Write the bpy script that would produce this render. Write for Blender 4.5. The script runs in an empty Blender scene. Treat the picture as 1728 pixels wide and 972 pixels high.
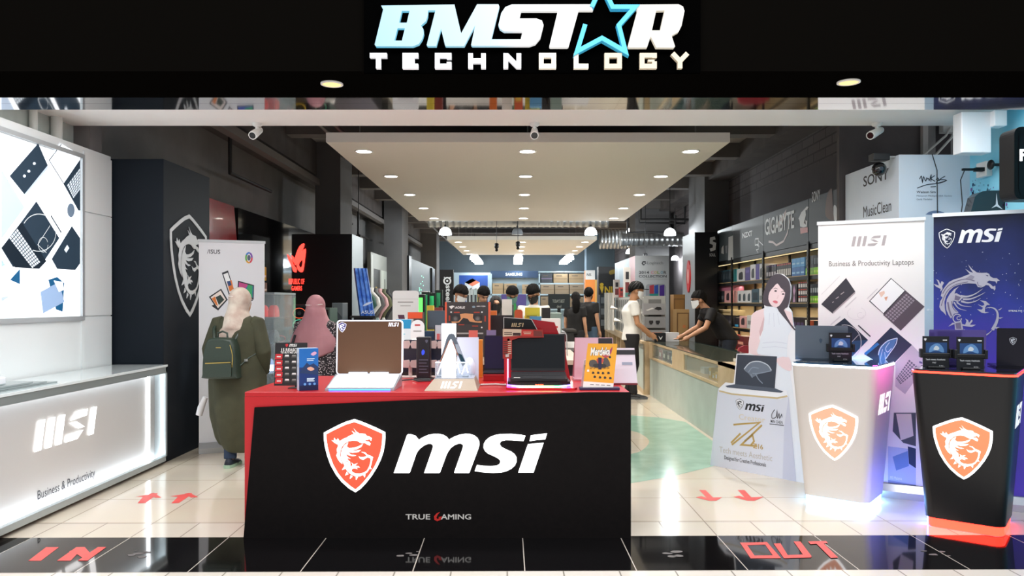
import bpy, bmesh, math, random
from mathutils import Vector, Matrix
from mathutils.geometry import tessellate_polygon
random.seed(7)
S = bpy.context.scene
COL = S.collection
F, CX, CY, H = 1300.0, 869.0, 510.0, 1.44      # focal length in px, vanishing point, eye height

# ------------------------------------------------------------------ camera
cam = bpy.data.objects.new('camera', bpy.data.cameras.new('camera'))
COL.objects.link(cam)
cam.location = (0, 0, H)
cam.rotation_euler = (math.pi/2, 0, 0)
cam.data.sensor_width = 36.0
cam.data.lens = 36.0*F/1728.0
cam.data.shift_x = -(CX-864)/1728.0
cam.data.shift_y = (CY-486)/1728.0
cam.data.clip_start = 0.05
cam.data.clip_end = 200
S.camera = cam
# ------------------------------------------------------------------ view, world, large lamps
S.view_settings.view_transform = 'Standard'
S.view_settings.look = 'None'
S.view_settings.gamma = 1.0
S.view_settings.use_curve_mapping = False
S.view_settings.exposure = 0.44
W = bpy.data.worlds.new('mall_air'); S.world = W
W.use_nodes = True
W.node_tree.nodes['Background'].inputs['Color'].default_value = (0.86, 0.92, 1.0, 1)
W.node_tree.nodes['Background'].inputs['Strength'].default_value = 0.34
S.cycles.use_denoising = True
S.cycles.max_bounces = 8
S.cycles.diffuse_bounces = 4
S.cycles.glossy_bounces = 4
S.cycles.transparent_max_bounces = 12
S.cycles.caustics_reflective = False
S.cycles.caustics_refractive = False
S.cycles.sample_clamp_indirect = 6

def lamp(name, kind, loc, energy, color=(1, 1, 1), rot=(0, 0, 0), size=0.1, size_y=None, parent=None, angle=2.4, blend=1.0):
    d = bpy.data.lights.new(name, kind)
    d.energy = energy; d.color = color
    if kind == 'AREA':
        d.size = size
        if size_y: d.shape = 'RECTANGLE'; d.size_y = size_y
    else:
        d.shadow_soft_size = size
    if kind == 'SPOT': d.spot_size = angle; d.spot_blend = blend
    o = bpy.data.objects.new(name, d); COL.objects.link(o)
    o.location = loc; o.rotation_euler = rot
    if parent: o.parent = parent
    return o

# the mall corridor's ceiling lights, out in front of the shop
lamp('mall_ceiling_light', 'AREA', (0, 0.6, 4.3), 335, (.97, .98, 1), (math.radians(24), 0, 0), 8.0, 1.6)
lamp('soffit_fill_light', 'AREA', (0.2, 5.3, 2.93), 92, (.98, .99, 1), (0, 0, 0), 6.5, 0.25)  # unseen lamp added under the soffit to light banners and pillar

# ------------------------------------------------------------------ materials
def lin(c):
    return c/12.92 if c <= 0.04045 else ((c+0.055)/1.055)**2.4
def rgb(h):
    h = h.lstrip('#')
    return tuple(lin(int(h[i:i+2], 16)/255) for i in (0, 2, 4)) + (1,)
_mats = {}
def M(h, rough=0.5, metal=0.0, emit=0.0, trans=0.0, alpha=1.0, spec=0.5, coat=0.0, noise=0.0, nscale=30, h2=None, bump=0.0):
    key = (h, rough, metal, emit, trans, alpha, spec, coat, noise, nscale, h2, bump)
    if key in _mats: return _mats[key]
    m = bpy.data.materials.new('surface_%s_%d' % (h.lstrip('#'), len(_mats)))
    m.use_nodes = True
    nt = m.node_tree; b = nt.nodes['Principled BSDF']
    b.inputs['Base Color'].default_value = rgb(h)
    b.inputs['Roughness'].default_value = rough
    b.inputs['Metallic'].default_value = metal
    b.inputs['Specular IOR Level'].default_value = spec
    if coat: b.inputs['Coat Weight'].default_value = coat; b.inputs['Coat Roughness'].default_value = .05
    if emit:
        b.inputs['Emission Color'].default_value = rgb(h); b.inputs['Emission Strength'].default_value = emit
    if trans:
        b.inputs['Transmission Weight'].default_value = trans; b.inputs['IOR'].default_value = 1.3
    if alpha < 1: b.inputs['Alpha'].default_value = alpha
    if noise or bump:
        tc = nt.nodes.new('ShaderNodeTexCoord')
        n = nt.nodes.new('ShaderNodeTexNoise'); n.inputs['Scale'].default_value = nscale; n.inputs['Detail'].default_value = 4
        nt.links.new(tc.outputs['Object'], n.inputs['Vector'])
        if noise:
            r = nt.nodes.new('ShaderNodeValToRGB')
            c1 = rgb(h); c2 = rgb(h2) if h2 else tuple(x*(1-noise) for x in c1[:3])+(1,)
            r.color_ramp.elements[0].color = c2; r.color_ramp.elements[1].color = c1
            r.color_ramp.elements[0].position = .35; r.color_ramp.elements[1].position = .65
            nt.links.new(n.outputs['Fac'], r.inputs['Fac']); nt.links.new(r.outputs['Color'], b.inputs['Base Color'])
        if bump:
            bp = nt.nodes.new('ShaderNodeBump'); bp.inputs['Strength'].default_value = bump; bp.inputs['Distance'].default_value = .01
            nt.links.new(n.outputs['Fac'], bp.inputs['Height']); nt.links.new(bp.outputs['Normal'], b.inputs['Normal'])
    _mats[key] = m
    return m

def glass_mat(h='#e8f4f0', alpha=.18, rough=.03):
    return M(h, rough, alpha=alpha, spec=.8)

def tile_mat(name, c1, c2, grout, w, hgt, phx, phy, rough, mortar=.004, noise_amt=.5):
    m = bpy.data.materials.new(name); m.use_nodes = True
    nt = m.node_tree; b = nt.nodes['Principled BSDF']
    tc = nt.nodes.new('ShaderNodeTexCoord'); mp = nt.nodes.new('ShaderNodeMapping')
    mp.inputs['Location'].default_value = (-phx, -phy, 0)
    br = nt.nodes.new('ShaderNodeTexBrick'); br.offset = 0; br.squash = 1
    br.inputs['Scale'].default_value = 1
    br.inputs['Color1'].default_value = rgb(c1); br.inputs['Color2'].default_value = rgb(c2); br.inputs['Mortar'].default_value = rgb(grout)
    br.inputs['Mortar Size'].default_value = mortar; br.inputs['Brick Width'].default_value = w; br.inputs['Row Height'].default_value = hgt
    br.inputs['Mortar Smooth'].default_value = 0; br.inputs['Bias'].default_value = 0
    nt.links.new(tc.outputs['Object'], mp.inputs['Vector']); nt.links.new(mp.outputs['Vector'], br.inputs['Vector'])
    n = nt.nodes.new('ShaderNodeTexNoise'); n.inputs['Scale'].default_value = 2.2; n.inputs['Detail'].default_value = 6
    nt.links.new(tc.outputs['Object'], n.inputs['Vector'])
    mx = nt.nodes.new('ShaderNodeMix'); mx.data_type = 'RGBA'; mx.blend_type = 'MULTIPLY'
    mx.inputs['Factor'].default_value = noise_amt*.2
    nt.links.new(br.outputs['Color'], mx.inputs['A']); nt.links.new(n.outputs['Color'], mx.inputs['B'])
    nt.links.new(mx.outputs['Result'], b.inputs['Base Color'])
    b.inputs['Roughness'].default_value = rough
    b.inputs['Coat Weight'].default_value = .25; b.inputs['Coat Roughness'].default_value = .03
    return m

# ------------------------------------------------------------------ geometry helpers
class Fr:
    """a flat drawing frame: origin, right, up, outward normal (local to a thing that may stand at loc / rotz)"""
    def __init__(s, o=(0, 0, 0), u=(1, 0, 0), v=(0, 0, 1), n=None, loc=(0, 0, 0), rz=0.0):
        s.o, s.u, s.v = Vector(o), Vector(u).normalized(), Vector(v).normalized()
        s.n = Vector(n) if n else s.u.cross(s.v)
        s.loc, s.rz = Vector(loc), rz
    def at(s, a, b, h=0.0):
        return s.o + s.u*a + s.v*b + s.n*h
    def world(s):
        R = Matrix.Rotation(s.rz, 3, 'Z')
        return R @ s.o + s.loc, R @ s.u, R @ s.v, R @ s.n
    def px(s, pts):
        o, u, v, n = s.world(); out = []
        for (x, y) in pts:
            d = Vector(((x-CX)/F, 1, -(y-CY)/F)); c = Vector((0, 0, H))
            t = (o-c).dot(n)/d.dot(n); p = c+d*t-o
            out.append((p.dot(u), p.dot(v)))
        return out

def P(px, py, Y): return Vector(((px-CX)*Y/F, Y, H-(py-CY)*Y/F))

def ribbon(pts, w, closed=False):
    """outline of a mitred band of width w along a 2D polyline"""
    n = len(pts); L, R = [], []
    for i in range(n):
        p = Vector(pts[i]).to_2d() if len(pts[i]) > 2 else Vector(pts[i])
        a = Vector(pts[i-1]) if (i > 0 or closed) else None
        b = Vector(pts[(i+1) % n]) if (i < n-1 or closed) else None
        d1 = (p-a).normalized() if a is not None else None
        d2 = (b-p).normalized() if b is not None else None
        if d1 is None: d1 = d2
        if d2 is None: d2 = d1
        t = d1+d2
        t = t.normalized() if t.length > 1e-6 else d1
        nn = Vector((-t.y, t.x)); c = max(.35, nn.dot(Vector((-d1.y, d1.x))))
        L.append(tuple(p+nn*(w/2/c))); R.append(tuple(p-nn*(w/2/c)))
    return (L, R) if closed else L+R[::-1]

def arc(cx, cy, r, a0, a1, n=16, ry=None):
    ry = ry if ry is not None else r
    return [(cx+r*math.cos(math.radians(a0+(a1-a0)*i/n)), cy+ry*math.sin(math.radians(a0+(a1-a0)*i/n))) for i in range(n+1)]
def disc(cx, cy, r, n=20, ry=None): return arc(cx, cy, r, 0, 360-360/n, n-1, ry)
def rect(x0, y0, x1, y1): return [(x0, y0), (x1, y0), (x1, y1), (x0, y1)]
def rrect(x0, y0, x1, y1, r, n=5):
    return (arc(x1-r, y0+r, r, -90, 0, n)+arc(x1-r, y1-r, r, 0, 90, n)+arc(x0+r, y1-r, r, 90, 180, n)+arc(x0+r, y0+r, r, 180, 270, n))
def smooth(pts, k=2, closed=True):
    """Catmull-Rom through a 2D outline"""
    out = []; n = len(pts)
    for i in range(n if closed else n-1):
        p = [Vector(pts[(i+j-1) % n]) if closed else Vector(pts[min(max(i+j-1, 0), n-1)]) for j in range(4)]
        for s in range(k):
            t = s/k
            out.append(tuple(0.5*((2*p[1])+(-p[0]+p[2])*t+(2*p[0]-5*p[1]+4*p[2]-p[3])*t*t+(-p[0]+3*p[1]-3*p[2]+p[3])*t**3)))
    if not closed: out.append(tuple(pts[-1]))
    return out

_txt = {}
def text_mesh(s, bold=0.0, shear=0.0, spacing=1.0):
    key = (s, bold, shear, spacing)
    if key not in _txt:
        c = bpy.data.curves.new('t', 'FONT'); c.body = s; c.offset = bold; c.shear = shear; c.space_character = spacing
        c.resolution_u = 3; c.fill_mode = 'FRONT'; c.dimensions = '2D'
        o = bpy.data.objects.new('t', c); COL.objects.link(o)
        me = bpy.data.meshes.new_from_object(o.evaluated_get(bpy.context.evaluated_depsgraph_get()))
        vs = [tuple(v.co) for v in me.vertices]; fs = [tuple(p.vertices) for p in me.polygons]
        bpy.data.objects.remove(o); bpy.data.curves.remove(c); bpy.data.meshes.remove(me)
        _txt[key] = (vs, fs)
    return _txt[key]

class MB:
    def __init__(s): s.v, s.f, s.m, s.sm, s.mats = [], [], [], [], []
    def mi(s, mat):
        if mat not in s.mats: s.mats.append(mat)
        return s.mats.index(mat)
    def add(s, vs, fs, mat, sm=False):
        b = len(s.v); s.v += [Vector(p) for p in vs]; k = s.mi(mat)
        for f in fs: s.f.append(tuple(i+b for i in f)); s.m.append(k); s.sm.append(sm)
        return s
    def box(s, c, d, mat, rz=0.0, R=None):
        R = R if R is not None else Matrix.Rotation(rz, 3, 'Z'); c = Vector(c)
        vs = [c+R @ Vector((sx*d[0]/2, sy*d[1]/2, sz*d[2]/2)) for sz in (-1, 1) for sy in (-1, 1) for sx in (-1, 1)]
        return s.add(vs, [(0, 2, 3, 1), (4, 5, 7, 6), (0, 1, 5, 4), (2, 6, 7, 3), (0, 4, 6, 2), (1, 3, 7, 5)], mat)
    def bx(s, x0, x1, y0, y1, z0, z1, mat):
        return s.box(((x0+x1)/2, (y0+y1)/2, (z0+z1)/2), (abs(x1-x0), abs(y1-y0), abs(z1-z0)), mat)
    def poly(s, fr, pts, mat, h=.001, holes=(), t=0.0):
        """flat shape on a frame at height h; t > 0 gives it thickness down to h - t"""
        loops = [list(pts)]+[list(q) for q in holes]
        tri = tessellate_polygon([[Vector((x, y, 0)) for x, y in l] for l in loops])
        flat = [p for l in loops for p in l]
        fs = []
        for t3 in tri:
            (ax, ay), (bx_, by), (cx_, cy_) = flat[t3[0]], flat[t3[1]], flat[t3[2]]
            cr = (bx_-ax)*(cy_-ay)-(by-ay)*(cx_-ax)
            fs.append(tuple(t3) if cr > 0 else (t3[0], t3[2], t3[1]))
        s.add([fr.at(x, y, h) for x, y in flat], fs, mat)
        if t > 0:
            s.add([fr.at(x, y, h-t) for x, y in flat], [f[::-1] for f in fs], mat)
            for l in loops:
                n = len(l)
                s.add([fr.at(x, y, h) for x, y in l]+[fr.at(x, y, h-t) for x, y in l],
                      [(i, (i+1) % n, n+(i+1) % n, n+i) for i in range(n)], mat)
        return s
    def band(s, fr, pts, w, mat, h=.001, t=0.0, closed=False):
        if closed:
            L, R = ribbon(pts, w, True); n = len(L)
            for i in range(n):
                j = (i+1) % n; s.poly(fr, [R[i], R[j], L[j], L[i]], mat, h, t=t)
            return s
        n = len(pts); q = ribbon(pts, w); L, R = q[:n], q[n:][::-1]
        for i in range(n-1): s.poly(fr, [R[i], R[i+1], L[i+1], L[i]], mat, h, t=t)
        return s
    def text(s, fr, st, x0, y0, x1, y1, mat, h=.0012, bold=0.0, shear=0.0, spacing=1.0, t=0.0, rot=0.0):
        vs, fs = text_mesh(st, bold, shear, spacing)
        if not vs: return s
        ax, bx_ = min(v[0] for v in vs), max(v[0] for v in vs); ay, by = min(v[1] for v in vs), max(v[1] for v in vs)
        w, hh = x1-x0, y1-y0; c, sn = math.cos(rot), math.sin(rot)
        def mp(v, hz):
            x, y = (v[0]-ax)/(bx_-ax)*w, (v[1]-ay)/(by-ay)*hh
            return fr.at(x0+x*c-y*sn, y0+x*sn+y*c, hz)
        s.add([mp(v, h) for v in vs], fs, mat)
        if t > 0:
            s.add([mp(v, h-t) for v in vs], [f[::-1] for f in fs], mat)
            ed = {}
            for f in fs:
                for i in range(len(f)):
                    e = (f[i], f[(i+1) % len(f)]); ed[e] = 1
            b = [e for e in ed if (e[1], e[0]) not in ed]
            for a_, b_ in b: s.add([mp(vs[a_], h), mp(vs[a_], h-t), mp(vs[b_], h-t), mp(vs[b_], h)], [(0, 1, 2, 3)], mat)
        return s
    def loft(s, rings, mat, cap=True, sm=True, closed=True):
        n = len(rings[0]); vs = [p for r in rings for p in r]; fs = []
        for k in range(len(rings)-1):
            for i in range(n if closed else n-1):
                j = (i+1) % n; fs.append((k*n+i, k*n+j, (k+1)*n+j, (k+1)*n+i))
        s.add(vs, fs, mat, sm)
        if cap and closed:
            s.add(rings[0], [tuple(range(n))[::-1]], mat); s.add(rings[-1], [tuple(range(n))], mat)
        return s
    def tube(s, pts, r, mat, n=10, cap=True):
        pts = [Vector(p) for p in pts]; rs = r if isinstance(r, (list, tuple)) else [r]*len(pts)
        rings = []; up = None
        for i, p in enumerate(pts):
            d = (pts[min(i+1, len(pts)-1)]-pts[max(i-1, 0)]).normalized()
            if up is None: up = Vector((0, 0, 1)) if abs(d.z) < .9 else Vector((1, 0, 0))
            x = d.cross(up)
            x = x.normalized() if x.length > 1e-6 else Vector((1, 0, 0))
            y = x.cross(d); up = y
            rings.append([p+(x*math.cos(2*math.pi*k/n)+y*math.sin(2*math.pi*k/n))*rs[i] for k in range(n)])
        return s.loft([g[::-1] for g in rings], mat, cap)
    def lathe(s, prof, c, mat, n=24, axis='z', sm=True):
        c = Vector(c); rings = []
        for r, z in prof:
            ring = []
            for k in range(n):
                a = 2*math.pi*k/n; x, y = r*math.cos(a), r*math.sin(a)
                ring.append(c+(Vector((x, y, z)) if axis == 'z' else Vector((x, z, y)) if axis == 'y' else Vector((z, x, y))))
            rings.append(ring)
        return s.loft(rings, mat, True, sm)
    def ball(s, c, r, mat, n=14, m=9):
        r = Vector(r) if hasattr(r, '__len__') else Vector((r, r, r)); c = Vector(c); rings = []
        for k in range(m+1):
            a = math.pi*k/m-math.pi/2; cc = max(math.cos(a), .02)
            rings.append([c+Vector((r.x*cc*math.cos(2*math.pi*i/n), r.y*cc*math.sin(2*math.pi*i/n), r.z*math.sin(a))) for i in range(n)])
        return s.loft(rings, mat)
    def build(s, name, parent=None, bevel=0.0, loc=None, rz=None, kind=None):
        me = bpy.data.meshes.new(name)
        me.from_pydata([tuple(v) for v in s.v], [], s.f)
        for m in s.mats: me.materials.append(m)
        me.polygons.foreach_set('material_index', s.m); me.polygons.foreach_set('use_smooth', s.sm)
        me.update()
        o = bpy.data.objects.new(name, me); COL.objects.link(o)
        if parent: o.parent = parent
        if loc is not None: o.location = loc
        if rz is not None: o.rotation_euler = (0, 0, rz)
        if bevel:
            b = o.modifiers.new('edge', 'BEVEL'); b.width = bevel; b.segments = 2; b.limit_method = 'ANGLE'; b.angle_limit = math.radians(50)
        if kind: o['kind'] = kind
        return o

def thing(name, label, cat, loc=(0, 0, 0), rz=0.0, group=None):
    o = bpy.data.objects.new(name, None); COL.objects.link(o)
    o.empty_display_size = .1; o.location = loc; o.rotation_euler = (0, 0, rz)
    o['label'] = label; o['category'] = cat
    if group: o['group'] = group
    return o
def tag(o, label, cat, group=None):
    o['label'] = label; o['category'] = cat
    if group: o['group'] = group
    return o
def copy_tree(o, parent=None):
    c = o.copy(); COL.objects.link(c); c.parent = parent
    for ch in list(o.children): copy_tree(ch, c)
    return c

# ------------------------------------------------------------------ logos and lettering shapes
def boxfit(loops, x0, y0, x1, y1, bb=None, flip=True):
    xs = [p[0] for l in loops for p in l]; ys = [p[1] for l in loops for p in l]
    ax, bx_, ay, by = bb if bb else (min(xs), max(xs), min(ys), max(ys))
    f = lambda p: (x0+(p[0]-ax)/(bx_-ax)*(x1-x0), (y1-(p[1]-ay)/(by-ay)*(y1-y0)) if flip else (y0+(p[1]-ay)/(by-ay)*(y1-y0)))
    return [[f(p) for p in l] for l in loops]
MSI_M = [(33,497),(175,87),(187,80),(215,80),(265,95),(302,140),(340,115),(400,88),(460,76),(520,76),(570,88),(605,110),(627,138),(680,108),(740,85),(800,75),(850,76),(900,92),(935,120),(955,160),(955,200),(945,235),(850,490),(843,497),(690,497),(684,490),(775,230),(780,205),(775,188),(755,180),(730,180),(690,195),(650,225),(620,265),(600,305),(533,488),(523,497),(360,497),(450,235),(455,210),(450,190),(430,181),(400,182),(360,200),(320,230),(290,265),(272,300),(208,488),(199,497)]
MSI_S = [(1452,95),(1432,152),(1400,150),(1300,143),(1240,142),(1195,152),(1178,170),(1178,195),(1195,218),(1240,242),(1300,268),(1335,295),(1357,330),(1357,375),(1340,415),(1300,452),(1250,477),(1190,492),(1100,496),(1000,490),(905,477),(928,413),(1000,422),(1080,425),(1140,420),(1170,405),(1182,380),(1178,358),(1150,335),(1100,310),(1050,288),(1015,258),(1000,225),(1002,185),(1025,145),(1065,112),(1120,90),(1180,78),(1300,76),(1400,85)]
MSI_D = [(1510,92),(1600,80),(1685,70),(1665,135),(1580,140),(1497,153)]
MSI_I = [(1478,190),(1560,178),(1648,172),(1540,492),(1375,492)]
def word_round(mb, fr, x0, y0, x1, y1, mat, h=.0012, t=0.0):
    for l in boxfit([MSI_M, MSI_S, MSI_D, MSI_I], x0, y0, x1, y1): mb.poly(fr, l, mat, h, t=t)
BARS = [[(0,0),(.29,0),(.48,1),(.19,1)], [(.49,0),(.78,0),(.97,1),(.68,1)], [(.98,0),(1.27,0),(1.46,1),(1.17,1)],
        [(1.75,.72),(2.62,.77),(2.68,1),(2.07,1)], [(1.70,.64),(2.06,.64),(2.50,.37),(2.14,.37)], [(1.47,0),(2.10,0),(2.42,.27),(1.53,.24)],
        [(2.72,0),(3.0,0),(3.2,1),(2.92,1)]]
def word_bars(mb, fr, x0, y0, x1, y1, mat, h=.0012, t=0.0):
    for l in boxfit(BARS, x0, y0, x1, y1, flip=False): mb.poly(fr, l, mat, h, t=t)
SHIELD = [(405,47),(480,72),(560,105),(660,148),(765,200),(766,260),(762,330),(745,430),(715,520),(672,610),(610,710),(540,800),(480,862),(420,903),(345,860),(255,780),(190,695),(130,590),(90,480),(62,370),(50,280),(48,205),(130,160),(225,112),(310,75)]
SHIELD_IN = [(405,80),(475,103),(550,134),(645,176),(733,215),(733,265),(728,335),(712,425),(684,510),(643,597),(584,692),(517,777),(465,830),(420,868),(365,832),(280,758),(216,678),(160,577),(121,470),(94,365),(82,280),(80,222),(145,187),(235,143),(315,107)]
DRAG = [
 [(398,152),(430,190),(465,212),(500,215),(535,218),(552,242),(580,248),(612,266),(603,300),(585,280),(560,290),(530,292),(545,305),(575,308),(597,330),(588,355),(555,342),(530,325),(495,328),(465,315),(440,300),(390,296),(340,305),(300,325),(262,368),(243,420),(240,470),(250,520),(268,572),(235,545),(212,510),(195,470),(208,440),(200,400),(215,365),(215,335),(235,305),(270,280),(320,258),(350,240),(385,225),(405,222),(375,182),(410,203),(428,205)],
 [(140,292),(165,297),(172,262),(195,292),(215,270),(235,302),(222,345),(195,335),(165,315)],
 [(335,315),(320,365),(345,385),(400,380),(450,365),(508,335),(485,372),(430,400),(350,413),(420,413),(485,405),(455,430),(390,440),(325,432),(370,460),(430,470),(390,480),(330,465),(305,450),(330,490),(365,510),(322,503),(335,525),(358,545),(362,590),(370,635),(385,665),(420,680),(470,682),(520,670),(555,645),(580,600),(592,560),(597,520),(590,500),(560,492),(540,505),(510,522),(475,510),(455,478),(478,490),(520,488),(550,475),(530,450),(485,430),(530,432),(562,462),(600,475),(625,490),(615,530),(605,580),(588,620),(560,665),(520,695),(470,715),(430,718),(390,705),(350,680),(320,650),(300,610),(285,575),(264,540),(252,500),(250,450),(260,400),(290,350)],
 [(290,595),(260,642),(302,628)], [(318,660),(298,706),(338,690)], [(362,700),(354,747),(388,718)], [(420,715),(427,760),(450,722)], [(505,695),(530,730),(535,690)], [(580,625),(610,630),(592,602)],
 [(362,610),(385,580),(373,553),(400,575),(447,560),(415,590),(455,595),(472,612),(430,612),(445,630),(400,620),(370,638)]]
def emblem(mb, fr, x0, y0, x1, y1, rim, field, beast, h=.001, t=0.0, dragon=True):
    """shield with a coiled dragon; field None leaves only the rim ring and the beast"""
    bb = (48, 766, 47, 903); e = .0006
    g = lambda ls: boxfit(ls, x0, y0, x1, y1, bb)
    if field:
        mb.poly(fr, g([SHIELD])[0], rim, h, t=t); mb.poly(fr, g([SHIELD_IN])[0], field, h+e)
    else:
        mb.poly(fr, g([SHIELD])[0], rim, h, holes=[g([SHIELD_IN])[0]], t=t)
    if dragon:
        for l in g(DRAG): mb.poly(fr, l, beast, h+2*e, t=t if not field else 0)
        if field:
            sc = (x1-x0)/718
            mb.band(fr, [q for q in g([arc(322, 560, 22, 200, 500, 12)])[0]], 6*sc, field, h+3*e)
# ================================================================== the setting
def slab(name, x0, x1, y0, y1, z0, z1, mat, rz=0.0, kind='structure'):
    return MB().bx(x0, x1, y0, y1, z0, z1, mat).build(name, kind=kind, rz=rz)
RZF = 0.010
cream = tile_mat('cream_tiles', '#dacfbd', '#d4c8b4', '#a89c88', .6, .6, .094, 5.06, .12)
small = tile_mat('cream_small_tiles', '#d8cebe', '#d2c7b5', '#a1968a', .3, .3, .094, 4.74, .14)
black = tile_mat('black_tiles', '#0b0a0b', '#0d0b0c', '#b9b0a5', .6, .62, .094, 4.125, .06, .003, .2)
slab('floor', -6, 6, 5.05, 33, -.1, 0, cream, RZF)
slab('floor_border', -6, 6, 4.735, 5.05, -.1, 0, small, RZF)
slab('floor_strip', -6, 6, 4.125, 4.735, -.1, 0, black, RZF)
slab('floor_corridor', -6, 6, -3, 4.125, -.1, 0, tile_mat('corridor_tiles', '#dad3c8', '#d3cbbf', '#8f877c', .3, .3, .0, 4.125, .15), RZF)
up = Fr((0, 0, 0), (1, 0, 0), (0, 1, 0))
mint = M('#a3c7b2', .12, noise=.12, nscale=5, h2='#93b8a4', coat=.3)
def fl(px): return [(((x-CX)*1872/(y-CY)/F), 1872/(y-CY)) for x, y in px]
inl = MB()
outer = [(-.8, 5.6), (.2, 5.75)]+fl([(1065, 815.7), (1137, 803.4), (1203, 786.8)])+[(2.05, 7.12), (2.05, 9.27), (1.80, 9.62), (1.478, 9.8), (.9, 9.92), (0, 9.85), (-.8, 9.6)]
inl.poly(up, outer, mint, .0008, holes=[smooth(fl([(1065, 727), (1086, 735), (1095.5, 745), (1086, 758), (1065, 766)])+[(.7, 7.1), (.2, 7.3), (-.1, 8), (.3, 8.75), (.9, 8.85)], 3)])
inl.build('floor_inlay', kind='structure')

grey_w = M('#7c7a79', .8, noise=.12, nscale=3)
dark_w = M('#4a484a', .85, noise=.25, nscale=4)
slab('wall_left', -3.95, -3.78, 3.9, 33, 0, 4.2, grey_w)
slab('wall_left_return', -3.78, -3.62, 6.56, 6.75, 0, 4.1, M('#6c6968', .8))
blue_wall = MB().bx(3.85, 4.0, 3.9, 6.56, 0, 4.1, M('#57c6ea', .6, noise=.25, nscale=2.2, h2='#8fd8ef'))
blue_wall.build('wall_right', kind='structure')
slab('wall_right_return', 3.2, 4.0, 7.6, 7.66, 0, 4.1, M('#5d5858', .85, noise=.15, nscale=5))

def brick_mat():
    m = bpy.data.materials.new('painted_dark_brick'); m.use_nodes = True
    nt = m.node_tree; b = nt.nodes['Principled BSDF']
    tc = nt.nodes.new('ShaderNodeTexCoord'); sp = nt.nodes.new('ShaderNodeSeparateXYZ'); cb = nt.nodes.new('ShaderNodeCombineXYZ')
    nt.links.new(tc.outputs['Object'], sp.inputs[0]); nt.links.new(sp.outputs['Y'], cb.inputs['X']); nt.links.new(sp.outputs['Z'], cb.inputs['Y'])
    br = nt.nodes.new('ShaderNodeTexBrick'); br.inputs['Scale'].default_value = 1
    br.inputs['Brick Width'].default_value = .42; br.inputs['Row Height'].default_value = .13; br.inputs['Mortar Size'].default_value = .012
    br.inputs['Color1'].default_value = rgb('#625b5c'); br.inputs['Color2'].default_value = rgb('#5a5354'); br.inputs['Mortar'].default_value = rgb('#443e3f')
    nt.links.new(cb.outputs[0], br.inputs['Vector']); nt.links.new(br.outputs['Color'], b.inputs['Base Color'])
    bp = nt.nodes.new('ShaderNodeBump'); bp.invert = True; bp.inputs['Strength'].default_value = .6; bp.inputs['Distance'].default_value = .015
    nt.links.new(br.outputs['Fac'], bp.inputs['Height']); nt.links.new(bp.outputs['Normal'], b.inputs['Normal'])
    b.inputs['Roughness'].default_value = .8
    return m
slab('wall_right_upper', 4.15, 4.3, 7.6, 33, 3.35, 4.2, brick_mat())
slab('wall_right_lower', 4.15, 4.3, 7.6, 33, 0, 3.35, M('#5d5759', .85, noise=.1, nscale=3))
slab('wall_back', -6, 6, 32, 32.2, 0, 4.2, M('#56626b', .8))
slab('ceiling', -6, 6, 6.6, 33, 4.1, 4.3, M('#b3aeaa', .85, noise=.25, nscale=2))
slab('ceiling_front', -3.8, 3.9, 3.95, 6.55, 2.94, 3.02, M('#f3f1ee', .7))
slab('wall_ceiling_step', -3.8, 3.9, 6.5, 6.55, 3.02, 4.2, M('#5a5654', .8))
# ceiling beams over the left bay and across
cb = M('#5d5858', .85, noise=.3, nscale=3)
for i in range(14):
    slab('ceiling_beam', -3.3, 4.1, 7.6+1.75*i, 7.85+1.75*i, 3.86, 4.1, M('#6f6b69', .85))
slab('ceiling_beam', -3.78, -3.3, 6.6, 32, 3.55, 4.1, cb)
slab('ceiling_beam', 3.75, 4.15, 7.7, 32, 3.8, 4.1, cb)
# columns
colm = M('#6b6a6b', .8, noise=.12, nscale=2)
for n, x0, x1, y0, y1 in (('left', -3.32, -2.9, 12.8, 13.7), ('left', -3.25, -2.8, 19.1, 20.2), ('left', -3.3, -2.75, 27, 28), ('right', 3.68, 4.15, 14.95, 16.3),
                          ('right', 3.12, 4.0, 20, 21)):
    slab('column_'+n, x0, x1, y0, y1, 0, 4.1, colm)
slab('column_far', 2.6, 3.6, 28, 28.8, 0, 4.1, M('#5f7688', .8))

# bulkhead over the shop opening
blk = M('#070605', .9, spec=.0)
slab('wall_front', -6, 6, 3.27, 3.69, 2.42, 4.6, blk)
slab('trim_1', -6, 6, 3.69, 3.80, 2.42, 2.9, M('#0c0b0c', .04, spec=1.0, coat=1.0))
slab('trim_2', -6, 6, 3.802, 3.92, 2.42, 2.9, M('#0c0b0c', .03, spec=1.0, coat=1.0))
# floating white ceiling panels (hung on thin rods)
pan = M('#e6dfd3', .75)
def panel(x0, x1, y0, y1):
    r = slab('ceiling_panel', x0, x1, y0, y1, 3.1, 3.2, pan)
    m = MB()
    for x in (x0+.3, (x0+x1)/2, x1-.3):
        for y in (y0+.25, (y0+y1)/2, y1-.3): m.tube([(x, y, 3.2), (x, y, 4.1)], .008, M('#9a9894', .4, .6), 6)
    m.build('hanger', r)
panel(-1.96, 2.23, 7.99, 15.75); panel(-1.81, 2.18, 20.5, 27)
led_w = M('#fff6ea', .5, emit=14)
def downlight(x, y, z, r, e, k, label, group, col=(1, .95, .88), lens=led_w):
    t = thing('ceiling_light', label, 'light', (x, y, z), group=group)
    MB().lathe([(r*1.18, -.002), (r*1.18, -.008), (r, -.010), (r*.98, -.002)], (0, 0, 0), M('#efece6', .4), 24).build('rim', t)
    MB().lathe([(r*.97, -.003), (r*.97, -.006), (.001, -.006)], (0, 0, 0), lens, 24).build('lens', t)
    lamp('bulb_light', 'SPOT', (0, 0, -.05), e, col, size=r, parent=t, angle=2.6, blend=.8)
NR = ['front', 'second', 'third', 'fourth', 'rearmost']; NC = ['left', 'middle', 'right']
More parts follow.
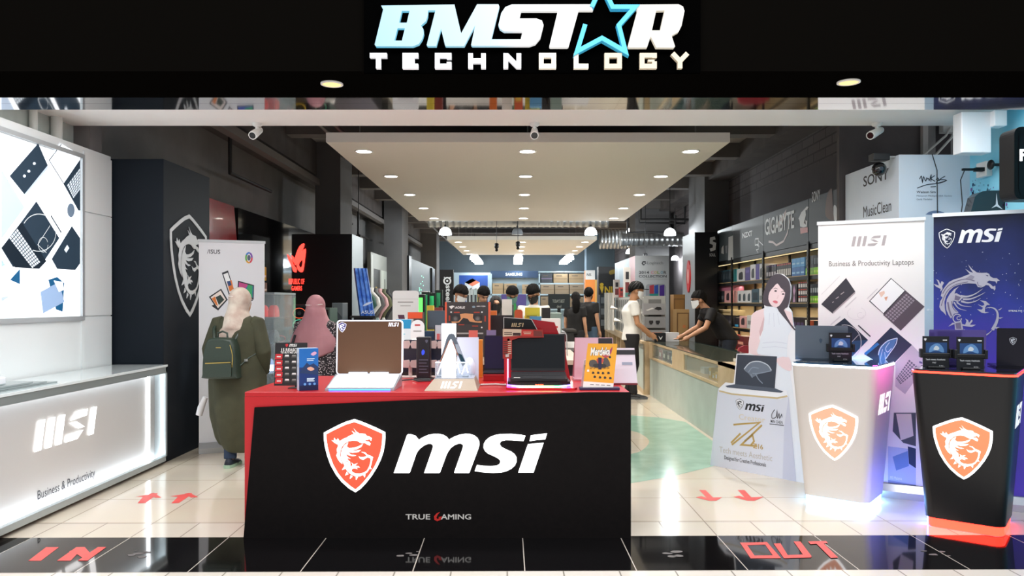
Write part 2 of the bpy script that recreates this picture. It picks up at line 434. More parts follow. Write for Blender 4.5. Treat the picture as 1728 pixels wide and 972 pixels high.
for r, (y, xs) in enumerate(((8.46, (-1.66, .137, 1.93)), (10.13, (-1.63, .14, 1.92)), (11.86, (-1.62, .146, 1.916)), (13.57, (-1.61, .157, 1.91)), (15.2, (-1.6, .164, 1.95)))):
    for c, x in enumerate(xs):
        downlight(x, y, 3.1, .085, 82, 0, 'round recessed light in the near white ceiling panel, %s row, %s of the three' % (NR[r], NC[c]), 'lights in the near ceiling panel')
for r, y in enumerate((21.2, 23, 24.8, 26.4)):
    for c, x in enumerate((-1.56, .2, 1.93)):
        downlight(x, y, 3.1, .1, 80, 0, 'round recessed light in the far white ceiling panel, %s row, %s of the three' % (['front', 'second', 'third', 'rearmost'][r], NC[c]), 'lights in the far ceiling panel')
warm = M('#e8c27a', .4, emit=1.1)
for px, py, w in ((560, 140, 'left'), (1432, 137, 'right')):
    y = .98*F/(CY-py); x = (px-CX)*y/F
    downlight(x, y, 2.42, .042, 3, 0, 'small warm recessed light in the black soffit below the shop sign, %s one' % w, 'lights in the black soffit', (1, .8, .55), warm)

# pendant lamps: milky dome shades on cords
milk = M('#f4fbff', .4, emit=7)
unlit = M('#8d9196', .35)
def pendant(x, y, z, r, label, group, on=True, e=18):
    t = thing('pendant_lamp', label, 'lamp', (x, y, z), group=group)
    s = MB().lathe([(r, 0), (r*.98, r*.35), (r*.86, r*.72), (r*.6, r*1.02), (r*.25, r*1.18), (r*.14, r*1.2)], (0, 0, 0), milk if on else unlit, 24)
    s.lathe([(r*.97, .002), (.001, .004)], (0, 0, 0), milk if on else unlit, 24)
    s.build('lamp_shade', t)
    MB().lathe([(r*.16, r*1.18), (r*.18, r*1.5), (.012, r*1.62)], (0, 0, 0), M('#2a2a2c', .5), 14).build('cap', t)
    MB().tube([(0, 0, r*1.55), (0, 0, 4.1-z)], .007, M('#1a1a1a', .6), 6).build('cord', t)
    if on: lamp('bulb_light', 'POINT', (0, 0, -.05), e, (.9, .97, 1), size=.03, parent=t)
def pend_px(px, py, wpx, Y, label, group, on=True, e=18):
    p = P(px, py, Y); pendant(p.x, Y, p.z, wpx*Y/F/2, label, group, on, e)
G = 'milky dome pendant lamps'
pend_px(751.5, 396, 21, 18, 'milky dome pendant hanging left of the far ceiling panel', G, e=60)
pend_px(997, 396, 21, 18, 'milky dome pendant hanging right of the near panel, above the far panel edge', G, e=60)
pend_px(1130.5, 397, 20, 16.2, 'lit dome pendant in front of the dark right column', G, e=60)
pend_px(1063, 428, 14, 21.5, 'small lit dome pendant between the silver duct and the white display column', G, e=30)
pend_px(1139, 439, 13, 19.3, 'small lit dome pendant right above the white colour display column', G, e=30)
pend_px(1015, 446, 8, 30, 'tiny far dome pendant beside the blue column', G, e=12)
pend_px(873, 396, 19, 19.2, 'unlit grey dome pendant above the front edge of the far panel', 'unlit pendants', False)
pend_px(1064, 394, 15, 21.8, 'lit dome pendant hanging just before the thick silver duct', G, e=20)
for c, x in enumerate((-1.45, .12, 1.95)):
    for r in range(4):
        pendant(x, 27.6+1.15*r, 2.97, .17, 'white dome pendant in the %s row before the far blue wall, %s in its row' % (NC[c], ['nearest', 'second', 'third', 'last'][r]), 'rows of pendants at the far wall', e=14)

for i, (px, py, Y) in enumerate(((838, 416, 17.5), (874, 413, 17.8), (1089, 433, 17.2), (605, 403, 13.2))):
    p = P(px, py, Y); t = thing('hanging_sensor', 'small dark sensor hanging on a thin wire %s' % ['left of the far panel middle', 'before the far panel middle', 'left of the white colour column', 'above the black eye-emblem tower'][i], 'sensor', p, group='hanging sensors')
    MB().lathe([(.02, .08), (.05, .06), (.05, -.02), (.03, -.05)], (0, 0, 0), M('#2a2a2c', .4), 14).ball((0, 0, -.08), .035, M('#121214', .2), 10, 8).build('housing', t); MB().tube([(0, 0, .06), (0, 0, 4.098-p.z)], .007, M('#1c1c1e', .5), 6).build('wire', t)
# services under the ceiling
met = M('#8f8b88', .45, .7)
tag(MB().box((-3.3, 19.5, 3.43), (.12, 23, .10), M('#75716f', .6)).build('cable_tray'), 'long grey metal cable tray running back under the left ceiling', 'cable tray')
def duct(label, x0, x1, y, z, r, n=28):
    prof = []
    for i in range(n+1):
        q = x0+(x1-x0)*i/n
        prof += [(r, q), (r*1.05, q+(x1-x0)/n*.15), (r*1.05, q+(x1-x0)/n*.35), (r, q+(x1-x0)/n*.5)]
    tag(MB().lathe(prof, (0, y, z), M('#a7a9aa', .3, .9), 18, 'x').build('air_duct'), label, 'air duct')
duct('corrugated silver air duct crossing above the far white panel', -2.2, 2.3, 19.62, 3.55, .2)
duct('thick corrugated silver air duct under the right ceiling', 2.45, 4.1, 22.3, 3.26, .27, 16)
duct('corrugated silver air duct over the counter display, right back', 2.6, 4.1, 19, 2.98, .16, 12)
pk = M('#1c1b1c', .6)
for i, (x, y, z) in enumerate(((-3.55, 9.6, 3.05), (-3.55, 15.2, 3.15), (-3.5, 17.2, 2.95), (-3.5, 22, 3.1))):
    tag(MB().tube([(x, y, 3.55), (x, y, z), (x, y+1.6, z)], .025, pk, 8).build('conduit_pipe'), 'thin dark conduit bracket on the left wall, %s from the front' % ['first', 'second', 'third', 'fourth'][i], 'pipe', 'conduits on the left wall')
for i, (x, y, z) in enumerate(((2.75, 16.85, 3.25), (2.6, 17.8, 3.05), (3.0, 18.6, 3.35))):
    tag(MB().tube([(x, y, 4.1), (x, y, z), (x+1.1, y, z), (x+1.1, y, z+.4)], .03, pk, 8).build('conduit_pipe'), 'thin dark ceiling pipe beside the right column, %s from the front' % ['first', 'second', 'third'][i], 'pipe', 'pipes near the right column')
def hung(x, y0, y1, z):
    m = MB()
    for k in range(6): m.tube([(x, y0+.8+k*3.5, z), (x, y0+.8+k*3.5, 4.098)], .008, pk, 6)
    return m
for i, (x, y0, y1, z) in enumerate(((-2.5, 7, 31, 3.72), (-2.25, 7, 31, 3.66))):
    tag(hung(x, y0, y1, z).tube([(x, y0, z), (x, y1, z)], .03, M('#5d2420' if i else '#6e6a66', .5), 8).build('sprinkler_pipe'), ['grey water pipe running back beside the near white panel', 'dull red sprinkler pipe running back beside the near white panel'][i], 'pipe')
tag(MB().tube([(-3.15, 7.4, 3.3), (-3.15, 7.4, 4.1)], .03, pk, 8).tube([(-3.45, 7.4, 3.3), (-2.9, 7.4, 3.3)], .03, pk, 8).build('conduit_pipe'), 'dark tee of pipe hanging behind the left grey wall top', 'pipe')
# pale pipes on the left end wall above the light panel
for i, Y in enumerate((5.95, 6.25)):
    tag(MB().tube([(-3.72, Y, 2.5), (-3.72, Y, 2.94)], .045 if i else .03, M('#d7d8d2', .5), 12).build('wall_pipe'), ['thin pale vertical pipe above the light panel', 'thick pale vertical pipe above the light panel'][i], 'pipe')
slab('wall_left_tile', -3.78, -3.76, 3.95, 6.56, 2.2, 2.94, M('#b9c0ba', .5, noise=.2, nscale=6))
# ================================================================== shop sign
def sign():
    t = thing('shop_sign', 'big shop sign with white and cyan raised letters on the black fascia', 'sign', (0, 3.25, 2.4))
    fr = Fr((0, -.034, 0), loc=(0, 3.25, 2.4)); fb = Fr((0, 0, 0), loc=(0, 3.25, 2.4))
    q = lambda pts, ox, sc: [(ox+x/sc, y/sc) for x, y in pts]
    back = MB(); back.poly(fb, fb.px(rect(614, 123, 1182, -20)), M('#020202', .9, spec=0), .0, t=.015); back.build('backboard', t)
    # letters: front colour fades from cyan to white along the sign (painted), lightly self lit
    m = bpy.data.materials.new('sign_face_fade'); m.use_nodes = True
    nt = m.node_tree; b = nt.nodes['Principled BSDF']; tc = nt.nodes.new('ShaderNodeTexCoord'); sp = nt.nodes.new('ShaderNodeSeparateXYZ'); r = nt.nodes.new('ShaderNodeValToRGB')
    mp = nt.nodes.new('ShaderNodeMapRange'); mp.inputs['From Min'].default_value = -.60; mp.inputs['From Max'].default_value = .72
    nt.links.new(tc.outputs['Object'], sp.inputs[0]); nt.links.new(sp.outputs['X'], mp.inputs['Value']); nt.links.new(mp.outputs[0], r.inputs['Fac'])
    e = r.color_ramp.elements
    e[0].position = 0; e[0].color = rgb('#29bfe8'); e[1].position = 1; e[1].color = rgb('#dcd0b8')
    for p, c in ((.2, '#86d8f2'), (.4, '#b9e9fb'), (.46, '#ffffff'), (.72, '#fff8ec'), (.8, '#eadfca')):
        k = e.new(p); k.color = rgb(c)
    nt.links.new(r.outputs['Color'], b.inputs['Emission Color']); b.inputs['Base Color'].default_value = (.22, .23, .24, 1)
    b.inputs['Emission Strength'].default_value = .5; b.inputs['Roughness'].default_value = .4
    def letter(name, pts, holes=(), mat=m, h=.0):
        mb = MB(); mb.poly(fr, fr.px(pts), mat, h, holes=[fr.px(x) for x in holes], t=.022); return mb.build(name, t)
    A = (620, 6.4); B = (880, 5.959)
    letter('letter', q([(148,60),(170,102),(78,480),(90,500),(490,500),(555,475),(592,420),(608,365),(603,310),(578,275),(632,228),(650,175),(655,112),(735,112),(640,485),(650,497),(742,497),(795,310),(838,490),(850,497),(1045,497),(1165,270),(1120,485),(1132,495),(1322,495),(1338,425),(1425,70),(1415,45),(1185,45),(1012,360),(940,48)], *A),
           [q([(372,118),(455,118),(425,245),(342,245)], *A), q([(325,305),(405,305),(372,438),(292,438)], *A)])
    letter('letter', [(826.8,77.3),(829.3,66.4),(878.6,66.4),(881.7,53),(850.5,53),(843.4,48.4),(841,42),(845.8,21.9),(852.8,11.7),(863.8,7.3),(996.6,7.1),(1000.8,17.6),(976.5,17.6),(959.6,78.5),(957.5,79.7),(928.5,79.7),(927,78),(941.3,18.5),(879.5,18.4),(876.3,31.2),(905,31),(914.4,34.4),(917.3,42),(911.9,63.8),(903.5,73.8),(893.4,77.2)])
    letter('letter', q([(1150,45),(1580,42),(1625,65),(1640,110),(1610,260),(1580,320),(1510,360),(1545,465),(1535,480),(1355,478),(1300,365),(1262,478),(1080,478),(1070,465),(1165,110)], *B),
           [q([(1355,108),(1440,105),(1395,305),(1312,305)], *B)])
    cy = M('#3a9cc0', .5, emit=.35); mb = MB()
    mb.band(fr, fr.px(q([(640,250),(557,522),(808,388),(1043,522),(977,258),(1140,74),(914,74),(808,-150),(706,74)], *B)), .0185, cy, .008, .034)
    mb.build('star', t)
    # TECHNOLOGY, block letters drawn with bars
    L = {'T': [[(0,.86),(1,.86)],[(.5,.86),(.5,0)]], 'E': [[(1,.86),(.12,.86),(.12,.14),(1,.14)],[(.12,.5),(.75,.5)]],
         'C': [[(.88,.62),(.88,.86),(.14,.86),(.14,.14),(.88,.14),(.88,.42)]], 'H': [[(.12,0),(.12,1)],[(.88,0),(.88,1)],[(.12,.5),(.88,.5)]],
         'N': [[(.12,0),(.12,1)],[(.88,0),(.88,1)],[(.17,.88),(.83,.12)]], 'O': [[(.5,.86),(.14,.86),(.14,.14),(.86,.14),(.86,.86),(.5,.86)]],
         'L': [[(.14,1),(.14,.14),(1,.14)]], 'G': [[(.86,.68),(.86,.86),(.14,.86),(.14,.14),(.86,.14),(.86,.46)],[(.86,.50),(.48,.50)]],
         'Y': [[(.06,1),(.5,.48),(.94,1)],[(.5,.48),(.5,0)]]}
    tm = [M('#d4d4d8', .5, emit=.3), M('#cfc7b9', .5, emit=.28), M('#b9ac96', .5, emit=.2)]
    for ch, x0, x1 in (('T',624,652.5),('E',680,705.6),('C',734,761),('H',790.6,819.2),('N',850,879),('O',909.4,938.7),('L',969,993),('O',1020,1049.8),('G',1079.7,1108.6),('Y',1133.4,1162)):
        mb = MB(); (ax, ay), (bx_, by) = fr.px([(x0, 115), (x1, 89.6)])
        for i, st in enumerate(L[ch]): mb.band(fr, [(ax+(bx_-ax)*x, ay+(by-ay)*y) for x, y in st], .009 if (ch == 'G' and i) else .0195, tm[0 if x0 < 900 else 1 if x0 < 1010 else 2], -.0004*i, .02)
        mb.build('letter', t)
sign()

# ================================================================== central counter
red = M('#b3141c', .35, coat=.2); bwood = M('#0d0909', .6, noise=.35, nscale=40, spec=.12)
lit_white = M('#ffffff', .4, emit=1.15); lit_red = M('#f2432c', .4, emit=.8)
def counter():
    t = thing('display_counter', 'red and black promotion counter with lit dragon shield and big white logo', 'counter', (0, 4.72, 0))
    m = MB(); m.bx(-1.656, .703, 0, 1.03, .86, .89, red); m.build('countertop', t, .003)
    m = MB()
    m.bx(-1.656, -1.62, 0, 1.03, 0, .86, red); m.bx(.667, .703, 0, 1.03, 0, .86, bwood); m.bx(-1.62, .667, 0, .03, 0, .86, red); m.bx(-1.62, .667, 1.0, 1.03, 0, .86, red)
    m.build('body', t)
    fr = Fr((0, 0, 0), loc=(0, 4.72, 0))
    m = MB(); m.poly(fr, fr.px([(431, 687), (990, 661.5), (1064, 661.5), (1064, 907), (412.5, 907)]), bwood, .018, t=.018); m.build('front_panel', t)
    fr = Fr((0, -.019, 0), loc=(0, 4.72, 0))
    (x0, y0), (x1, y1) = fr.px([(547, 830), (650.5, 707)])
    m = MB(); emblem(m, fr, x0, y0, x1, y1, lit_white, lit_red, lit_white, .012, .01); o = m.build('shield_emblem', t); o['label'] = 'lit red shield with white dragon'
    (x0, y0), (x1, y1) = fr.px([(665, 797.5), (923, 731)])
    m = MB(); word_round(m, fr, x0, y0, x1, y1, M('#ffffff', .4, emit=1.3), .012, .01); o = m.build('lettering', t); o['label'] = 'big glowing white rounded letters'
    m = MB(); g1 = M('#b9b5b0', .4); g2 = M('#b01d18', .4)
    for s, a, b, mt in (('TRUE', 684.5, 726, g1), ('AMING', 744, 795, g1)):
        (x0, y0), (x1, y1) = fr.px([(a, 876.5), (b, 867.5)]); m.text(fr, s, x0, y0, x1, y1, mt, .002, bold=.018)
    for pts in ([(743,863.5),(737,866),(732.5,871),(733,877),(738,879.5),(744,877),(746,871),(740,872.5),(741,874.5),(738,876),(736.5,873),(739,868)],):
        m.poly(fr, fr.px(pts), g2, .002)
    o = m.build('slogan', t)
counter()

# ================================================================== left lit wall, counter and pillar
def left_wall_panel():
    Y0 = 3.95; t = thing('light_box_wall', 'tall white wall unit with a glowing laptop collage on the left', 'display', (-3.6, Y0, 0), math.pi/2)
    L = 6.86-Y0
    wm = M('#eaeeee', .5)
    m = MB(); m.bx(0, L, .0, .12, .0, 2.735, wm); m.build('body', t)
    fr = Fr((0, 0, 0), loc=(-3.6, Y0, 0), rz=math.pi/2)
    e = lambda *p: fr.px(p)
    # seams and side panels
    xr = e((134, 246))[0][0]; zt = 2.62; zb = e((134, 533))[0][1]
    m = MB(); m.poly(fr, rect(xr+.02, .86, L-.004, zb-.012), wm, .012, t=.012)
    zs = e((140, 357))[0][1]
    m.poly(fr, rect(xr+.05, zb, L-.004, zs-.004), wm, .012, t=.012); m.poly(fr, rect(xr+.05, zs+.004, L-.004, 2.70), wm, .012, t=.012)
    m.build('panel', t)
    m = MB(); m.band(fr, [(0, zt+.03), (xr+.03, zt+.03), (xr+.03, zb-.02), (0, zb-.02)], .035, M('#c8cdd0', .3, .4), .02, t=.02); m.build('frame', t)
    em = .95
    m = MB()
    Wt = M('#f7fbff', .4, emit=.95)
    m.poly(fr, rect(0, zb, xr, zt), Wt, .008)
    sx = lambda pts: e(*[(x/2.7, 200+y/2.7) for x, y in pts])
    dk = M('#2a3947', .6, emit=.4, spec=.1); dk2 = M('#1a2530', .6, emit=.4, spec=.1); sil = M('#b9c9de', .6, emit=.42, spec=.1); ky = M('#d5e0ea', .6, emit=.5, spec=.1); bl = M('#1f567e', .6, emit=.45, spec=.1); ln = M('#c9cfd2', .6, emit=.5, spec=.1); pinkm = M('#f3d9d4', .5, emit=1.0)
    h = .0095
    m.poly(fr, sx([(168,113),(212,213),(105,345),(38,262)]), dk, h); m.poly(fr, sx([(212,213),(210,230),(108,352),(105,345)]), sil, h)
    for a, b in ((105, 262), (125, 240), (150, 205)): m.poly(fr, sx(disc(a, b, 7, 8)), ky, h+.001)
    m.poly(fr, sx([(0,232),(105,405),(0,548)]), sil, h)
    m.poly(fr, sx([(160,377),(265,545),(172,685),(52,675),(0,590),(92,470)]), dk, h); m.poly(fr, sx([(92,470),(205,650),(172,685),(62,678),(0,588),(40,545)]), dk2, h+.001)
    kb = sx([(72,500),(178,655),(140,683),(33,545)])
    def keys(q, nx, ny, mat, hh):
        a, b, c, d = [Vector(x) for x in q]
        for i in range(nx):
            for j in range(ny):
                f = lambda u, v: tuple((a*(1-u)+b*u)*(1-v)+(d*(1-u)+c*u)*v)
                u0, u1, v0, v1 = (i+.12)/nx, (i+.88)/nx, (j+.12)/ny, (j+.88)/ny
                m.poly(fr, [f(u0, v0), f(u1, v0), f(u1, v1), f(u0, v1)], mat, hh)
    keys(kb, 13, 5, ky, h+.002)
    m.band(fr, sx(arc(170, 520, 78, -150, 110, 24, 85)), .006, ln, h+.002); m.band(fr, sx([(222,487),(165,575),(205,612)]), .005, ln, h+.002); m.band(fr, sx(arc(190, 575, 22, 0, 340, 16, 34)), .004, ln, h+.002)
    m.poly(fr, sx([(272,115),(360,165),(360,190),(285,295),(218,190)]), M('#eef4fb', .5, emit=1.1), h); m.band(fr, sx([(274,117),(218,190),(290,305)]), .008, dk2, h+.001)
    m.poly(fr, sx([(360,185),(283,297),(352,420),(360,420)]), dk, h+.001); keys(sx([(358,225),(298,305),(328,365),(358,325)]), 6, 7, ky, h+.002)
    m.poly(fr, sx(disc(318, 418, 17, 16, 32)), M('#66788c', .6, emit=.4), h); m.band(fr, sx([(226,442),(274,520)]), .012, dk, h)
    m.poly(fr, sx([(322,490),(360,545),(360,660),(338,690),(255,685),(230,640)]), dk, h); m.poly(fr, sx([(300,575),(310,590),(296,612),(286,598)]), ky, h+.001)
    m.poly(fr, sx([(85,685),(85,755),(40,735)]), bl, h); m.band(fr, sx([(0,755),(30,740),(60,690)]), .02, pinkm, h); m.poly(fr, sx([(0,815),(40,808),(5,832),(0,832)]), sil, h)
    m.poly(fr, sx([(215,735),(255,722),(288,750),(280,880),(250,870)]), bl, h); m.poly(fr, sx([(178,790),(262,745),(288,835),(190,888)]), M('#8fa9cc', .6, emit=.45), h+.001)
    m.poly(fr, sx([(238,738),(280,745),(285,780),(262,790)]), Wt, h+.002); m.poly(fr, sx([(180,880),(190,890),(185,908),(170,905)]), pinkm, h+.001); m.poly(fr, sx([(255,880),(275,878),(268,905)]), pinkm, h+.001)
    m.poly(fr, sx([(0,640),(18,668),(0,675)]), M('#8fa9c8', .5, emit=1), h)
    o = m.build('glowing_poster', t); o['label'] = 'lit collage of tilted laptops on white'
left_wall_panel()

def left_counter():
    Y0 = 3.6; L = 6.87-Y0; t = thing('service_counter', 'white counter with glowing recessed front below the light wall', 'counter', (-3.1, Y0, 0), math.pi/2)
    wt = M('#e3e7e8', .35); fm = M('#aab3b5', .3, .5); D = .47
    m = MB(); m.bx(0, L, -.005, D, .865, .885, M('#dfe9ea', .12, coat=.5)); m.build('glass_top', t, .002)
    m = MB(); m.bx(0, L, 0, .02, .81, .865, M('#8e9796', .35, .3)); m.bx(0, L, 0, .045, .03, .075, fm); m.bx(L-.03, L, 0, D, .03, .865, fm)
    m.bx(0, L, .045, D, .03, .05, wt); m.bx(0, L, .02, D, .855, .865, wt); m.build('frame', t, .002)
    m = MB(); m.bx(0, L-.03, .10, .14, .05, .86, M('#bbbab7', .5)); m.build('back_panel', t)
    strip = M('#eef6ff', .4, emit=13)
    m = MB(); m.bx(0, L-.05, .05, .065, .055, .066, strip); m.build('light_strip', t)
    m = MB(); m.bx(0, L-.05, .05, .065, .846, .856, strip); m.build('light_strip', t)
    m = MB(); m.bx(L-.175, L-.145, .085, .098, .08, .85, M('#f4faff', .4, emit=5)); m.build('light_strip', t)
    m = MB(); m.bx(.05, L-.05, .1, D-.03, .0, .03, M('#101012', .7)); m.build('plinth', t)
    fr = Fr((0, .10, 0), loc=(-3.1, Y0, 0), rz=math.pi/2)
    (x0, y0), (x1, _), (_, y1) = fr.px([(56, 763), (161, 730), (56.5, 702)])
    m = MB(); word_bars(m, fr, x0, y0, x1, y0+.2, M('#ffffff', .4, emit=1.3), .012, .004); m.build('lettering', t)
    (x0, y0), (x1, y1) = fr.px([(63, 846), (160, 812)])
    m = MB(); m.text(fr, 'Business & Productivity', x0, y0-.01, x1, y0+.07, M('#0a0d1a', .5), .002); m.build('slogan', t)
    # glass slabs on top
    for i, (a, b, z) in enumerate(((.5, 1.72, .885), (.3, 1.6, .897), (.2, 1.45, .909))):
        tag(MB().bx(a, b, .06, .36, 0, .010, M('#9aa6a6', .15, alpha=.75)).build('glass_sheet', loc=(-3.1, Y0, z), rz=math.pi/2), 'loose clear glass sheet on the white left counter, %s of the pile' % ['bottom', 'middle', 'top'][i], 'glass sheet', 'glass sheets on the left counter')
    tag(MB().bx(.2, 1.28, .12, .34, 0, .05, M('#e9eef2', .5)).build('white_tray', loc=(-3.1, Y0, .919), rz=math.pi/2, bevel=.01), 'white tray lying on the glass sheets, left counter', 'tray')
left_counter()

def left_pillar():
    t = thing('clad_pillar', 'dark blue-black pillar cladding with a big white dragon shield', 'pillar', (-3.14, 6.88, 0))
    m = MB(); m.bx(-.60, 0, 0, 1.04, 0, 2.72, M('#171e26', .55, spec=.15, noise=.08, nscale=2)); m.build('cladding', t, .003)
    fr = Fr((0, 0, 0), (0, 1, 0), (0, 0, 1), loc=(-3.14, 6.88, 0))
    (x0, y0), (x1, _), (_, y1) = fr.px([(286, 540), (348, 540), (316, 361)])
    z0 = fr.px([(317, 535)])[0][1]
    m = MB(); emblem(m, fr, x0, z0, x1, y1, M('#d6dadd', .4), None, M('#d6dadd', .4), .006, .005); o = m.build('shield_emblem', t); o['label'] = 'white outline shield with dragon'
left_pillar()
# ================================================================== right side: shelves and signs
bm = M('#121214', .45, .3); board = M('#c9b48c', .5); paperw = M('#e8e8e6', .5)
SX, SY = 3.7, 14.0
def rack():
    t = thing('storage_rack', 'long black slotted steel rack full of boxed accessories on the right wall', 'shelf', (SX, SY, 0), -math.pi/2)
    L = 6.2
    m = MB(); m.bx(-.9, L, .40, .43, .1, 2.2, M('#d9c49a', .6)); m.build('back_panel', t)
    for z in (.65, 1.02, 1.43, 1.78, 2.16):
        m = MB(); m.bx(-.9, L, 0, .4, z-.018, z, M('#3a332b', .5)); m.bx(-.9, L, -.012, 0, z-.055, z+.004, bm)
        if z < 2: m.bx(0, L, -.014, -.012, z-.006, z+.003, M('#b99d6d', .5))
        m.build('shelf_board', t)
    for x in (-.87, 0, .93, 2.58, 4.34, 6.1):
        for y in (-.02, .37):
            m = MB(); m.bx(x-.025, x+.025, y-.012, y+.012, 0, 2.2, bm)
            fr = Fr((x, y-.0125, 0))
            for k in range(40): m.poly(fr, rect(-.007, .12+k*.05, .007, .142+k*.05), M('#77715f', .6), .001)
            m.build('upright', t)
    w = M('#ffe7b0', .5, emit=.7)
    for z in (1.0, 1.405, 1.757, 2.135):
        m = MB(); m.bx(-.85, L, .20, .215, z-.012, z, w); m.build('led_strip', t)
    for x in (.1, 1.7, 3.5, 5.2):
        for z in (.98, 1.38, 1.72, 2.1): lamp('strip_light', 'AREA', (x, .2, z-.01), 2.2, (1, .84, .6), (0, 0, 0), 1.6, .04, parent=t)
    # header signs
    fr0 = dict(loc=(SX, SY, 0), rz=-math.pi/2)
    fr = Fr((0, -.02, 0), **fr0)
    def hdr(y0, y1, col, name='header_sign'):
        m = MB(); m.bx(y0+.006, y1-.006, -.018, .0, 2.17, 2.735, M(col, .5)); return m
    lt = M('#dfe4e8', .4); n7 = M('#8a909a', .5)
    e = lambda pts: fr.px([(1190+x/6.646, 310+y/6.646) for x, y in pts])
    m = hdr(0, .93, '#46535c'); m.poly(fr, e([(262,600),(312,580),(315,850),(258,860)]), lt, .001); m.poly(fr, e([(185,720),(205,690),(210,790),(180,780)]), lt, .001); m.poly(fr, e([(225,700),(250,690),(245,780),(232,780)]), n7, .001); m.build('header_sign', t)
    m = hdr(.93, 2.58, '#474f57')
    (x0, y0), (x1, y1) = e([(418, 635), (528, 508)]); m.text(fr, 'NZXT', x0, y0+.03, x1, y1-.02, lt, .001, bold=.03)
    m.band(fr, e([(560,620),(598,615),(598,680),(560,690),(560,620)]), .02, lt, .001); m.band(fr, e([(598,640),(650,690)]), .014, lt, .001); m.band(fr, e([(580,690),(606,700),(598,735),(575,740),(595,780)]), .016, lt, .001); m.build('header_sign', t)
    m = hdr(2.58, 4.34, '#3c444c'); cp = M('#b79d97', .4)
    (x0, y0), (x1, y1) = e([(672, 630), (1000, 440)]); m.text(fr, 'GIGABYTE', x0, y0+.06, x1, y0+.30, lt, .002, bold=.02)
    m.poly(fr, e([(790,480),(912,285),(905,320),(900,420),(880,400),(850,470)]), cp, .001); m.band(fr, e([(712,650),(760,655),(800,690),(880,645),(920,560),(968,340)]), .03, cp, .0014)
    m.poly(fr, e([(1048,390),(1080,320),(1140,255),(1160,260),(1145,290),(1125,300),(1130,350),(1108,440),(1130,460),(1125,410),(1145,420),(1140,480),(1100,490),(1065,480),(1060,420)]), lt, .001)
    m.poly(fr, e([(1065,495),(1150,488),(1150,545),(1070,562)]), M('#c9503a', .4), .001); m.build('header_sign', t)
    m = hdr(4.34, 5.2, '#41474d'); (x0, y0), (x1, y1) = e([(1198, 240), (1290, 180)]); m.text(fr, 'SONY', x0, y0+.03, x1, y0+.16, lt, .001, bold=.01)
    m.poly(fr, smooth(e([(1420,60),(1375,110),(1350,250),(1355,370),(1440,410),(1435,300)]), 3), M('#6b5147', .5), .001); m.build('header_sign', t)
    m = hdr(5.2, 6.2, '#9fa5a5'); m.poly(fr, smooth(e([(1440,260),(1460,240),(1480,290),(1478,405),(1445,405)]), 2), lt, .001)
    for k in range(3): m.poly(fr, e([(1520,130+90*k),(1628,100+90*k),(1628,118+90*k),(1520,150+90*k)]), M('#6e7676', .5), .001)
    m.build('header_sign', t)
rack()

def prod(px0, px1, z, h, col, label, group, art=None, top=None, depth=.22, X=SX+.03, base=None, name='product_box', dx=0.0):
    """a carton on the rack; art(m, fr, w, h) prints its face"""
    ya, yb = F*X/(px0-CX), F*X/(px1-CX); w = ya-yb
    m = MB(); m.bx(.002, w-.002, 0, depth, 0, h, M(col, .45))
    fr = Fr((0, 0, 0))
    if top: m.poly(fr, rect(.002, h*.62, w-.002, h), M(top, .45), .001)
    if base: m.poly(fr, rect(.002, 0, w-.002, h*.38), M(base, .4), .001)
    if art: art(m, fr, w, h)
    o = m.build(name, loc=(X+dx, ya, z), rz=-math.pi/2); tag(o, label, 'box', group); return o
def blob_art(c, x0=.25, y0=.2, x1=.75, y1=.7):
    return lambda m, fr, w, h: m.poly(fr, smooth([(w*x0, h*y0), (w*(x0+x1)/2, h*(y0-.05)), (w*x1, h*y0), (w*x1*.97, h*y1), (w*(x0+x1)/2, h*y1*1.05), (w*x0*1.1, h*y1*.9)], 3), M(c, .5), .0015)
def bands_art(*cs):
    def f(m, fr, w, h):
        for c, a, b in cs: m.poly(fr, rect(w*.14, h*a, w*.86, h*b), M(c, .5), .0015)
    return f
def run(px0, px1, n, *a, **k):
    X = k.get('X', SX+.03); ya, yb = F*X/(px0-CX), F*X/(px1-CX)
    for i in range(n):
        p0, p1 = CX+F*X/(ya+(yb-ya)*i/n), CX+F*X/(ya+(yb-ya)*(i+1)/n)
        prod(p0, p1, *a, **k)
s1, s2, s3, s4 = 1.781, 1.431, 1.021, .651
run(1198, 1234, 8, s1, .23, '#22333f', 'dark box with teal edge in the row at the far end of the top shelf', 'teal-edged boxes on the top shelf', bands_art(('#3f8ea5', .0, .03), ('#2f6d82', .9, .95), ('#43525c', .3, .7)))
prod(1238, 1243.5, s1, .22, '#3aa0a8', 'teal box on the top shelf beside the first upright', None)
prod(1243.5, 1257, s1, .21, '#dfe3e8', 'white box with a black device, left one on the top shelf', None, blob_art('#2b2f38'))
prod(1257.5, 1265.5, s1, .22, '#4a3a8e', 'purple box between two white boxes on the top shelf', None, bands_art(('#6b5bb2', .6, .8)))
prod(1266, 1275, s1, .25, '#e3e6ea', 'taller white box with a black device on the top shelf', None, blob_art('#31343c'))
prod(1275.3, 1281, s1, .25, '#4f3ea0', 'narrow purple box right of the taller white box, top shelf', None)
prod(1281.5, 1287, s1, .24, '#d4d7db', 'white box against the middle upright, top shelf', None, blob_art('#55585e'))
run(1293, 1310, 4, s1, .20, '#241c2c', 'black box with a purple lid edge on the top shelf behind the cutout hair', 'purple-edged boxes on the top shelf', bands_art(('#5d3f77', .88, .96), ('#c9c4cc', .2, .5)))
run(1311, 1335, 8, s1, .20, '#161416', 'slim black carton with a red cap band in the top shelf row', 'red-capped cartons on the top shelf', bands_art(('#b8433a', .86, .97), ('#d8d4d0', .15, .6)))
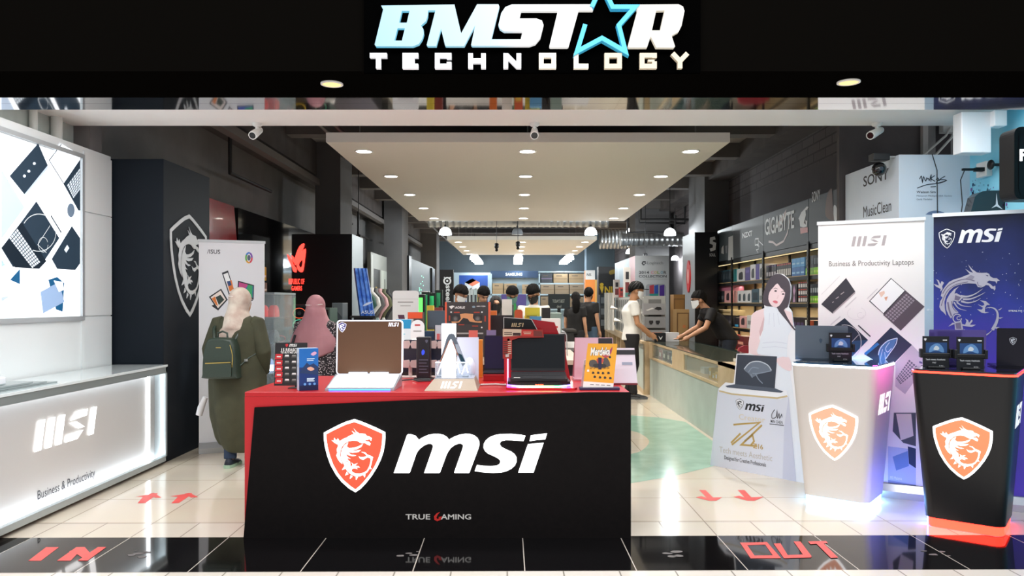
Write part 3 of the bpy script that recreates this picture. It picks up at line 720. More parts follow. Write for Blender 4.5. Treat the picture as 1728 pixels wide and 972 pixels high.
for j in range(2):
    run(1336, 1358, 3, s1+.122*j, .12, '#2e6fb4' if j == 0 else '#4b9bd8', ['blue cube carton in the bottom layer of the blue stack', 'light blue cube carton in the top layer of the blue stack'][j], 'blue stack, %s layer' % ['bottom', 'top'][j], bands_art(('#9fd0f0', .3, .5)))
run(1359.5, 1382, 5, s1, .245, '#1c2023', 'black and lime box at the near end of the top shelf', 'lime boxes on the top shelf', bands_art(('#6e7a80', .55, .85), ('#c9ef6a', .12, .24)), base='#8bd424')
run(1200, 1222, 4, s2, .20, '#34363c', 'dark grey box with a white figure at the far end of the second shelf', 'dark boxes on the second shelf', bands_art(('#70747c', .3, .6)))
prod(1222.5, 1234, s2, .21, '#dca6a9', 'pink box with black headphones, second shelf', None, blob_art('#3c3038', .3, .25, .7, .75))
prod(1206, 1234, s2+.211, .09, '#b06a86', 'flat magenta box lying on the second shelf row', None, name='flat_box')
prod(1239, 1243.5, s2, .2, '#d9a39f', 'narrow pink box beside the first upright, second shelf', None)
run(1244.5, 1268, 3, s2, .20, '#d7dadd', 'white box with dark speaker picture on the second shelf', 'white speaker boxes on the second shelf', blob_art('#4a5860'))
prod(1268.7, 1280.5, s2, .215, '#2f5263', 'dark teal box with a phone picture, second shelf', None, bands_art(('#16303d', .2, .75)))
prod(1281, 1288, s2, .22, '#c7cbca', 'pale box against the middle upright, second shelf', None, bands_art(('#7d8688', .2, .5)))
prod(1335.5, 1345, s2, .25, '#2a1f2b', 'dark box with a pink ribbon shape beside the cutout hair', None, lambda m, fr, w, h: m.poly(fr, [(w*.3, h*.05), (w*.7, h*.05), (w*.55, h*.4), (w*.75, h*.65), (w*.5, h*.95), (w*.3, h*.65), (w*.45, h*.4)], M('#c9a2c4', .5), .0015))
for j in range(3):
    run(1347, 1363, 4, s2+.092*j, .09, '#25232a', 'small jar carton with white label and red lid, %s layer' % ['bottom', 'middle', 'top'][j], 'jar cartons, %s layer' % ['bottom', 'middle', 'top'][j], bands_art(('#d9d6d4', .2, .7), ('#c8452f', .82, .98)))
run(1364, 1382, 5, s2, .235, '#16222b', 'navy and lime carton at the near end of the second shelf', 'lime cartons on the second shelf', bands_art(('#a9b4b8', .55, .8), ('#d2f27c', .12, .25)), base='#86d020')
run(1198, 1208, 3, s3, .19, '#c2c3bd', 'slim white box at the far end of the third shelf', 'white boxes on the third shelf', bands_art(('#6d706c', .3, .5)))
run(1208.5, 1234, 6, s3, .18, '#2d2c33', 'dark purple-grey carton in the far row of the third shelf', 'dark cartons on the third shelf', bands_art(('#65646e', .3, .55)))
prod(1207, 1234, s3+.192, .09, '#cdb98e', 'flat cream box lying on the third shelf cartons', None, bands_art(('#8a7648', .4, .6)), name='flat_box', dx=.02)
prod(1239, 1247, s3, .16, '#2f2a30', 'dark box with a blue corner, third shelf', None, bands_art(('#3f9fd0', .05, .3)))
prod(1248, 1260, s3, .19, '#dba7a5', 'pink box with black earphones on the third shelf', None, blob_art('#40343a', .25, .3, .7, .8))
prod(1260.5, 1271, s3, .21, '#c9ccca', 'pale grey box behind the cutout shoulder, third shelf', None, bands_art(('#8b9190', .3, .6)))
run(1338, 1357, 3, s3, .22, '#1f181e', 'black box with a red and violet figure beside the cutout arm', 'red figure boxes on the third shelf', bands_art(('#7b2a3f', .2, .45), ('#4c3a66', .5, .7)))
run(1358.5, 1363, 1, s3, .19, '#d8dfd8', 'white box with a lime foot on the third shelf', None, base='#8fce4a')
run(1363.2, 1373, 2, s3, .19, '#c8521f', 'orange box with a lime foot on the third shelf', 'orange boxes on the third shelf', base='#7ec43c')
run(1373.2, 1382, 3, s3, .19, '#17191b', 'black box with a lime foot on the third shelf', 'black lime-footed boxes on the third shelf', base='#7ec43c')
for a, b, c, h in ((1204, 1216, '#b5532f', .2), (1217, 1229, '#a83a30', .22), (1230, 1243, '#8c2a2c', .2), (1244, 1256, '#6e2a32', .23)):
    prod(a, b, s4, h, c, {'#b5532f': 'rust orange pack at the far end of the lowest shelf', '#a83a30': 'brick red pack second on the lowest shelf', '#8c2a2c': 'dark red pack above the red chair', '#6e2a32': 'maroon pack nearest on the lowest shelf'}[c], 'red packs on the lowest shelf', bands_art(('#e0a08a', .4, .6)))

def soul_box():
    t = thing('display_tower', 'tall black and grey display tower at the far end of the rack', 'display', (3.24, 13.86, 0))
    m = MB(); m.bx(0, .40, 0, 1.0, 0, 2.7, M('#0e0e10', .4)); m.build('body', t)
    m = MB(); m.bx(-.006, 0, .0, 1.0, 0, 2.7, M('#8d949b', .4)); m.build('side_panel', t)
    fr = Fr((0, -.001, 0), loc=(3.24, 13.86, 0)); lt = M('#e6e8ea', .4)
    m = MB(); e = lambda pts: fr.px([(1190+x/6.646, 310+y/6.646) for x, y in pts])
    m.band(fr, e([(112,608),(70,618),(68,660),(105,675),(100,730),(55,745)]), .055, lt, .001)
    (x0, y0), (x1, y1) = e([(48, 815), (117, 782)]); m.text(fr, 'SOUL', x0, y0, x1, y1, lt, .001, bold=.02); m.build('lettering', t)
    tag(MB().loft([[Vector((3.215+dx, 13.86+.45+.16*sy*math.cos(a), 1.92+.30*math.sin(a))) for a in [i*math.pi/12 for i in range(24)]] for dx, sy in ((0, .9), (.018, 1))], M('#c22a2c', .4)).poly(Fr((3.214, 14.31, 1.92), (0, -1, 0), (0, 0, 1)), disc(0, .0, .05, 14, .14), M('#e9c2bd', .4), .001).build('oval_skim_board'),
        'red oval board with pale print on the grey tower side', 'board')
soul_box()

def white_pillar():
    X0, Y0, Y1, zt = 3.25, 6.52, 7.58, 2.69
    t = thing('clad_pillar', 'white pillar cladding printed with black letters and a signature', 'pillar', (X0, Y0, 0))
    m = MB(); m.bx(0, .62, 0, Y1-Y0, 0, zt, M('#dbe6f1', .4)); m.build('cladding', t, .003)
    fr = Fr((0, -.001, 0), loc=(X0, Y0, 0)); dk = M('#2c3440', .5); gr = M('#7b8896', .5); e = lambda pts: fr.px([(1420+x/4.86, 180+y/4.86) for x, y in pts])
    m = MB()
    (x0, y0), (x1, y1) = e([(615, 710), (772, 690)]); m.text(fr, 'Welson Sim', x0, y0, x1, y1, dk, .001, bold=.012)
    (x0, y0), (x1, y1) = e([(615, 741), (905, 725)]); m.text(fr, 'Malaysian Multiple SEA Games', x0, y0, x1, y1, gr, .001)
    (x0, y0), (x1, y1) = e([(615, 766), (745, 752)]); m.text(fr, 'Gold Medalist', x0, y0, x1, y1, gr, .001)
    for s in ([(640,595),(655,570),(663,620),(672,575),(690,610),(700,580)], [(700,595),(712,590),(720,605),(735,560),(732,615)], [(765,565),(735,590),(768,612)], [(775,600),(790,585),(800,605),(815,590),(850,570)], [(620,668),(700,640),(780,630),(860,605),(800,600),(780,630),(850,612)], [(730,658),(775,655)]):
        m.band(fr, smooth(e(s), 4, False), .007, dk, .001)
    m.poly(fr, smooth(e([(690,885),(720,862),(780,852),(840,868),(865,890)]), 3, False), M('#6f86a8', .5), .001)
    m.build('lettering', t)
    fr = Fr((-.001, Y1-Y0, 0), (0, -1, 0), (0, 0, 1), loc=(X0, Y0, 0)); bk = M('#14161a', .5); m = MB()
    (x0, y0), (x1, _), (_, y1) = e2 = fr.px([(1420+180/4.86, 180+660/4.86), (1420+388/4.86, 180+600/4.86), (1420+180/4.86, 180+575/4.86)])
    m.text(fr, 'SONY', x0, y0, x1, y1+.0, bk, .001, bold=.012)
    (x0, y0), (x1, _), (_, y1) = fr.px([(1420+180/4.86, 180+912/4.86), (1420+408/4.86, 180+850/4.86), (1420+180/4.86, 180+820/4.86)])
    m.text(fr, 'MusicClean', x0, y0, x1, y1, bk, .001); m.build('lettering', t)
    # corner trim of the next wall bay
    tag(MB().bx(3.88, 3.95, 6.57, 6.6, 0, 2.94, M('#d5dbe0', .5)).build('edge_trim'), 'pale vertical edge strip between the white pillar and the blue wall', 'trim')
white_pillar()

# wall gadgets on the right
slab('wall_right_bay', 4.0, 5.2, 7.6, 7.66, 0, 4.1, M('#8a8886', .8, noise=.1, nscale=4))
tag(MB().bx(4.0, 4.05, 7.55, 7.6, 2.5, 4.1, M('#b9b6b2', .6)).build('wall_pipe'), 'white vertical trunking left of the wall socket', 'pipe')
def boxthing(name, label, cat, x0, x1, y0, y1, z0, z1, col, bevel=.008, group=None, rough=.45, extra=None):
    t = MB().bx(x0, x1, y0, y1, z0, z1, M(col, rough))
    if extra: extra(t)
    return tag(t.build(name, bevel=bevel), label, cat, group)
p0, p1 = P(1618, 262, 6.0), P(1665, 196, 6.0)
boxthing('router_box', 'large white wall box below the ceiling, right corner', 'network box', 3.42, 3.65, 5.9, 6.02, 2.585, 2.9, '#e4e9ee')
boxthing('alarm_box', 'small white sensor box beside the large white wall box', 'sensor', 3.64, 3.74, 5.85, 5.95, 2.78, 2.90, '#eceff2')
boxthing('wall_socket', 'grey-white wall socket with two plugs above the white pillar', 'socket', 4.18, 4.32, 7.52, 7.6, 3.1, 3.24, '#cfd0cc', .005)
for i, (a, b) in enumerate((((4.24, 7.5, 3.14), (3.7, 7.45, 2.70)), ((4.28, 7.46, 3.12), (3.85, 7.36, 2.70)))):
    a, b = Vector(a), Vector(b); mid = (a+b)/2+Vector((-.06, 0, -.10))
    tag(MB().tube([a, a+Vector((-.05, -.01, -.08)), mid, b+Vector((-.0, 0, .06)), b], .012, M('#d9d9d2', .5), 8).build('power_cable'), 'white power cable hanging from the wall socket, %s one' % ['outer', 'inner'][i], 'cable', 'cables from the wall socket')
def plug_socket():
    t = thing('plug_socket', 'white socket with a black plug on the blue wall', 'socket', (3.85, 6.30, 0))
    z = P(1655, 283, 6.25).z
    MB().bx(-.05, 0, -.09, .05, z-.07, z+.05, M('#eef0ee', .4)).build('socket_plate', t, .005)
    MB().bx(-.12, -.05, -.07, -.03, z-.03, z+.0, M('#141416', .5)).bx(-.22, -.12, -.062, -.038, z-.024, z-.006, M('#141416', .5)).build('plug', t)
    MB().tube([(-.2, -.05, z-.015), (-.235, -.05, z-.1), (-.22, -.05, z-.3), (-.25, -.05, z-.5), (-.26, -.05, z-.85)], .004, M('#15161a', .5), 6).build('cord', t)
plug_socket()
tag(MB().tube([(3.52, 6.50, 2.69), (3.55, 6.48, 2.55), (3.56, 6.49, 2.2), (3.60, 6.49, 2.0), (3.56, 6.49, 1.8)], .004, M('#15161a', .5), 6).build('thin_cable'), 'thin black cable hanging down the white pillar front', 'cable')
def mural():
    m = MB(); fr = Fr((3.848, 6.5, 0), (0, -1, 0), (0, 0, 1)); R = random.Random(3)
    for k in range(230):
        y = R.random()**1.3*.5; z = 1.95+R.random()*.55*(1-y*.8); r = .003+.013*R.random()**3
        m.poly(fr, disc(y, z, r, 7, r*1.3), M(R.choice(['#1f4d73', '#2b6f9a', '#18344e', '#7b4fa0']), .5), .001)
    tag(m.build('splash_mural'), 'dark blue splash dots printed on the blue wall above the navy banner', 'mural')
mural()
def capsule():
    t = thing('helmet_display', 'glossy black rounded display with a white star under the hanging sign', 'display', (3.78, 6.1, 0))
    z = P(1680, 340, 6.1).z
    m = MB(); m.loft([[Vector((-.20+.4*u, dy, z-.09))+Vector((0, 0, .17*max(0, 1-(2*u-1)**4)**.5)) for u in [i/12 for i in range(13)]]+[Vector((.2, dy, z-.09)), Vector((-.2, dy, z-.09))] for dy in (-.05, .05)], M('#16171b', .15, coat=.6), True, False)
    m.poly(Fr((0, -.051, z)), [(-.04, -.06), (-.005, -.03), (0, .06), (.012, -.03), (.05, -.07), (.0, -.045)], M('#d9dde2', .4), .001)
    m.build('shell', t)
capsule()
def hang_sign():
    t = thing('projecting_sign', 'thick black rounded projecting sign with a white letter at the right edge', 'sign', (3.6, 5.2, 2.38))
    m = MB(); o = rrect(-.23, -.245, .25, .245, .05)
    m.poly(Fr((0, 0, 0)), o, M('#0b0a0b', .45, spec=.25), .0, t=.16); m.build('case', t, .004)
    m = MB(); fr = Fr((0, 0, 0)); m.poly(fr, rrect(-.20, -.215, .25, .215, .035), M('#0f0e10', .4, spec=.25), .003)
    (x0, y0), (x1, y1) = Fr((0, 0, 0), loc=(3.6, 5.2, 2.38)).px([(1720, 272), (1732, 252)])
    m.text(fr, 'F', x0, y0, x1, y1, M('#ffffff', .4, emit=2), .005, bold=.03); m.build('face', t)
    MB().bx(.2, .25, .05, .1, -.18, -.12, M('#222222', .5)).build('bracket', t)
    p = P(1672, 278, 6.12)
    tag(MB().ball((p.x, 6.12, p.z), (.02, .04, .04), M('#141414', .4)).tube([(p.x, 6.12, p.z), (3.85, 6.12, p.z)], .012, M('#141414', .4), 8).build('wall_mount'), 'small black knob mount on the blue wall left of the hanging sign', 'mount')
hang_sign()

# cameras under the white ceiling strip
def cctv(px, label, Y=6.45, tilt=1):
    x = (px-CX)*Y/F; t = thing('security_camera', label, 'camera', (x, Y, 2.94), group='white ceiling cameras')
    w = M('#e6e6e2', .35)
    MB().lathe([(.04, 0), (.04, -.02), (.025, -.03)], (0, 0, 0), w, 18).tube([(0, 0, -.02), (0, 0, -.06)], .016, w, 10).build('mount', t)
    a = Vector((-.05*tilt, -.07, -.04)); c = Vector((0, 0, -.075))
    MB().tube([c-a*.9, c-a*.7, c+a*.9, c+a*1.2], [.010, .027, .036, .034], w, 16).build('housing', t)
    MB().tube([c+a*1.2, c+a*1.24], [.028, .024], M('#0c0c0e', .1), 14).build('lens', t)
cctv(1480, 'white bullet camera under the ceiling strip above the printed white pillar', tilt=1.6)
cctv(902, 'white bullet camera under the ceiling strip, middle of the entrance', tilt=.05)
cctv(434, 'white bullet camera under the ceiling strip, left of the near ceiling panel', tilt=.2)
def ptz():
    t = thing('dome_camera', 'black ball camera on a bracket at the white pillar corner', 'camera', (3.12, 6.6, 2.655))
    MB().bx(-.07, .07, -.05, .05, -.005, .055, M('#17171a', .4)).bx(.07, .16, -.02, .02, .02, .035, M('#b5b8ba', .4)).build('mount', t, .004)
    MB().ball((0, 0, -.075), .06, M('#0d0d10', .12, coat=.6), 18, 12).build('ball', t)
    MB().lathe([(.018, -.062), (.012, -.066)], (-.01, 0, -.08), M('#3c3f48', .1), 12, 'y').build('lens', t)
ptz()
# ================================================================== banners, cutout, plinths
def rollup(label, x, y, rz, w, h, cloth, paint, edge='#cfd2d4'):
    t = thing('roll_up_banner', label, 'banner', (x, y, 0), rz)
    m = MB(); n = 10; fw = Fr((0, -.004, 0), loc=(x, y, 0), rz=rz)
    m.bx(0, w, -.004, 0, .09, h, cloth); paint(m, fw); o = m.build('printed_sheet', t)
    met2 = M('#c3c6c8', .3, .8)
    m = MB(); m.loft([[Vector((xx, -.07, .0)), Vector((xx, -.075, .05)), Vector((xx, -.03, .095)), Vector((xx, .03, .095)), Vector((xx, .075, .05)), Vector((xx, .07, 0))] for xx in (-.002, w+.002)], met2, True, False); m.build('base', t)
    MB().bx(-.008, w+.008, -.012, .008, h-.004, h+.022, M(edge, .4)).build('top_rail', t)
    MB().tube([(w/2, .03, .09), (w/2, .02, h)], .012, met2, 8).build('pole', t)
    return t
def paint_white(m, fr):
    e = lambda pts: fr.px([(1380+x/4.858, 360+y/4.858) for x, y in pts])
    gy = M('#a89fa0', .5); tx = M('#77706f', .5); dk = M('#3a3840', .5); dk2 = M('#5a4f58', .5); kl = M('#9b8f98', .5); wh = M('#f4f4f2', .5); pt = M('#e9c9b4', .5); ln = M('#d8d4d4', .5)
    (x0, y0), (x1, _), (_, y1) = e([(274, 272), (566, 262), (280, 190)]); word_bars(m, fr, x0, y0, x1, y1+.0, gy, .001)
    (x0, y0), (x1, _), (_, y1) = e([(92, 442), (786, 430), (92, 400)]); m.text(fr, 'Business & Productivity Laptops', x0, y0-.006, x1, y1+.006, tx, .001)
    h = .001
    m.poly(fr, e([(232,530),(307,640),(122,822),(28,745)]), dk, h); m.poly(fr, e([(307,640),(307,655),(125,822),(122,812)]), gy, h+.0004)
    for a, b, r in ((125, 728, 6), (160, 692, 12), (202, 655, 14)): m.band(fr, e([(a-r, b+r*.7), (a+r, b-r*.7)]), .006, gy, h+.0004)
    m.band(fr, e([(30,665),(180,515)]), .003, ln, h); m.band(fr, e([(225,772),(315,688)]), .008, ln, h); m.band(fr, e([(405,700),(490,618)]), .008, ln, h); m.band(fr, e([(105,915),(185,845)]), .008, ln, h)
    m.poly(fr, e([(600,530),(722,635),(545,830),(420,720)]), dk, h); m.poly(fr, e([(602,538),(712,634),(538,818),(430,718)]), wh, h+.0004)
    m.poly(fr, e([(500,650),(545,635),(550,655),(520,690)]), pt, h+.0008); m.poly(fr, e([(545,690),(575,680),(560,720)]), M('#dba27e', .5), h+.0008)
    m.poly(fr, e([(722,635),(875,765),(680,962),(535,832)]), dk2, h)
    q = [Vector(p) for p in e([(725,655),(800,715),(620,895),(545,835)])]
    for i in range(11):
        for j in range(4):
            g = lambda u, v: tuple((q[0]*(1-v)+q[1]*v)*(1-u)+(q[3]*(1-v)+q[2]*v)*u)
            m.poly(fr, [g((i+.15)/11, (j+.15)/4), g((i+.15)/11, (j+.85)/4), g((i+.85)/11, (j+.85)/4), g((i+.85)/11, (j+.15)/4)], kl, h+.0004)
    m.band(fr, e(arc(318, 820, 75, -60, 230, 20, 52)), .002, ln, h); m.band(fr, e(arc(350, 835, 26, 0, 300, 14, 22)), .002, ln, h)
    # lower laptops
    p = lambda pts: fr.px([(1320+x/6.076, 540+y/6.076) for x, y in pts]); blu = M('#27496b', .5); blu2 = M('#2f7ab8', .5); ice = M('#cfe0f0', .5)
    m.poly(fr, p([(640,-20),(880,205),(700,380),(430,300),(480,100)]), M('#232c3c', .5), h); m.poly(fr, p([(690,215),(880,205),(720,370),(640,330)]), blu, h+.0004)
    m.band(fr, p(arc(640, 230, 170, -100, 60, 18, 180)), .004, ln, h+.0008); m.band(fr, p([(785,150),(690,250),(740,320)]), .003, ln, h+.0008); m.band(fr, p([(780,55),(905,170)]), .009, dk, h)
    m.poly(fr, p([(1115,75),(1330,255),(1150,440),(985,440),(840,350)]), M('#22304a', .5), h); m.poly(fr, p([(985,330),(1010,265),(1080,205),(1180,185),(1140,280),(1040,440),(1000,440)]), M('#4877ab', .5), h+.0004)
    m.band(fr, smooth(p([(1180,185),(1080,215),(1005,290),(985,360)]), 3, False), .006, ice, h+.0008); m.band(fr, smooth(p([(1180,185),(1165,250),(1110,330),(1060,400)]), 3, False), .005, ice, h+.0008); m.band(fr, smooth(p([(1100,230),(1060,290),(1080,330),(1120,290)]), 3, False), .004, ice, h+.0008); m.band(fr, p([(1030,300),(1000,420)]), .003, ice, h+.0008); m.band(fr, p([(1050,330),(1060,410)]), .003, ice, h+.0008); m.band(fr, p([(850,350),(985,240)]), .02, blu2, h+.0003)
    m.poly(fr, p([(1330,255),(1500,430),(1260,760),(1160,680),(1160,440)]), M('#b9b4c0', .5), h)
    q = [Vector(z) for z in p([(1300,400),(1420,500),(1210,665),(1165,600)])]
    for i in range(9):
        for j in range(5):
            g = lambda u, v: tuple((q[0]*(1-v)+q[1]*v)*(1-u)+(q[3]*(1-v)+q[2]*v)*u)
            m.poly(fr, [g((i+.15)/9, (j+.15)/5), g((i+.15)/9, (j+.85)/5), g((i+.85)/9, (j+.85)/5), g((i+.85)/9, (j+.15)/5)], M('#5d6070', .5), h+.0004)
    r = lambda pts: fr.px([(1180+x/2.558, 540+y/2.558) for x, y in pts])
    m.poly(fr, r([(815,690),(935,715),(935,560),(815,545)]), M('#b8c4dc', .5), h); m.poly(fr, r([(840,400),(935,400),(935,545),(880,530),(835,480)]), M('#4a4f5c', .5), h+.0003)
    m.poly(fr, r([(850,405),(915,405),(925,500),(870,520)]), M('#d9cfcb', .5), h+.0006); m.poly(fr, r([(835,590),(900,565),(905,630),(850,650)]), M('#6f8fc0', .5), h+.0006); m.poly(fr, r([(900,545),(935,555),(935,640),(905,620)]), M('#1e3356', .5), h+.0006)
    m.poly(fr, r([(815,690),(935,712),(935,745),(815,725)]), M('#8f9ab8', .5), h+.0006)
    (x0, y0), (x1, y1) = fr.px([(1502, 810), (1522, 805)]); m.text(fr, 'MSI Malaysia', x0, y0, x1, y1, wh, .0022)
rollup('white roll-up banner with slanted grey logo and tilted laptops', 2.35, 5.97, math.radians(-28.9), .728, 2.04, M('#efece9', .5), paint_white)
def paint_navy(m, fr):
    e = lambda pts: fr.px([(1560+x/3.738, 360+y/3.738) for x, y in pts]); wh = M('#f2f2f6', .4)
    (x0, _), (x1, _), (_, y1), (_, y0) = e([(90, 160), (193, 150), (140, 97), (140, 222)])
    emblem(m, fr, x0, y0, x1, y1, wh, M('#1f2745', .5), wh, .001)
    (x0, y0), (x1, _), (_, y1) = e([(212, 188), (494, 178), (240, 112)]); word_round(m, fr, x0, y0, x1, y1+.012, wh, .001)
    sil = M('#cfcbd8', .3, .3); dk = M('#867d98', .35, .3); g = lambda l: fr.px([(1570+a/6.3, 440+b/6.3) for a, b in l])
    for l in ([(400,38),(445,90),(495,125),(545,130),(600,128),(625,140),(635,165),(670,185),(705,185),(738,212),(712,215),(705,245),(690,220),(650,215),(625,210),(600,228),(640,250),(665,275),(690,265),(692,300),(680,318),(670,300),(645,295),(620,262),(590,258),(575,270),(540,285),(505,280),(488,250),(480,245),(400,240),(320,250),(250,275),(200,320),(165,380),(150,440),(155,510),(170,585),(140,550),(110,525),(95,490),(105,430),(130,390),(110,375),(125,320),(160,270),(200,225),(250,200),(320,180),(380,155),(420,142),(370,85),(420,118),(455,128),(430,95)],
              [(105,330),(110,300),(60,275),(35,245),(65,255),(92,265),(75,215),(60,195),(90,210),(105,250),(120,215),(145,235),(125,270),(130,300)],
              [(305,272),(270,310),(255,350),(280,345),(330,375),(345,395),(310,430),(280,435),(240,420),(235,470),(260,510),(300,550),(250,565),(220,615),(195,580),(170,520),(165,470),(175,410),(205,355),(250,305)],
              [(525,420),(590,430),(635,470),(600,470),(580,500),(580,545),(625,548),(580,558),(540,550),(495,515),(545,520),(560,500),(500,462),(550,480),(575,470),(565,445)],
              [(715,525),(765,498),(740,525)], [(720,605),(775,600),(740,618)], [(670,705),(738,705),(700,725)],
              [(255,650),(330,640),(350,735),(262,735)], [(190,700),(240,655),(262,670)],
              [(330,670),(370,680),(385,640),(370,615),(400,630),(410,660),(440,625),(450,640),(420,680),(485,680),(440,705),(400,700),(340,690)]):
        m.poly(fr, g(l), sil, .0016)
    for l, w in (([(320,378),(400,380),(480,350),(558,296)], 26), ([(345,410),(430,405),(520,370),(583,335)], 22), ([(325,430),(400,446),(480,430),(535,398)], 22), ([(280,440),(340,478),(440,490)], 18), ([(250,440),(300,505),(385,530)], 18), ([(660,735),(700,660),(715,600),(710,545),(680,508),(630,496),(585,506)], 36), ([(350,745),(430,780),(520,800),(600,785),(660,735)], 40)):
        q = smooth(l, 4, False); n = len(q)
        L, R = [], []
        for i in range(n):
            d = (Vector(q[min(i+1, n-1)])-Vector(q[max(i-1, 0)])).normalized(); ww = w*.5*(1-.9*i/(n-1)); L.append((q[i][0]-d.y*ww, q[i][1]+d.x*ww)); R.append((q[i][0]+d.y*ww, q[i][1]-d.x*ww))
        m.poly(fr, g(L+R[::-1]), sil, .0018)
    m.band(fr, g(arc(285, 612, 44, 0, 330, 18)), .007, sil, .0022); m.band(fr, g(arc(300, 610, 18, 40, 320, 12)), .005, sil, .0026)
    for l, w in (([(130,350),(180,275),(260,225),(370,195),(470,215)], .006), ([(115,480),(140,400),(190,310),(280,250),(400,225)], .005), ([(185,440),(200,520),(225,590)], .010), ([(500,225),(510,262),(545,272)], .004), ([(225,430),(240,500),(280,545)], .005)):
        m.band(fr, g(smooth(l, 3, False)), w, dk, .0024)
    m.poly(fr, g([(265,365),(325,388),(300,425),(255,415)]), dk, .0024); m.poly(fr, g([(375,190),(430,150),(470,170),(440,210)]), M('#a9a2b4', .3, .3), .0022); m.poly(fr, g([(585,150),(615,155),(610,168)]), M('#3b3567', .5), .0026); m.poly(fr, g([(265,665),(320,655),(330,725),(275,725)]), dk, .0022)
    (x0, y0), (x1, _), (_, y1) = e([(530, 620), (645, 614), (530, 610)]); m.text(fr, 'STEALTH 17', x0, y0, x1, y1, wh, .001, bold=.02)
    (x0, y0), (x1, _), (_, y1) = e([(14, 612), (50, 610), (14, 604)]); m.text(fr, 'GE 76', x0, y0, x1, y1, wh, .001, bold=.02)
    R = random.Random(5)
    for k in range(60):
        (x, y), = e([(20+600*R.random(), 240+400*R.random())]); r = .001+.002*R.random(); m.poly(fr, disc(x, y, r, 6), wh, .0008)
def navy_cloth():
    m = bpy.data.materials.new('navy_galaxy_print'); m.use_nodes = True; nt = m.node_tree; b = nt.nodes['Principled BSDF']
    tc = nt.nodes.new('ShaderNodeTexCoord'); sp = nt.nodes.new('ShaderNodeSeparateXYZ'); mr = nt.nodes.new('ShaderNodeMapRange'); n = nt.nodes.new('ShaderNodeTexNoise'); ad = nt.nodes.new('ShaderNodeMath'); r = nt.nodes.new('ShaderNodeValToRGB')
    mr.inputs['From Min'].default_value = 2.05; mr.inputs['From Max'].default_value = .9; n.inputs['Scale'].default_value = 3; n.inputs['Detail'].default_value = 5
    nt.links.new(tc.outputs['Object'], sp.inputs[0]); nt.links.new(sp.outputs['Z'], mr.inputs['Value']); nt.links.new(tc.outputs['Object'], n.inputs['Vector'])
    ad.operation = 'MULTIPLY_ADD'; ad.inputs[1].default_value = .5; nt.links.new(n.outputs['Fac'], ad.inputs[0]); nt.links.new(mr.outputs[0], ad.inputs[2])
    nt.links.new(ad.outputs[0], r.inputs['Fac']); nt.links.new(r.outputs['Color'], b.inputs['Base Color'])
    e = r.color_ramp.elements; e[0].color = rgb('#1b2038'); e[0].position = .25; e[1].color = rgb('#4a3fa6'); e[1].position = 1.0
    k = e.new(.6); k.color = rgb('#27326f'); k = e.new(.8); k.color = rgb('#3440a0')
    b.inputs['Roughness'].default_value = .4
    return m
rollup('navy roll-up banner with a silver dragon and white rounded logo', 3.035, 5.585, math.radians(-28), .82, 2.06, navy_cloth(), paint_navy, '#dfe3ea')

# ASUS banner on the left
def paint_asus(m, fr):
    e = lambda pts: fr.px([(260+x/2.43, 300+y/2.43) for x, y in pts]); dk = M('#2c2d33', .5); wh = M('#fafafa', .5); org = M('#e07b35', .5)
    (x0, y0), (x1, _), (_, y1) = e([(218, 311), (271, 311), (225, 294)]); m.text(fr, '/ISUS', x0, y0, x1, y1, dk, .001, bold=.01)
    for k, c in enumerate(('#d94a5a', '#e0a33c', '#5fae4f', '#3f7fd0', '#7a4fb0')):
        m.band(fr, [q for q in e(arc(389, 328, 12, 72*k, 72*k+72, 6, 20))], .016, M(c, .5), .001)
    m.poly(fr, e(disc(389, 328, 7, 12, 12)), M('#5d6678', .5), .001)
    m.poly(fr, e([(278,390),(303,380),(330,465),(308,485)]), dk, .001); m.poly(fr, e([(284,396),(302,389),(326,462),(310,475)]), wh, .0014); m.poly(fr, e([(298,425),(318,420),(326,455),(310,468)]), org, .0018); m.poly(fr, e([(298,425),(312,422),(318,440),(305,445)]), M('#2d4a7c', .5), .0022)
    m.poly(fr, e([(225,488),(275,455),(302,500),(262,545)]), dk, .001); m.poly(fr, e([(232,490),(273,462),(295,500),(262,535)]), M('#f1e3da', .5), .0014); m.poly(fr, e([(252,490),(272,480),(288,500),(266,522)]), M('#33413a', .5), .0018); m.poly(fr, e([(236,495),(250,487),(262,525),(255,522)]), org, .0018); m.poly(fr, e([(235,525),(250,518),(264,545)]), dk, .0012)
    m.poly(fr, e([(344,422),(410,440),(408,500),(340,490)]), dk, .001); m.poly(fr, e([(348,428),(406,444),(404,495),(344,485)]), M('#2d5fc0', .5), .0014); m.poly(fr, e([(348,428),(385,438),(365,470),(346,465)]), M('#c24a86', .5), .0018); m.poly(fr, e([(385,438),(404,443),(403,492),(370,480)]), M('#3aa86a', .5), .0018)
rollup('white roll-up banner with small gadgets, standing against the dark pillar', -3.02, 7.36, math.radians(24), .60, 2.02, M('#e9e9ec', .5), paint_asus)

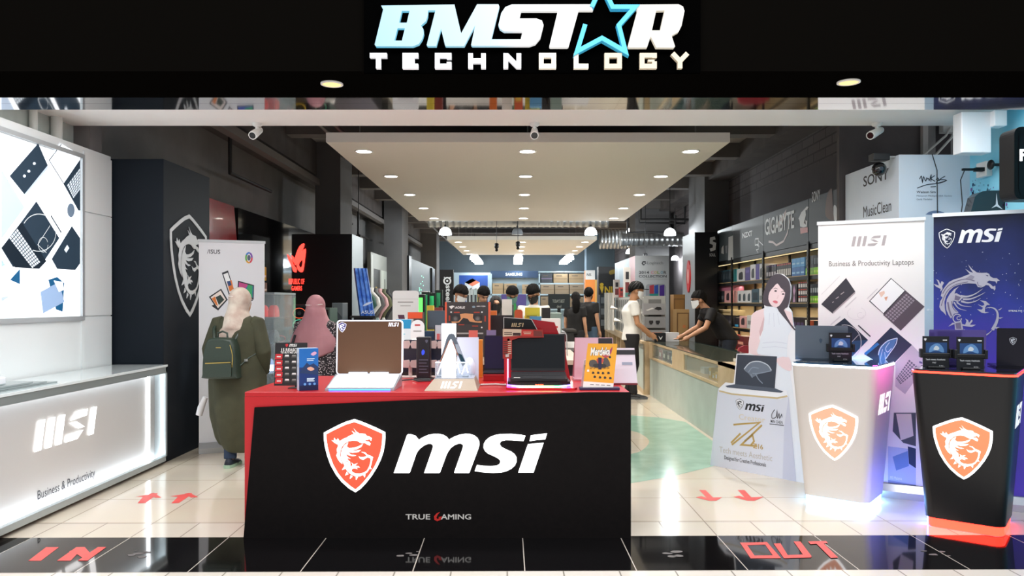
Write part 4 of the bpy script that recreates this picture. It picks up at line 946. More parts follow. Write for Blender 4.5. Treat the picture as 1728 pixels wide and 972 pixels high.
def cutout():
    x, y = 1.733, 6.807; rz = math.atan2(6.178-6.807, 2.262-1.733)
    t = thing('cardboard_standee', 'life-size cardboard cutout of a dark-haired person in a white dress at a printed podium', 'standee', (x, y, 0), rz)
    fr = Fr((0, 0, 0), loc=(x, y, 0), rz=rz); E = lambda pts: fr.px(pts)
    out = [(1199,785),(1212,659),(1225,648),(1238,646),(1243,597),(1263.3,596.5),(1265.6,559.4),(1268,532),(1275.4,525.2),(1290,520),(1288,508.6),(1288,497),(1293,481),(1300.8,467.6),(1310.6,461.3),(1320.3,462.7),(1330,470.5),(1334.4,483.2),(1334,500.8),(1330,518),(1336,526),(1338,543.8),(1339.5,552),(1346,559),(1350,600),(1346,813)]
    m = MB(); m.poly(fr, E(out), M('#eeeef2', .6), 0, t=.012)
    e = lambda pts: E([(1250+a/5.118, 450+b/5.118) for a, b in pts]); g = lambda pts: E([(1190+a/3.738, 560+b/3.738) for a, b in pts])
    skin = M('#ecd3d6', .55); dress = M('#e2e8f1', .6); hair = M('#4a434b', .6); lip = M('#d4707c', .5); sh = M('#cfd4e2', .6); sk2 = M('#d9b6ba', .55)
    h = .001
    m.poly(fr, smooth(e([(205,365),(130,390),(95,425),(83,560),(70,745),(200,755),(160,620),(180,520),(210,420)]), 2), skin, h); m.poly(fr, e([(160,560),(200,430),(212,500),(168,605)]), sk2, h+.0003)
    m.poly(fr, e([(370,370),(440,395),(450,480),(452,535),(420,520)]), skin, h)
    m.poly(fr, smooth(e([(205,350),(315,345),(372,375),(410,470),(440,540),(410,600),(400,760),(420,900),(440,1000),(560,1900),(300,1900),(300,900),(150,755),(150,700),(190,560),(205,440)]), 2), dress, h+.0004)
    for a in ([(250,400),(245,500)], [(285,400),(290,520)], [(320,400),(335,500)], [(190,660),(300,650),(400,665)], [(185,700),(300,690),(400,705)]): m.band(fr, smooth(e(a), 2, False), .004, sh, h+.0008)
    m.poly(fr, smooth(e([(198,330),(192,260),(215,170),(255,95),(310,62),(360,70),(408,110),(430,170),(428,260),(405,350),(375,375),(440,500),(492,562),(455,540),(400,470),(330,385),(310,350),(260,345)]), 2), hair, h+.001)
    m.poly(fr, smooth(e([(285,175),(250,220),(240,280),(258,325),(290,350),(330,340),(365,290),(385,225),(345,180),(318,145)]), 2), skin, h+.0014)
    m.poly(fr, smooth(e([(270,195),(318,140),(395,225),(385,160),(330,110),(280,130)]), 2), hair, h+.0018)
    m.poly(fr, smooth(e([(278,298),(300,292),(322,302),(315,318),(290,312)]), 2), lip, h+.002)
    for a, b in ((303, 210), (368, 237)): m.poly(fr, e(disc(a, b, 12, 10, 7)), M('#3c3038', .5), h+.002); m.band(fr, e([(a-18, b-18), (a, b-26), (a+18, b-16)]), .004, M('#6d5a5e', .5), h+.002)
    m.band(fr, smooth(e([(325,245),(322,268),(312,275)]), 2, False), .004, sk2, h+.002)
    m.poly(fr, smooth(e([(315,790),(420,785),(440,890),(400,895),(330,850)]), 2), skin, h+.0022)
    # printed podium with a laptop on it
    pod = M('#d3d7e4', .55); gold = M('#b79a5c', .4); tx = M('#23242a', .5)
    m.poly(fr, g([(33,840),(82,370),(130,335),(520,385),(528,420),(575,945)]), pod, h+.003)
    m.poly(fr, g([(82,362),(130,318),(515,370),(526,402),(480,425),(130,385)]), M('#e9ebf1', .5), h+.0034); m.band(fr, g([(90,372),(170,392),(455,418),(520,405)]), .014, M('#c9b68e', .4), h+.0037)
    m.poly(fr, g([(528,410),(575,945),(490,925),(500,600)]), M('#c3c7da', .55), h+.0034)
    m.poly(fr, g([(205,143),(455,155),(440,355),(190,330)]), M('#39404d', .5), h+.0040); m.poly(fr, g([(130,340),(190,330),(440,355),(495,376),(480,384),(140,350)]), M('#515a69', .4), h+.0042)
    fn = M('#c9d2dc', .4); fn2 = M('#8794a5', .4)
    m.poly(fr, smooth(g([(248,235),(280,195),(330,185),(385,200),(420,245),(380,252),(345,262),(300,285),(275,262)]), 3), M('#6d7887', .4), h+.0044)
    for a in ([(248,235),(285,195),(340,186),(395,208),(420,243)], [(300,262),(340,262),(420,245)], [(275,255),(300,225),(340,230)], [(320,265),(340,300),(365,325)], [(290,265),(300,290)]): m.band(fr, smooth(g(a), 3, False), .008, fn if a[0][0] < 260 else fn2, h+.0048)
    (x0, _), (x1, _), (_, y1), (_, y0) = g([(195, 455), (245, 455), (220, 422), (220, 490)]); emblem(m, fr, x0, y0, x1, y1, tx, M('#e6e8ee', .5), tx, h+.0038)
    (x0, y0), (x1, _), (_, y1) = g([(252, 482), (376, 488), (262, 440)]); word_round(m, fr, x0, y0-.012, x1, y1-.012, tx, h+.0038)
    (x0, y0), (x1, _), (_, y1) = g([(215, 542), (380, 555), (215, 508)]); m.text(fr, 'Creator', x0, y0-.012, x1, y1-.012, M('#d8ccb4', .4), h+.0038)
    for a in ([(180,585),(345,572),(170,712)], [(360,588),(230,712),(330,720)], [(250,690),(300,650),(310,690),(290,715)], [(165,700),(225,640)]): m.band(fr, g(a), .016, gold, h+.0038)
    (x0, y0), (x1, _), (_, y1) = g([(303, 728), (367, 735), (303, 697)]); m.text(fr, 'Z16', x0, y0-.006, x1, y1-.006, gold, h+.004, bold=.02)
    sl = -.0
    (x0, y0), (x1, y1b) = g([(92, 758), (425, 808)]); m.text(fr, 'Tech meets Aesthetic', x0, y0+.0, x1, y0+.05, M('#bbb6b0', .5), h+.0038)
    (x0, y0), (x1, _) = g([(123, 800), (385, 845)]); m.text(fr, 'Designed for Creative Professionals', x0, y0-.015, x1, y0+.03, tx, h+.0038, bold=.01)
    m.band(fr, smooth(g([(440,490),(422,520),(425,545),(450,535),(455,495),(458,545),(468,515),(472,545),(484,520),(486,540)]), 3, False), .006, tx, h+.0038)
    (x0, y0), (x1, _) = g([(415, 572), (490, 580)]); m.text(fr, 'MIN CHEN', x0, y0, x1, y0+.025, tx, h+.0038, bold=.01)
    m.band(fr, g([(408,580),(498,590)]), .006, tx, h+.0038)
    o = m.build('printed_board', t)
    MB().loft([[Vector((.30, .012, .0)), Vector((.30, .012, .9)), Vector((.31, .016, .9)), Vector((.31, .016, 0))], [Vector((.30, .32, .0)), Vector((.30, .05, .9)), Vector((.31, .05, .9)), Vector((.31, .32, 0))]], M('#c9c2b4', .7), True, False).build('strut', t)
cutout()

def sq_ring(s, z, r, n=5): return [Vector((x, y, z)) for x, y in rrect(-s, -s, s, s, r, n)]
def plinth(label, cx, cy, rz, body, topm, rings, glow, field, beast):
    t = thing('display_plinth', label, 'plinth', (cx, cy, 0), rz)
    m = MB(); prof = ((.222, .062), (.226, .12), (.262, .62), (.288, .985), (.288, .99))
    m.loft([sq_ring(s, z, .06) for s, z in prof], body, True, True); m.build('body', t)
    m = MB(); m.loft([sq_ring(s, z, .06) for s, z in ((.284, 1.002), (.284, 1.014))], topm, True, False); m.build('glass_top', t)
    def ring(nm, s, z0, z1, r, ms):
        m = MB(); a, b = sq_ring(s, z0, r), sq_ring(s, z1, r); n = len(a)
        for i in range(n):
            c = a[i]+a[(i+1) % n]; k = ms[0] if c.y < -abs(c.x)*.9 else ms[1] if c.x > abs(c.y)*.9 else ms[2] if c.y > 0 and c.y > abs(c.x)*.9 else ms[3]
            m.add([a[i], a[(i+1) % n], b[(i+1) % n], b[i]], [(0, 1, 2, 3)], k)
        m.build(nm, t)
    ring('light_strip', .289, .99, 1.003, .06, rings); ring('light_strip', .214, .004, .058, .06, glow)
    m = MB(); m.loft([sq_ring(s, z, .055) for s, z in ((.21, 0), (.21, .062))], M('#d8d8da', .4), True, False); m.build('base', t)
    # emblem follows the slight taper of the front
    tl = math.atan2(.066, .93); fr = Fr((0, -.2585, .58), (1, 0, 0), (0, -math.sin(tl), math.cos(tl)))
    m = MB(); emblem(m, fr, -.163, -.245, .163, .145, M('#ffffff', .4, emit=1.0), field, beast, .008, .01); o = m.build('shield_emblem', t); o['label'] = 'lit shield with a white dragon'
    fr = Fr((.2585, 0, .58), (0, 1, 0), (0, math.sin(tl)*0, 1), loc=(cx, cy, 0), rz=rz); fr.v = Vector((math.sin(tl), 0, math.cos(tl))); fr.n = fr.u.cross(fr.v)
    m = MB(); word_bars(m, fr, -.16, .085, .17, .225, M('#ffffff', .4, emit=.7), .003); m.build('lettering', t)
    return t
W1 = M('#eaf6ff', .4, emit=9); B1 = M('#8cc4ff', .4, emit=9); R1 = M('#ff2a1c', .4, emit=7); U1 = M('#4a5cff', .4, emit=34); V1 = M('#a23cff', .4, emit=8); K1 = M('#ff4fc8', .4, emit=50)
plinth('white tapered plinth with glowing white edges and a dragon shield', 2.377, 5.57, math.radians(-38), M('#cfc8c2', .4), M('#0f2b40', .05, coat=1), (W1, W1, B1, B1), (B1, B1, B1, B1), M('#e7a184', .4, emit=.4), M('#ffffff', .4, emit=.8))
plinth('black tapered plinth with red glowing edges and a dragon shield', 2.945, 5.0, math.radians(-38), M('#0d0c0e', .35), M('#15101c', .05, coat=1), (R1, R1, V1, K1), (R1, R1, V1, U1), M('#ea7650', .4, emit=.6), M('#ffffff', .4, emit=.9))

def card_stand(px, py, Y, rz, label):
    p = P(px, py, Y); t = thing('card_stand', label, 'stand', (p.x, p.y, 1.015), rz, 'small picture stands on the plinths')
    k = .155
    m = MB(); m.bx(-k/2, k/2, -.004, .004, 0, .205, M('#0d1017', .35)); fr = Fr((0, -.004, 0))
    m.poly(fr, rect(-.06, .09, .065, .165), M('#17447c', .4), .001); m.poly(fr, smooth([(-.04, .10), (-.03, .14), (.01, .16), (.04, .135), (.045, .10), (.0, .115)], 3), M('#5f8fc4', .4), .0014); m.poly(fr, smooth([(-.015, .12), (0, .145), (.02, .13), (.01, .115)], 2), M('#c9d6e0', .4), .0018)
    wt = M('#e8eaee', .4); m.text(fr, 'Tech meets Aesthetic', -.06, .05, .055, .06, wt, .001, bold=.01); m.text(fr, 'msi', -.02, .03, .0, .042, wt, .001); m.text(fr, 'RTX', .02, .012, .045, .018, wt, .001)
    m.poly(fr, boxfit([SHIELD], -.07, .175, -.055, .192)[0], wt, .001); m.poly(fr, rect(.04, .178, .065, .184), wt, .001); m.build('card', t)
    m = MB(); m.bx(-k/2-.015, k/2+.015, -.02, .012, .072, .098, M('#0b0b0d', .3)); m.bx(-k/2-.018, -k/2, -.024, .02, .066, .125, M('#0b0b0d', .3)); m.bx(k/2, k/2+.018, -.024, .02, .066, .125, M('#0b0b0d', .3)); m.build('clamp', t, .004)
    MB().bx(-.05, .05, -.03, .06, 0, .012, M('#0b0b0d', .3)).build('base', t, .003)
card_stand(1418, 607, 5.55, math.radians(-12), 'small black picture stand on the white plinth')
card_stand(1579, 618, 4.98, math.radians(-14), 'small black picture stand on the black plinth, nearer the white plinth')
card_stand(1637, 620, 4.88, math.radians(-14), 'small black picture stand on the black plinth, nearer the right edge')

def laptop_away(x, y, z, rz, w, d, lean, col, label, mark=None, rough=.35):
    t = thing('laptop', label, 'laptop', (x, y, z), rz)
    MB().bx(-w/2, w/2, 0, d, 0, .014, M(col, rough, .4)).build('base', t, .003)
    c, s = math.cos(lean), math.sin(lean); fr = Fr((-w/2, -.004, .014), (1, 0, 0), (0, -s, c))
    m = MB(); m.poly(fr, rrect(0, 0, w, d*.98, .008), M(col, rough, .4), .004, t=.008)
    if mark: mark(m, fr, w, d)
    m.build('lid', t)
laptop_away(2.25, 5.66, 1.014, math.radians(-20), .36, .245, .02, '#66717e', 'open grey-blue laptop seen from behind on the white plinth', lambda m, fr, w, d: m.poly(fr, boxfit([SHIELD], w*.46, d*.45, w*.52, d*.6)[0], M('#48586c', .3, .4), .0045))
laptop_away(2.93, 5.11, 1.014, math.radians(-14), .34, .235, .05, '#6f5fae', 'violet-lit mirror-backed laptop seen from behind on the black plinth', None, .12)  # the lid's violet reflection is put into its base colour
laptop_away(3.22, 4.97, 1.014, math.radians(-20), .2, .25, .05, '#1c1a26', 'dark laptop lid with a small white shield at the right edge of the black plinth', lambda m, fr, w, d: emblem(m, fr, w*.35, d*.55, w*.55, d*.75, M('#e2e4ee', .4), M('#1c1a26', .4), M('#e2e4ee', .4), .005), .25)
# ================================================================== things on the central counter
TZ = .891
def reasons():
    x, y = -1.415, 4.88; t = thing('promotion_board', 'black upright leaflet board with a red column on the left end of the counter', 'sign board', (x, y, TZ))
    fr = Fr((0, 0, 0), (1, 0, 0), (0, .12, 1), loc=(x, y, TZ)); E = lambda pts: fr.px([(400+a/4.05, 480+b/4.05) for a, b in pts])
    wh = M('#e9e6e2', .5); gy = M('#8f8b86', .5); rd = M('#c5222a', .5)
    m = MB(); q = E([(253,692),(482,692),(480,398),(262,398)]); m.poly(fr, q, M('#1b1718', .4), 0, t=.006)
    for k in range(5): m.poly(fr, E([(258,678-k*41.5),(308-k*.0,678-k*41.5),(312,641-k*41.5),(264,641-k*41.5)]), rd, .001); m.poly(fr, E([(272,664-k*41.5),(300,664-k*41.5),(300,656-k*41.5),(272,656-k*41.5)]), wh, .002)
    (x0, y0), (x1, _), (_, y1) = E([(302, 458), (446, 458), (302, 436)]); m.text(fr, '15 REASONS', x0, y0, x1, y1, wh, .001, bold=.03)
    (x0, y0), (x1, _), (_, y1) = E([(297, 472), (446, 472), (297, 459)]); m.text(fr, 'TO BUY MSI LAPTOP', x0, y0, x1, y1, wh, .001, bold=.03)
    (x0, y0), (x1, _), (_, y1) = E([(356, 425), (410, 425), (356, 407)]); word_round(m, fr, x0, y0, x1, y1, wh, .001)
    (x0, y0), (x1, _), (_, y1) = E([(330, 428), (350, 428), (330, 405)]); m.poly(fr, boxfit([SHIELD], x0, y0, x1, y1)[0], rd, .001)
    for r in range(5):
        for c in range(3):
            a, b = 342+c*48, 488+r*41
            m.poly(fr, E([(a-16, b+5), (a+14, b+5), (a+12, b-7), (a-12, b-7)]), gy if (r+c) % 2 else wh, .001); m.band(fr, E([(a-18, b+13), (a+16, b+13)]), .0025, M('#5d5a57', .5), .001)
    m.build('printed_face', t)
    MB().loft([[Vector((-.03, .02, 0)), Vector((.03, .02, 0)), Vector((.03, .02, .004)), Vector((-.03, .02, .004))], [Vector((-.03, .11, 0)), Vector((.03, .11, 0)), Vector((.03, .11, .004)), Vector((-.03, .11, .004))]], M('#222222', .5), True, False).tube([(0, .10, .004), (0, .03, .2)], .006, M('#222222', .5), 6).build('easel_foot', t)
reasons()
def blue_box():
    x, y, rz = -1.285, 4.80, math.radians(27); t = thing('product_carton', 'tall blue product carton with a mountain picture beside the black leaflet board', 'box', (x, y, TZ), rz)
    w, h = .118, .262; m = MB(); m.bx(-w/2, w/2, 0, .065, 0, h, M('#c4d3e6', .35)); fr = Fr((0, 0, 0))
    m.poly(fr, rect(-w/2, 0, w/2, h), M('#15306e', .3), .001); m.poly(fr, rect(-w/2, h*.55, w/2, h), M('#1d67b4', .3), .0014); m.poly(fr, rect(-w/2, 0, w/2, h*.12), M('#101a44', .3), .0014)
    m.poly(fr, [(-w/2, h*.42), (-w*.3, h*.55), (-w*.1, h*.66), (w*.05, h*.6), (w*.25, h*.64), (w/2, h*.55), (w/2, h*.36)], M('#22355e', .3), .0018)
    m.poly(fr, smooth([(-w*.1, h*.52), (w*.1, h*.56), (w*.3, h*.5), (w*.1, h*.46)], 2), M('#d9a58e', .3), .0022); m.poly(fr, smooth([(w*.1, h*.86), (w*.3, h*.92), (w*.42, h*.88), (w*.25, h*.82)], 2), M('#d8a5c4', .3), .0018)
    for k, y0 in enumerate((.74, .70, .27, .24, .21)): m.poly(fr, rect(-w*.1, h*y0, w*(.3-.05*(k % 2)), h*(y0+.02)), M('#cfe3f5', .3), .0022)
    for a in (-.2, .05, .3): m.poly(fr, disc(w*a, h*.15, .008, 10), M('#6aa0e0', .3), .0022)
    for a in (.25, .55, .8): m.poly(Fr((-w/2, 0, 0), (0, -1, 0), (0, 0, 1)), rect(-.05, h*a, -.015, h*(a+.1)), M('#9fb6d4', .4), .001)
    m.build('carton', t)
blue_box()
def big_laptop():
    x, y = -.963, 4.775; t = thing('dummy_laptop', 'large white-edged dummy laptop with a brown screen on the counter', 'laptop', (x, y, TZ))
    al = M('#b9c0c8', .3, .6); wh = M('#eceded', .4, emit=.08)
    def ring(yy, z0, z1, w): return [Vector((-w/2, yy, z0)), Vector((w/2, yy, z0)), Vector((w/2, yy, z1)), Vector((-w/2, yy, z1))]
    m = MB(); m.loft([ring(0, .0, .012, .428), ring(.30, .0, .075, .437)], al, True, False); m.build('base', t)
    tl = math.atan2(.063, .30); fr = Fr((0, 0, .012), (1, 0, 0), (0, math.cos(tl), math.sin(tl)))
    m = MB(); m.poly(fr, rrect(-.205, .012, .205, .29, .012), wh, .003)
    kc = M('#e7e8ea', .4)
    for r in range(5):
        for c in range(14): m.poly(fr, rect(-.19+c*.0272, .12+r*.031, -.19+c*.0272+.024, .12+r*.031+.027), kc, .0042)
    m.poly(fr, rect(-.06, .03, .06, .1), kc, .0042); m.text(fr, 'CREATOR', -.02, .107, .02, .112, M('#9a9c9e', .4), .0046); m.build('keyboard', t)
    st = M('#2d66ff', .4, emit=5)
    m = MB(); m.bx(-.19, .19, -.002, .0, .002, .010, st); m.build('light_strip', t)
    m = MB(); m.bx(-.13, -.01, .292, .298, .08, .087, M('#9fd0ff', .4, emit=10)).bx(.01, .13, .292, .298, .08, .087, M('#9fd0ff', .4, emit=10)); m.build('light_strip', t)
    fr = Fr((0, .30, .072), (1, 0, 0), (0, .06, 1), loc=(x, y, TZ))
    (x0, y0), (x1, _), (_, y1) = fr.px([(567, 632), (679.5, 632), (567, 540)])
    m = MB(); m.poly(fr, rrect(x0, y0, x1, y1, .022), M('#e9ecf8', .35, emit=.55), 0, t=.012); m.build('lid_rim', t)
    m = MB(); m.poly(fr, rrect(x0+.009, y0+.006, x1-.009, y1-.009, .016), M('#6d4a30', .5), .002)
    E = lambda pts: fr.px([(400+a/4.05, 480+b/4.05) for a, b in pts]); ww = M('#eef0ff', .4, emit=.9)
    (a0, _), (a1, _), (_, b1), (_, b0) = E([(692, 290), (747, 290), (720, 258), (720, 327)]); emblem(m, fr, a0, b0, a1, b1, ww, M('#4b3a8a', .4), ww, .003)
    (a0, b0), (a1, _), (_, b1) = E([(1035, 287), (1106, 287), (1040, 261)]); word_bars(m, fr, a0, b0, a1, b1, ww, .003); m.build('screen', t)
big_laptop()
def acrylic():
    x, y = -.397, 4.77; t = thing('acrylic_display_stand', 'lit acrylic device stand on a beige lettered base, middle of the counter', 'stand', (x, y, TZ))
    be = M('#9c8b79', .45)
    R = lambda x0, x1, y0, y1, z: [Vector((x0, y0, z)), Vector((x1, y0, z)), Vector((x1, y1, z)), Vector((x0, y1, z))]
    m = MB(); m.loft([R(-.166, .166, 0, .36, 0), R(-.117, .138, .13, .35, .062)], be, True, False); m.loft([R(-.115, .136, .132, .348, .062), R(-.115, .136, .132, .348, .066)], M('#c9cdd6', .2, .5), True, False); m.build('base', t)
    fr = Fr((0, 0, 0), (1, 0, 0), (0, .13, .062), loc=(x, y, TZ)); (x0, y0), (x1, _), (_, y1) = fr.px([(743, 655.5), (779, 655.5), (745, 644)])
    m = MB(); word_bars(m, fr, x0, y0, x1, y1, M('#ffffff', .4, emit=.4), .001); m.build('lettering', t)
    g = glass_mat('#dff0ff', .28, .05)
    m = MB(); m.bx(-.116, .10, .17, .30, .066, .165, g)
    m.build('acrylic_block', t, .003)
    m = MB(); fz = Fr((0, .17, .066))
    for k in range(4): m.band(fz, [(-.10+k*.052, .02), (-.075+k*.052, .085), (-.06+k*.052, .03)], .008, M('#eef6ff', .4, emit=.9), .001)
    m.band(fz, [(-.114, .097), (.098, .097)], .006, M('#eef6ff', .4, emit=1), .001); m.build('etched_pattern', t)
    MB().bx(-.078, .014, .21, .25, .066, .41, M('#f2f6ff', .4, emit=1.6)).build('light_column', t, .003)
    fr = Fr((0, .195, 0), loc=(x, y, TZ))
    E = lambda pts: fr.px([(660+a/5.4, 480+b/5.4) for a, b in pts])
    m = MB(); m.poly(fr, E([(428,755),(505,490),(525,455),(550,447),(575,455),(590,490),(682,720),(650,748),(560,520),(545,495),(530,520),(445,735)]), M('#7d8794', .25, .5), 0, t=.03)
    m.poly(fr, E([(585,545),(610,545),(682,715),(655,740),(590,580)]), M('#b7c0cf', .25, .3), .002); m.poly(fr, E([(610,625),(645,640),(682,715),(655,742)]), M('#1f3e4d', .2), .004); m.band(fr, E([(432,740),(530,510)]), .004, M('#c2743f', .3), .003); m.band(fr, E([(560,520),(610,650)]), .004, M('#c2743f', .3), .003)
    m.build('folded_device', t)
    m = MB(); m.bx(.012, .155, .36, .372, .0, .315, M('#dfe2f2', .4)); m.loft([[Vector((.095+.04*math.cos(a)*s, .36-d, .11+.075*math.sin(a)*s)) for a in [k*math.pi/8 for k in range(16)]] for s, d in ((1, 0), (.8, .02), (.3, .03))], M('#e4e7f4', .4), True, True); m.build('white_panel', t)
    # grey cord of the stand
    tag(MB().tube([(x+.17, y+.3, TZ+.006), (x+.27, y+.33, TZ+.006), (x+.36, y+.27, TZ+.006), (x+.33, y+.32, TZ+.006)], .006, M('#b9b0ac', .5), 8).build('power_cable'), 'grey power cable lying between the acrylic stand and the right laptop', 'cable')
acrylic()
def tower_can():
    p = P(715.5, 640, 5.5); t = thing('speaker_tower', 'black printed tower box between the large dummy laptop and the acrylic stand', 'box', (p.x, 5.5, TZ))
    m = MB(); m.loft([[Vector((a, b, z)) for a, b in rrect(-.05, -.05, .05, .05, .016)] for z in (.012, .30)], M('#17181f', .35), True, False)
    fr = Fr((0, -.0505, 0)); wt = M('#5d6474', .4)
    m.poly(fr, smooth([(-.008, .175), (.006, .18), (.012, .2), (.0, .215), (-.012, .2)], 2), M('#2d4bd6', .4, emit=.5), .001)
    for k in range(5): m.poly(fr, rect(-.03, .05+k*.022, .035-.01*(k % 2), .056+k*.022), wt, .001)
    m.poly(fr, boxfit([SHIELD], .014, .26, .034, .285)[0], wt, .001); m.build('case', t)
    MB().lathe([(.075, 0), (.075, .008), (.06, .012)], (0, 0, 0), M('#0c0c0e', .3), 24).build('foot', t)
tower_can()
def pad_stand(px0, px1, label, sgn):
    Y = 5.62; x0, x1 = (px0-CX)*Y/F, (px1-CX)*Y/F; c = (x0+x1)/2; w = x1-x0
    t = thing('tablet_stand', label, 'stand', (c, Y, TZ), group=None)
    m = MB(); fr = Fr((0, 0, 0)); m.poly(fr, rrect(-w/2, .04, w/2, .275, .015), M('#161d33', .3), 0, t=.01); m.build('tablet', t)
    be = M('#d3c2bb', .4)
    for a, b in ((-.30, .24), (.34, .24), (-.30, .10), (.30, .10)):
        cx, cz = a*w, b; m = MB(); m.poly(fr, [(cx-.032, cz+.003), (cx-.022, cz+.026), (cx+.022, cz+.03), (cx+.032, cz+.003), (cx+.02, cz-.028), (cx-.022, cz-.026)], be, .02, t=.02); m.build('clamp_pad', t)
    MB().tube([(0, 0, .10), (0, .0, .01)], .014, be, 8).bx(-.07, .07, -.04, .05, 0, .01, be).build('leg', t)
pad_stand(681, 704, 'dark tablet on a beige padded stand just right of the large dummy laptop', 1)
pad_stand(727, 748, 'dark tablet on a beige padded stand right of the black tower box', -1)
tag(MB().tube([(-.95, 5.45, TZ+.006), (-.80, 5.35, TZ+.006), (-.72, 5.42, TZ+.006), (-.66, 5.3, TZ+.006), (-.58, 5.33, TZ+.006)], .005, M('#2b2a2c', .5), 6).build('power_cable'), 'dark cable curling on the red counter below the tablet stands', 'cable')

def right_laptop():
    x, y = .153, 4.86; t = thing('laptop_display_stand', 'red and black display stand with a lettered header holding the black laptop', 'stand', (x, y, TZ))
    rd = M('#c0121f', .25, coat=.4); bk = M('#121113', .35)
    up2 = Fr((0, 0, 0), (1, 0, 0), (0, 1, 0)); rim = [(-.20, .30), (-.20, .05), (-.12, -.03), (.12, -.03), (.20, .05), (.20, .30)]
    m = MB(); m.poly(up2, [(-.21, .36), (-.21, .0), (-.13, -.045), (.22, -.045), (.24, .0), (.24, .36)], rd, .012, t=.012); m.build('base_plate', t)
    m = MB(); m.poly(up2, rim, bk, .045, t=.033)
    fz = Fr((0, -.03, .0)); m.text(fz, 'MSI', -.025, .026, .025, .036, M('#ff5a3c', .4, emit=1.6), .001, bold=.02); m.build('riser', t)
    cols = ['#8a5cff', '#d07bff', '#ffe9f2', '#fff0d0', '#d8ffb0', '#7dffb8', '#9fb4ff', '#7f6bff']
    m = MB(); path = [(-.205, .05), (-.122, -.036), (.122, -.036), (.205, .05)]; n = 24; L = []
    for k in range(n+1):
        u = k/n*3; i = min(2, int(u)); f = u-i; L.append((path[i][0]*(1-f)+path[i+1][0]*f, path[i][1]*(1-f)+path[i+1][1]*f))
    for k in range(n):
        a, b = L[k], L[k+1]
        m.add([Vector((a[0], a[1], .014)), Vector((b[0], b[1], .014)), Vector((b[0], b[1], .026)), Vector((a[0], a[1], .026))], [(0, 1, 2, 3)], M(cols[k*8//n], .4, emit=4))
    m.build('light_strip', t)
    fr = Fr((0, .37, 0), loc=(x, y, TZ)); E = lambda pts: fr.px([(840+a/6.479, 520+b/6.479) for a, b in pts])
    m = MB(); m.poly(fr, E([(66,100),(365,122),(620,155),(672,295),(735,290),(745,520),(800,811),(70,811)]), rd, 0, t=.008); m.build('back_board', t)
    m = MB(); m.poly(fr, E([(66,100),(368,122),(432,238),(66,225)]), bk, .006, t=.006); wt = M('#e8e6e2', .4)
    m.band(fr, E([(66,225),(66,100),(368,122),(432,238)]), .004, wt, .008); (x0, y0), (x1, _), (_, y1) = E([(148, 206), (284, 206), (150, 162)]); word_bars(m, fr, x0, y0, x1, y1, M('#e9cf9f', .3, .4), .009); m.build('header', t)
    m = MB(); m.band(fr, E([(672,280),(740,272),(752,300),(760,520)]), .006, wt, .004, t=.01); m.bx(-.205, -.197, .355, .365, .01, .17, M('#c9b8ff', .4, emit=2.5)); m.build('edge_trim', t)
right_laptop()
def black_laptop():
    x, y = .153, 4.86; t = thing('laptop', 'open black laptop with a dark screen on the red display stand', 'laptop', (x, y, TZ+.046))
    bk = M('#1a1a1d', .4); w = .358; d = .245; tl = math.radians(6)
    fr = Fr((0, 0, 0), (1, 0, 0), (0, math.cos(tl), math.sin(tl)))
    m = MB(); m.poly(fr, rrect(-w/2, 0, w/2, d, .01), bk, .02, t=.018); m.build('base', t)
    m = MB(); kc = M('#262427', .4)
    for r in range(5):
        for c in range(16): m.poly(fr, rect(-.165+c*.0206, .11+r*.024, -.165+c*.0206+.018, .11+r*.024+.02), kc, .0215)
    m.poly(fr, rect(-.10, .012, .02, .085), M('#222124', .35), .021); m.poly(fr, rect(-.16, .02, -.12, .045), M('#b9b6b0', .4), .021); m.build('keyboard', t)
    fz = Fr((0, d*math.cos(tl), .022+d*math.sin(tl)), (1, 0, 0), (0, .10, 1))
    m = MB(); m.poly(fz, rrect(-w/2, 0, w/2, .245, .008), bk, .004, t=.012); m.poly(fz, rect(-w/2+.006, .018, w/2-.006, .237), M('#15171a', .12), .005); m.build('lid', t)
black_laptop()
def price_card():
    fr = Fr((0, 0, 0), (1, 0, 0), (0, .0, 1), loc=(-.02, 5.06, TZ+.06)); E = lambda pts: fr.px([(840+a/6.479, 520+b/6.479) for a, b in pts]); t = thing('price_card', 'red and beige price card hung on the left edge of the black laptop', 'card', (-.02, 5.06, TZ+.06))
    rd = M('#a3281f', .4); be = M('#d4bda4', .45); dk = M('#3c2320', .5)
    m = MB(); m.poly(fr, E([(55,228),(490,235),(505,320),(230,325),(155,350),(155,555),(55,552)]), rd, 0, t=.003); m.poly(fr, E([(55,228),(260,232),(255,300),(55,312)]), be, .001)
    m.poly(fr, rrect(*E([(258, 305)])[0], *E([(388, 236)])[0], .008), M('#c4342b', .4), .0014); m.poly(fr, E([(390,245),(480,255),(490,310),(395,308)]), M('#74302a', .4), .0014)
    for a, b, c, d in ((70, 262, 155, 270), (70, 280, 155, 290), (165, 270, 250, 300), (280, 258, 365, 266), (285, 275, 360, 283)): m.poly(fr, E([(a, d), (c, d), (c, b), (a, b)]), dk if a < 260 else be, .002)
    for k in range(7):
        m.poly(fr, E([(62,372+k*22),(105,372+k*22),(105,362+k*22),(62,362+k*22)]), dk, .001); m.poly(fr, E([(112,370+k*22),(148,366+k*22),(148,356+k*22),(112,360+k*22)]), be, .001)
    m.poly(fr, E([(85,535),(122,535),(122,500),(85,500)]), M('#cfc0bc', .5), .001); m.build('card', t)
    MB().bx(-.03, -.015, .0, .06, .235, .25, dk).tube([(-.02, .03, .245), (-.02, .06, .245)], .004, dk, 6).build('clip', t)
price_card()
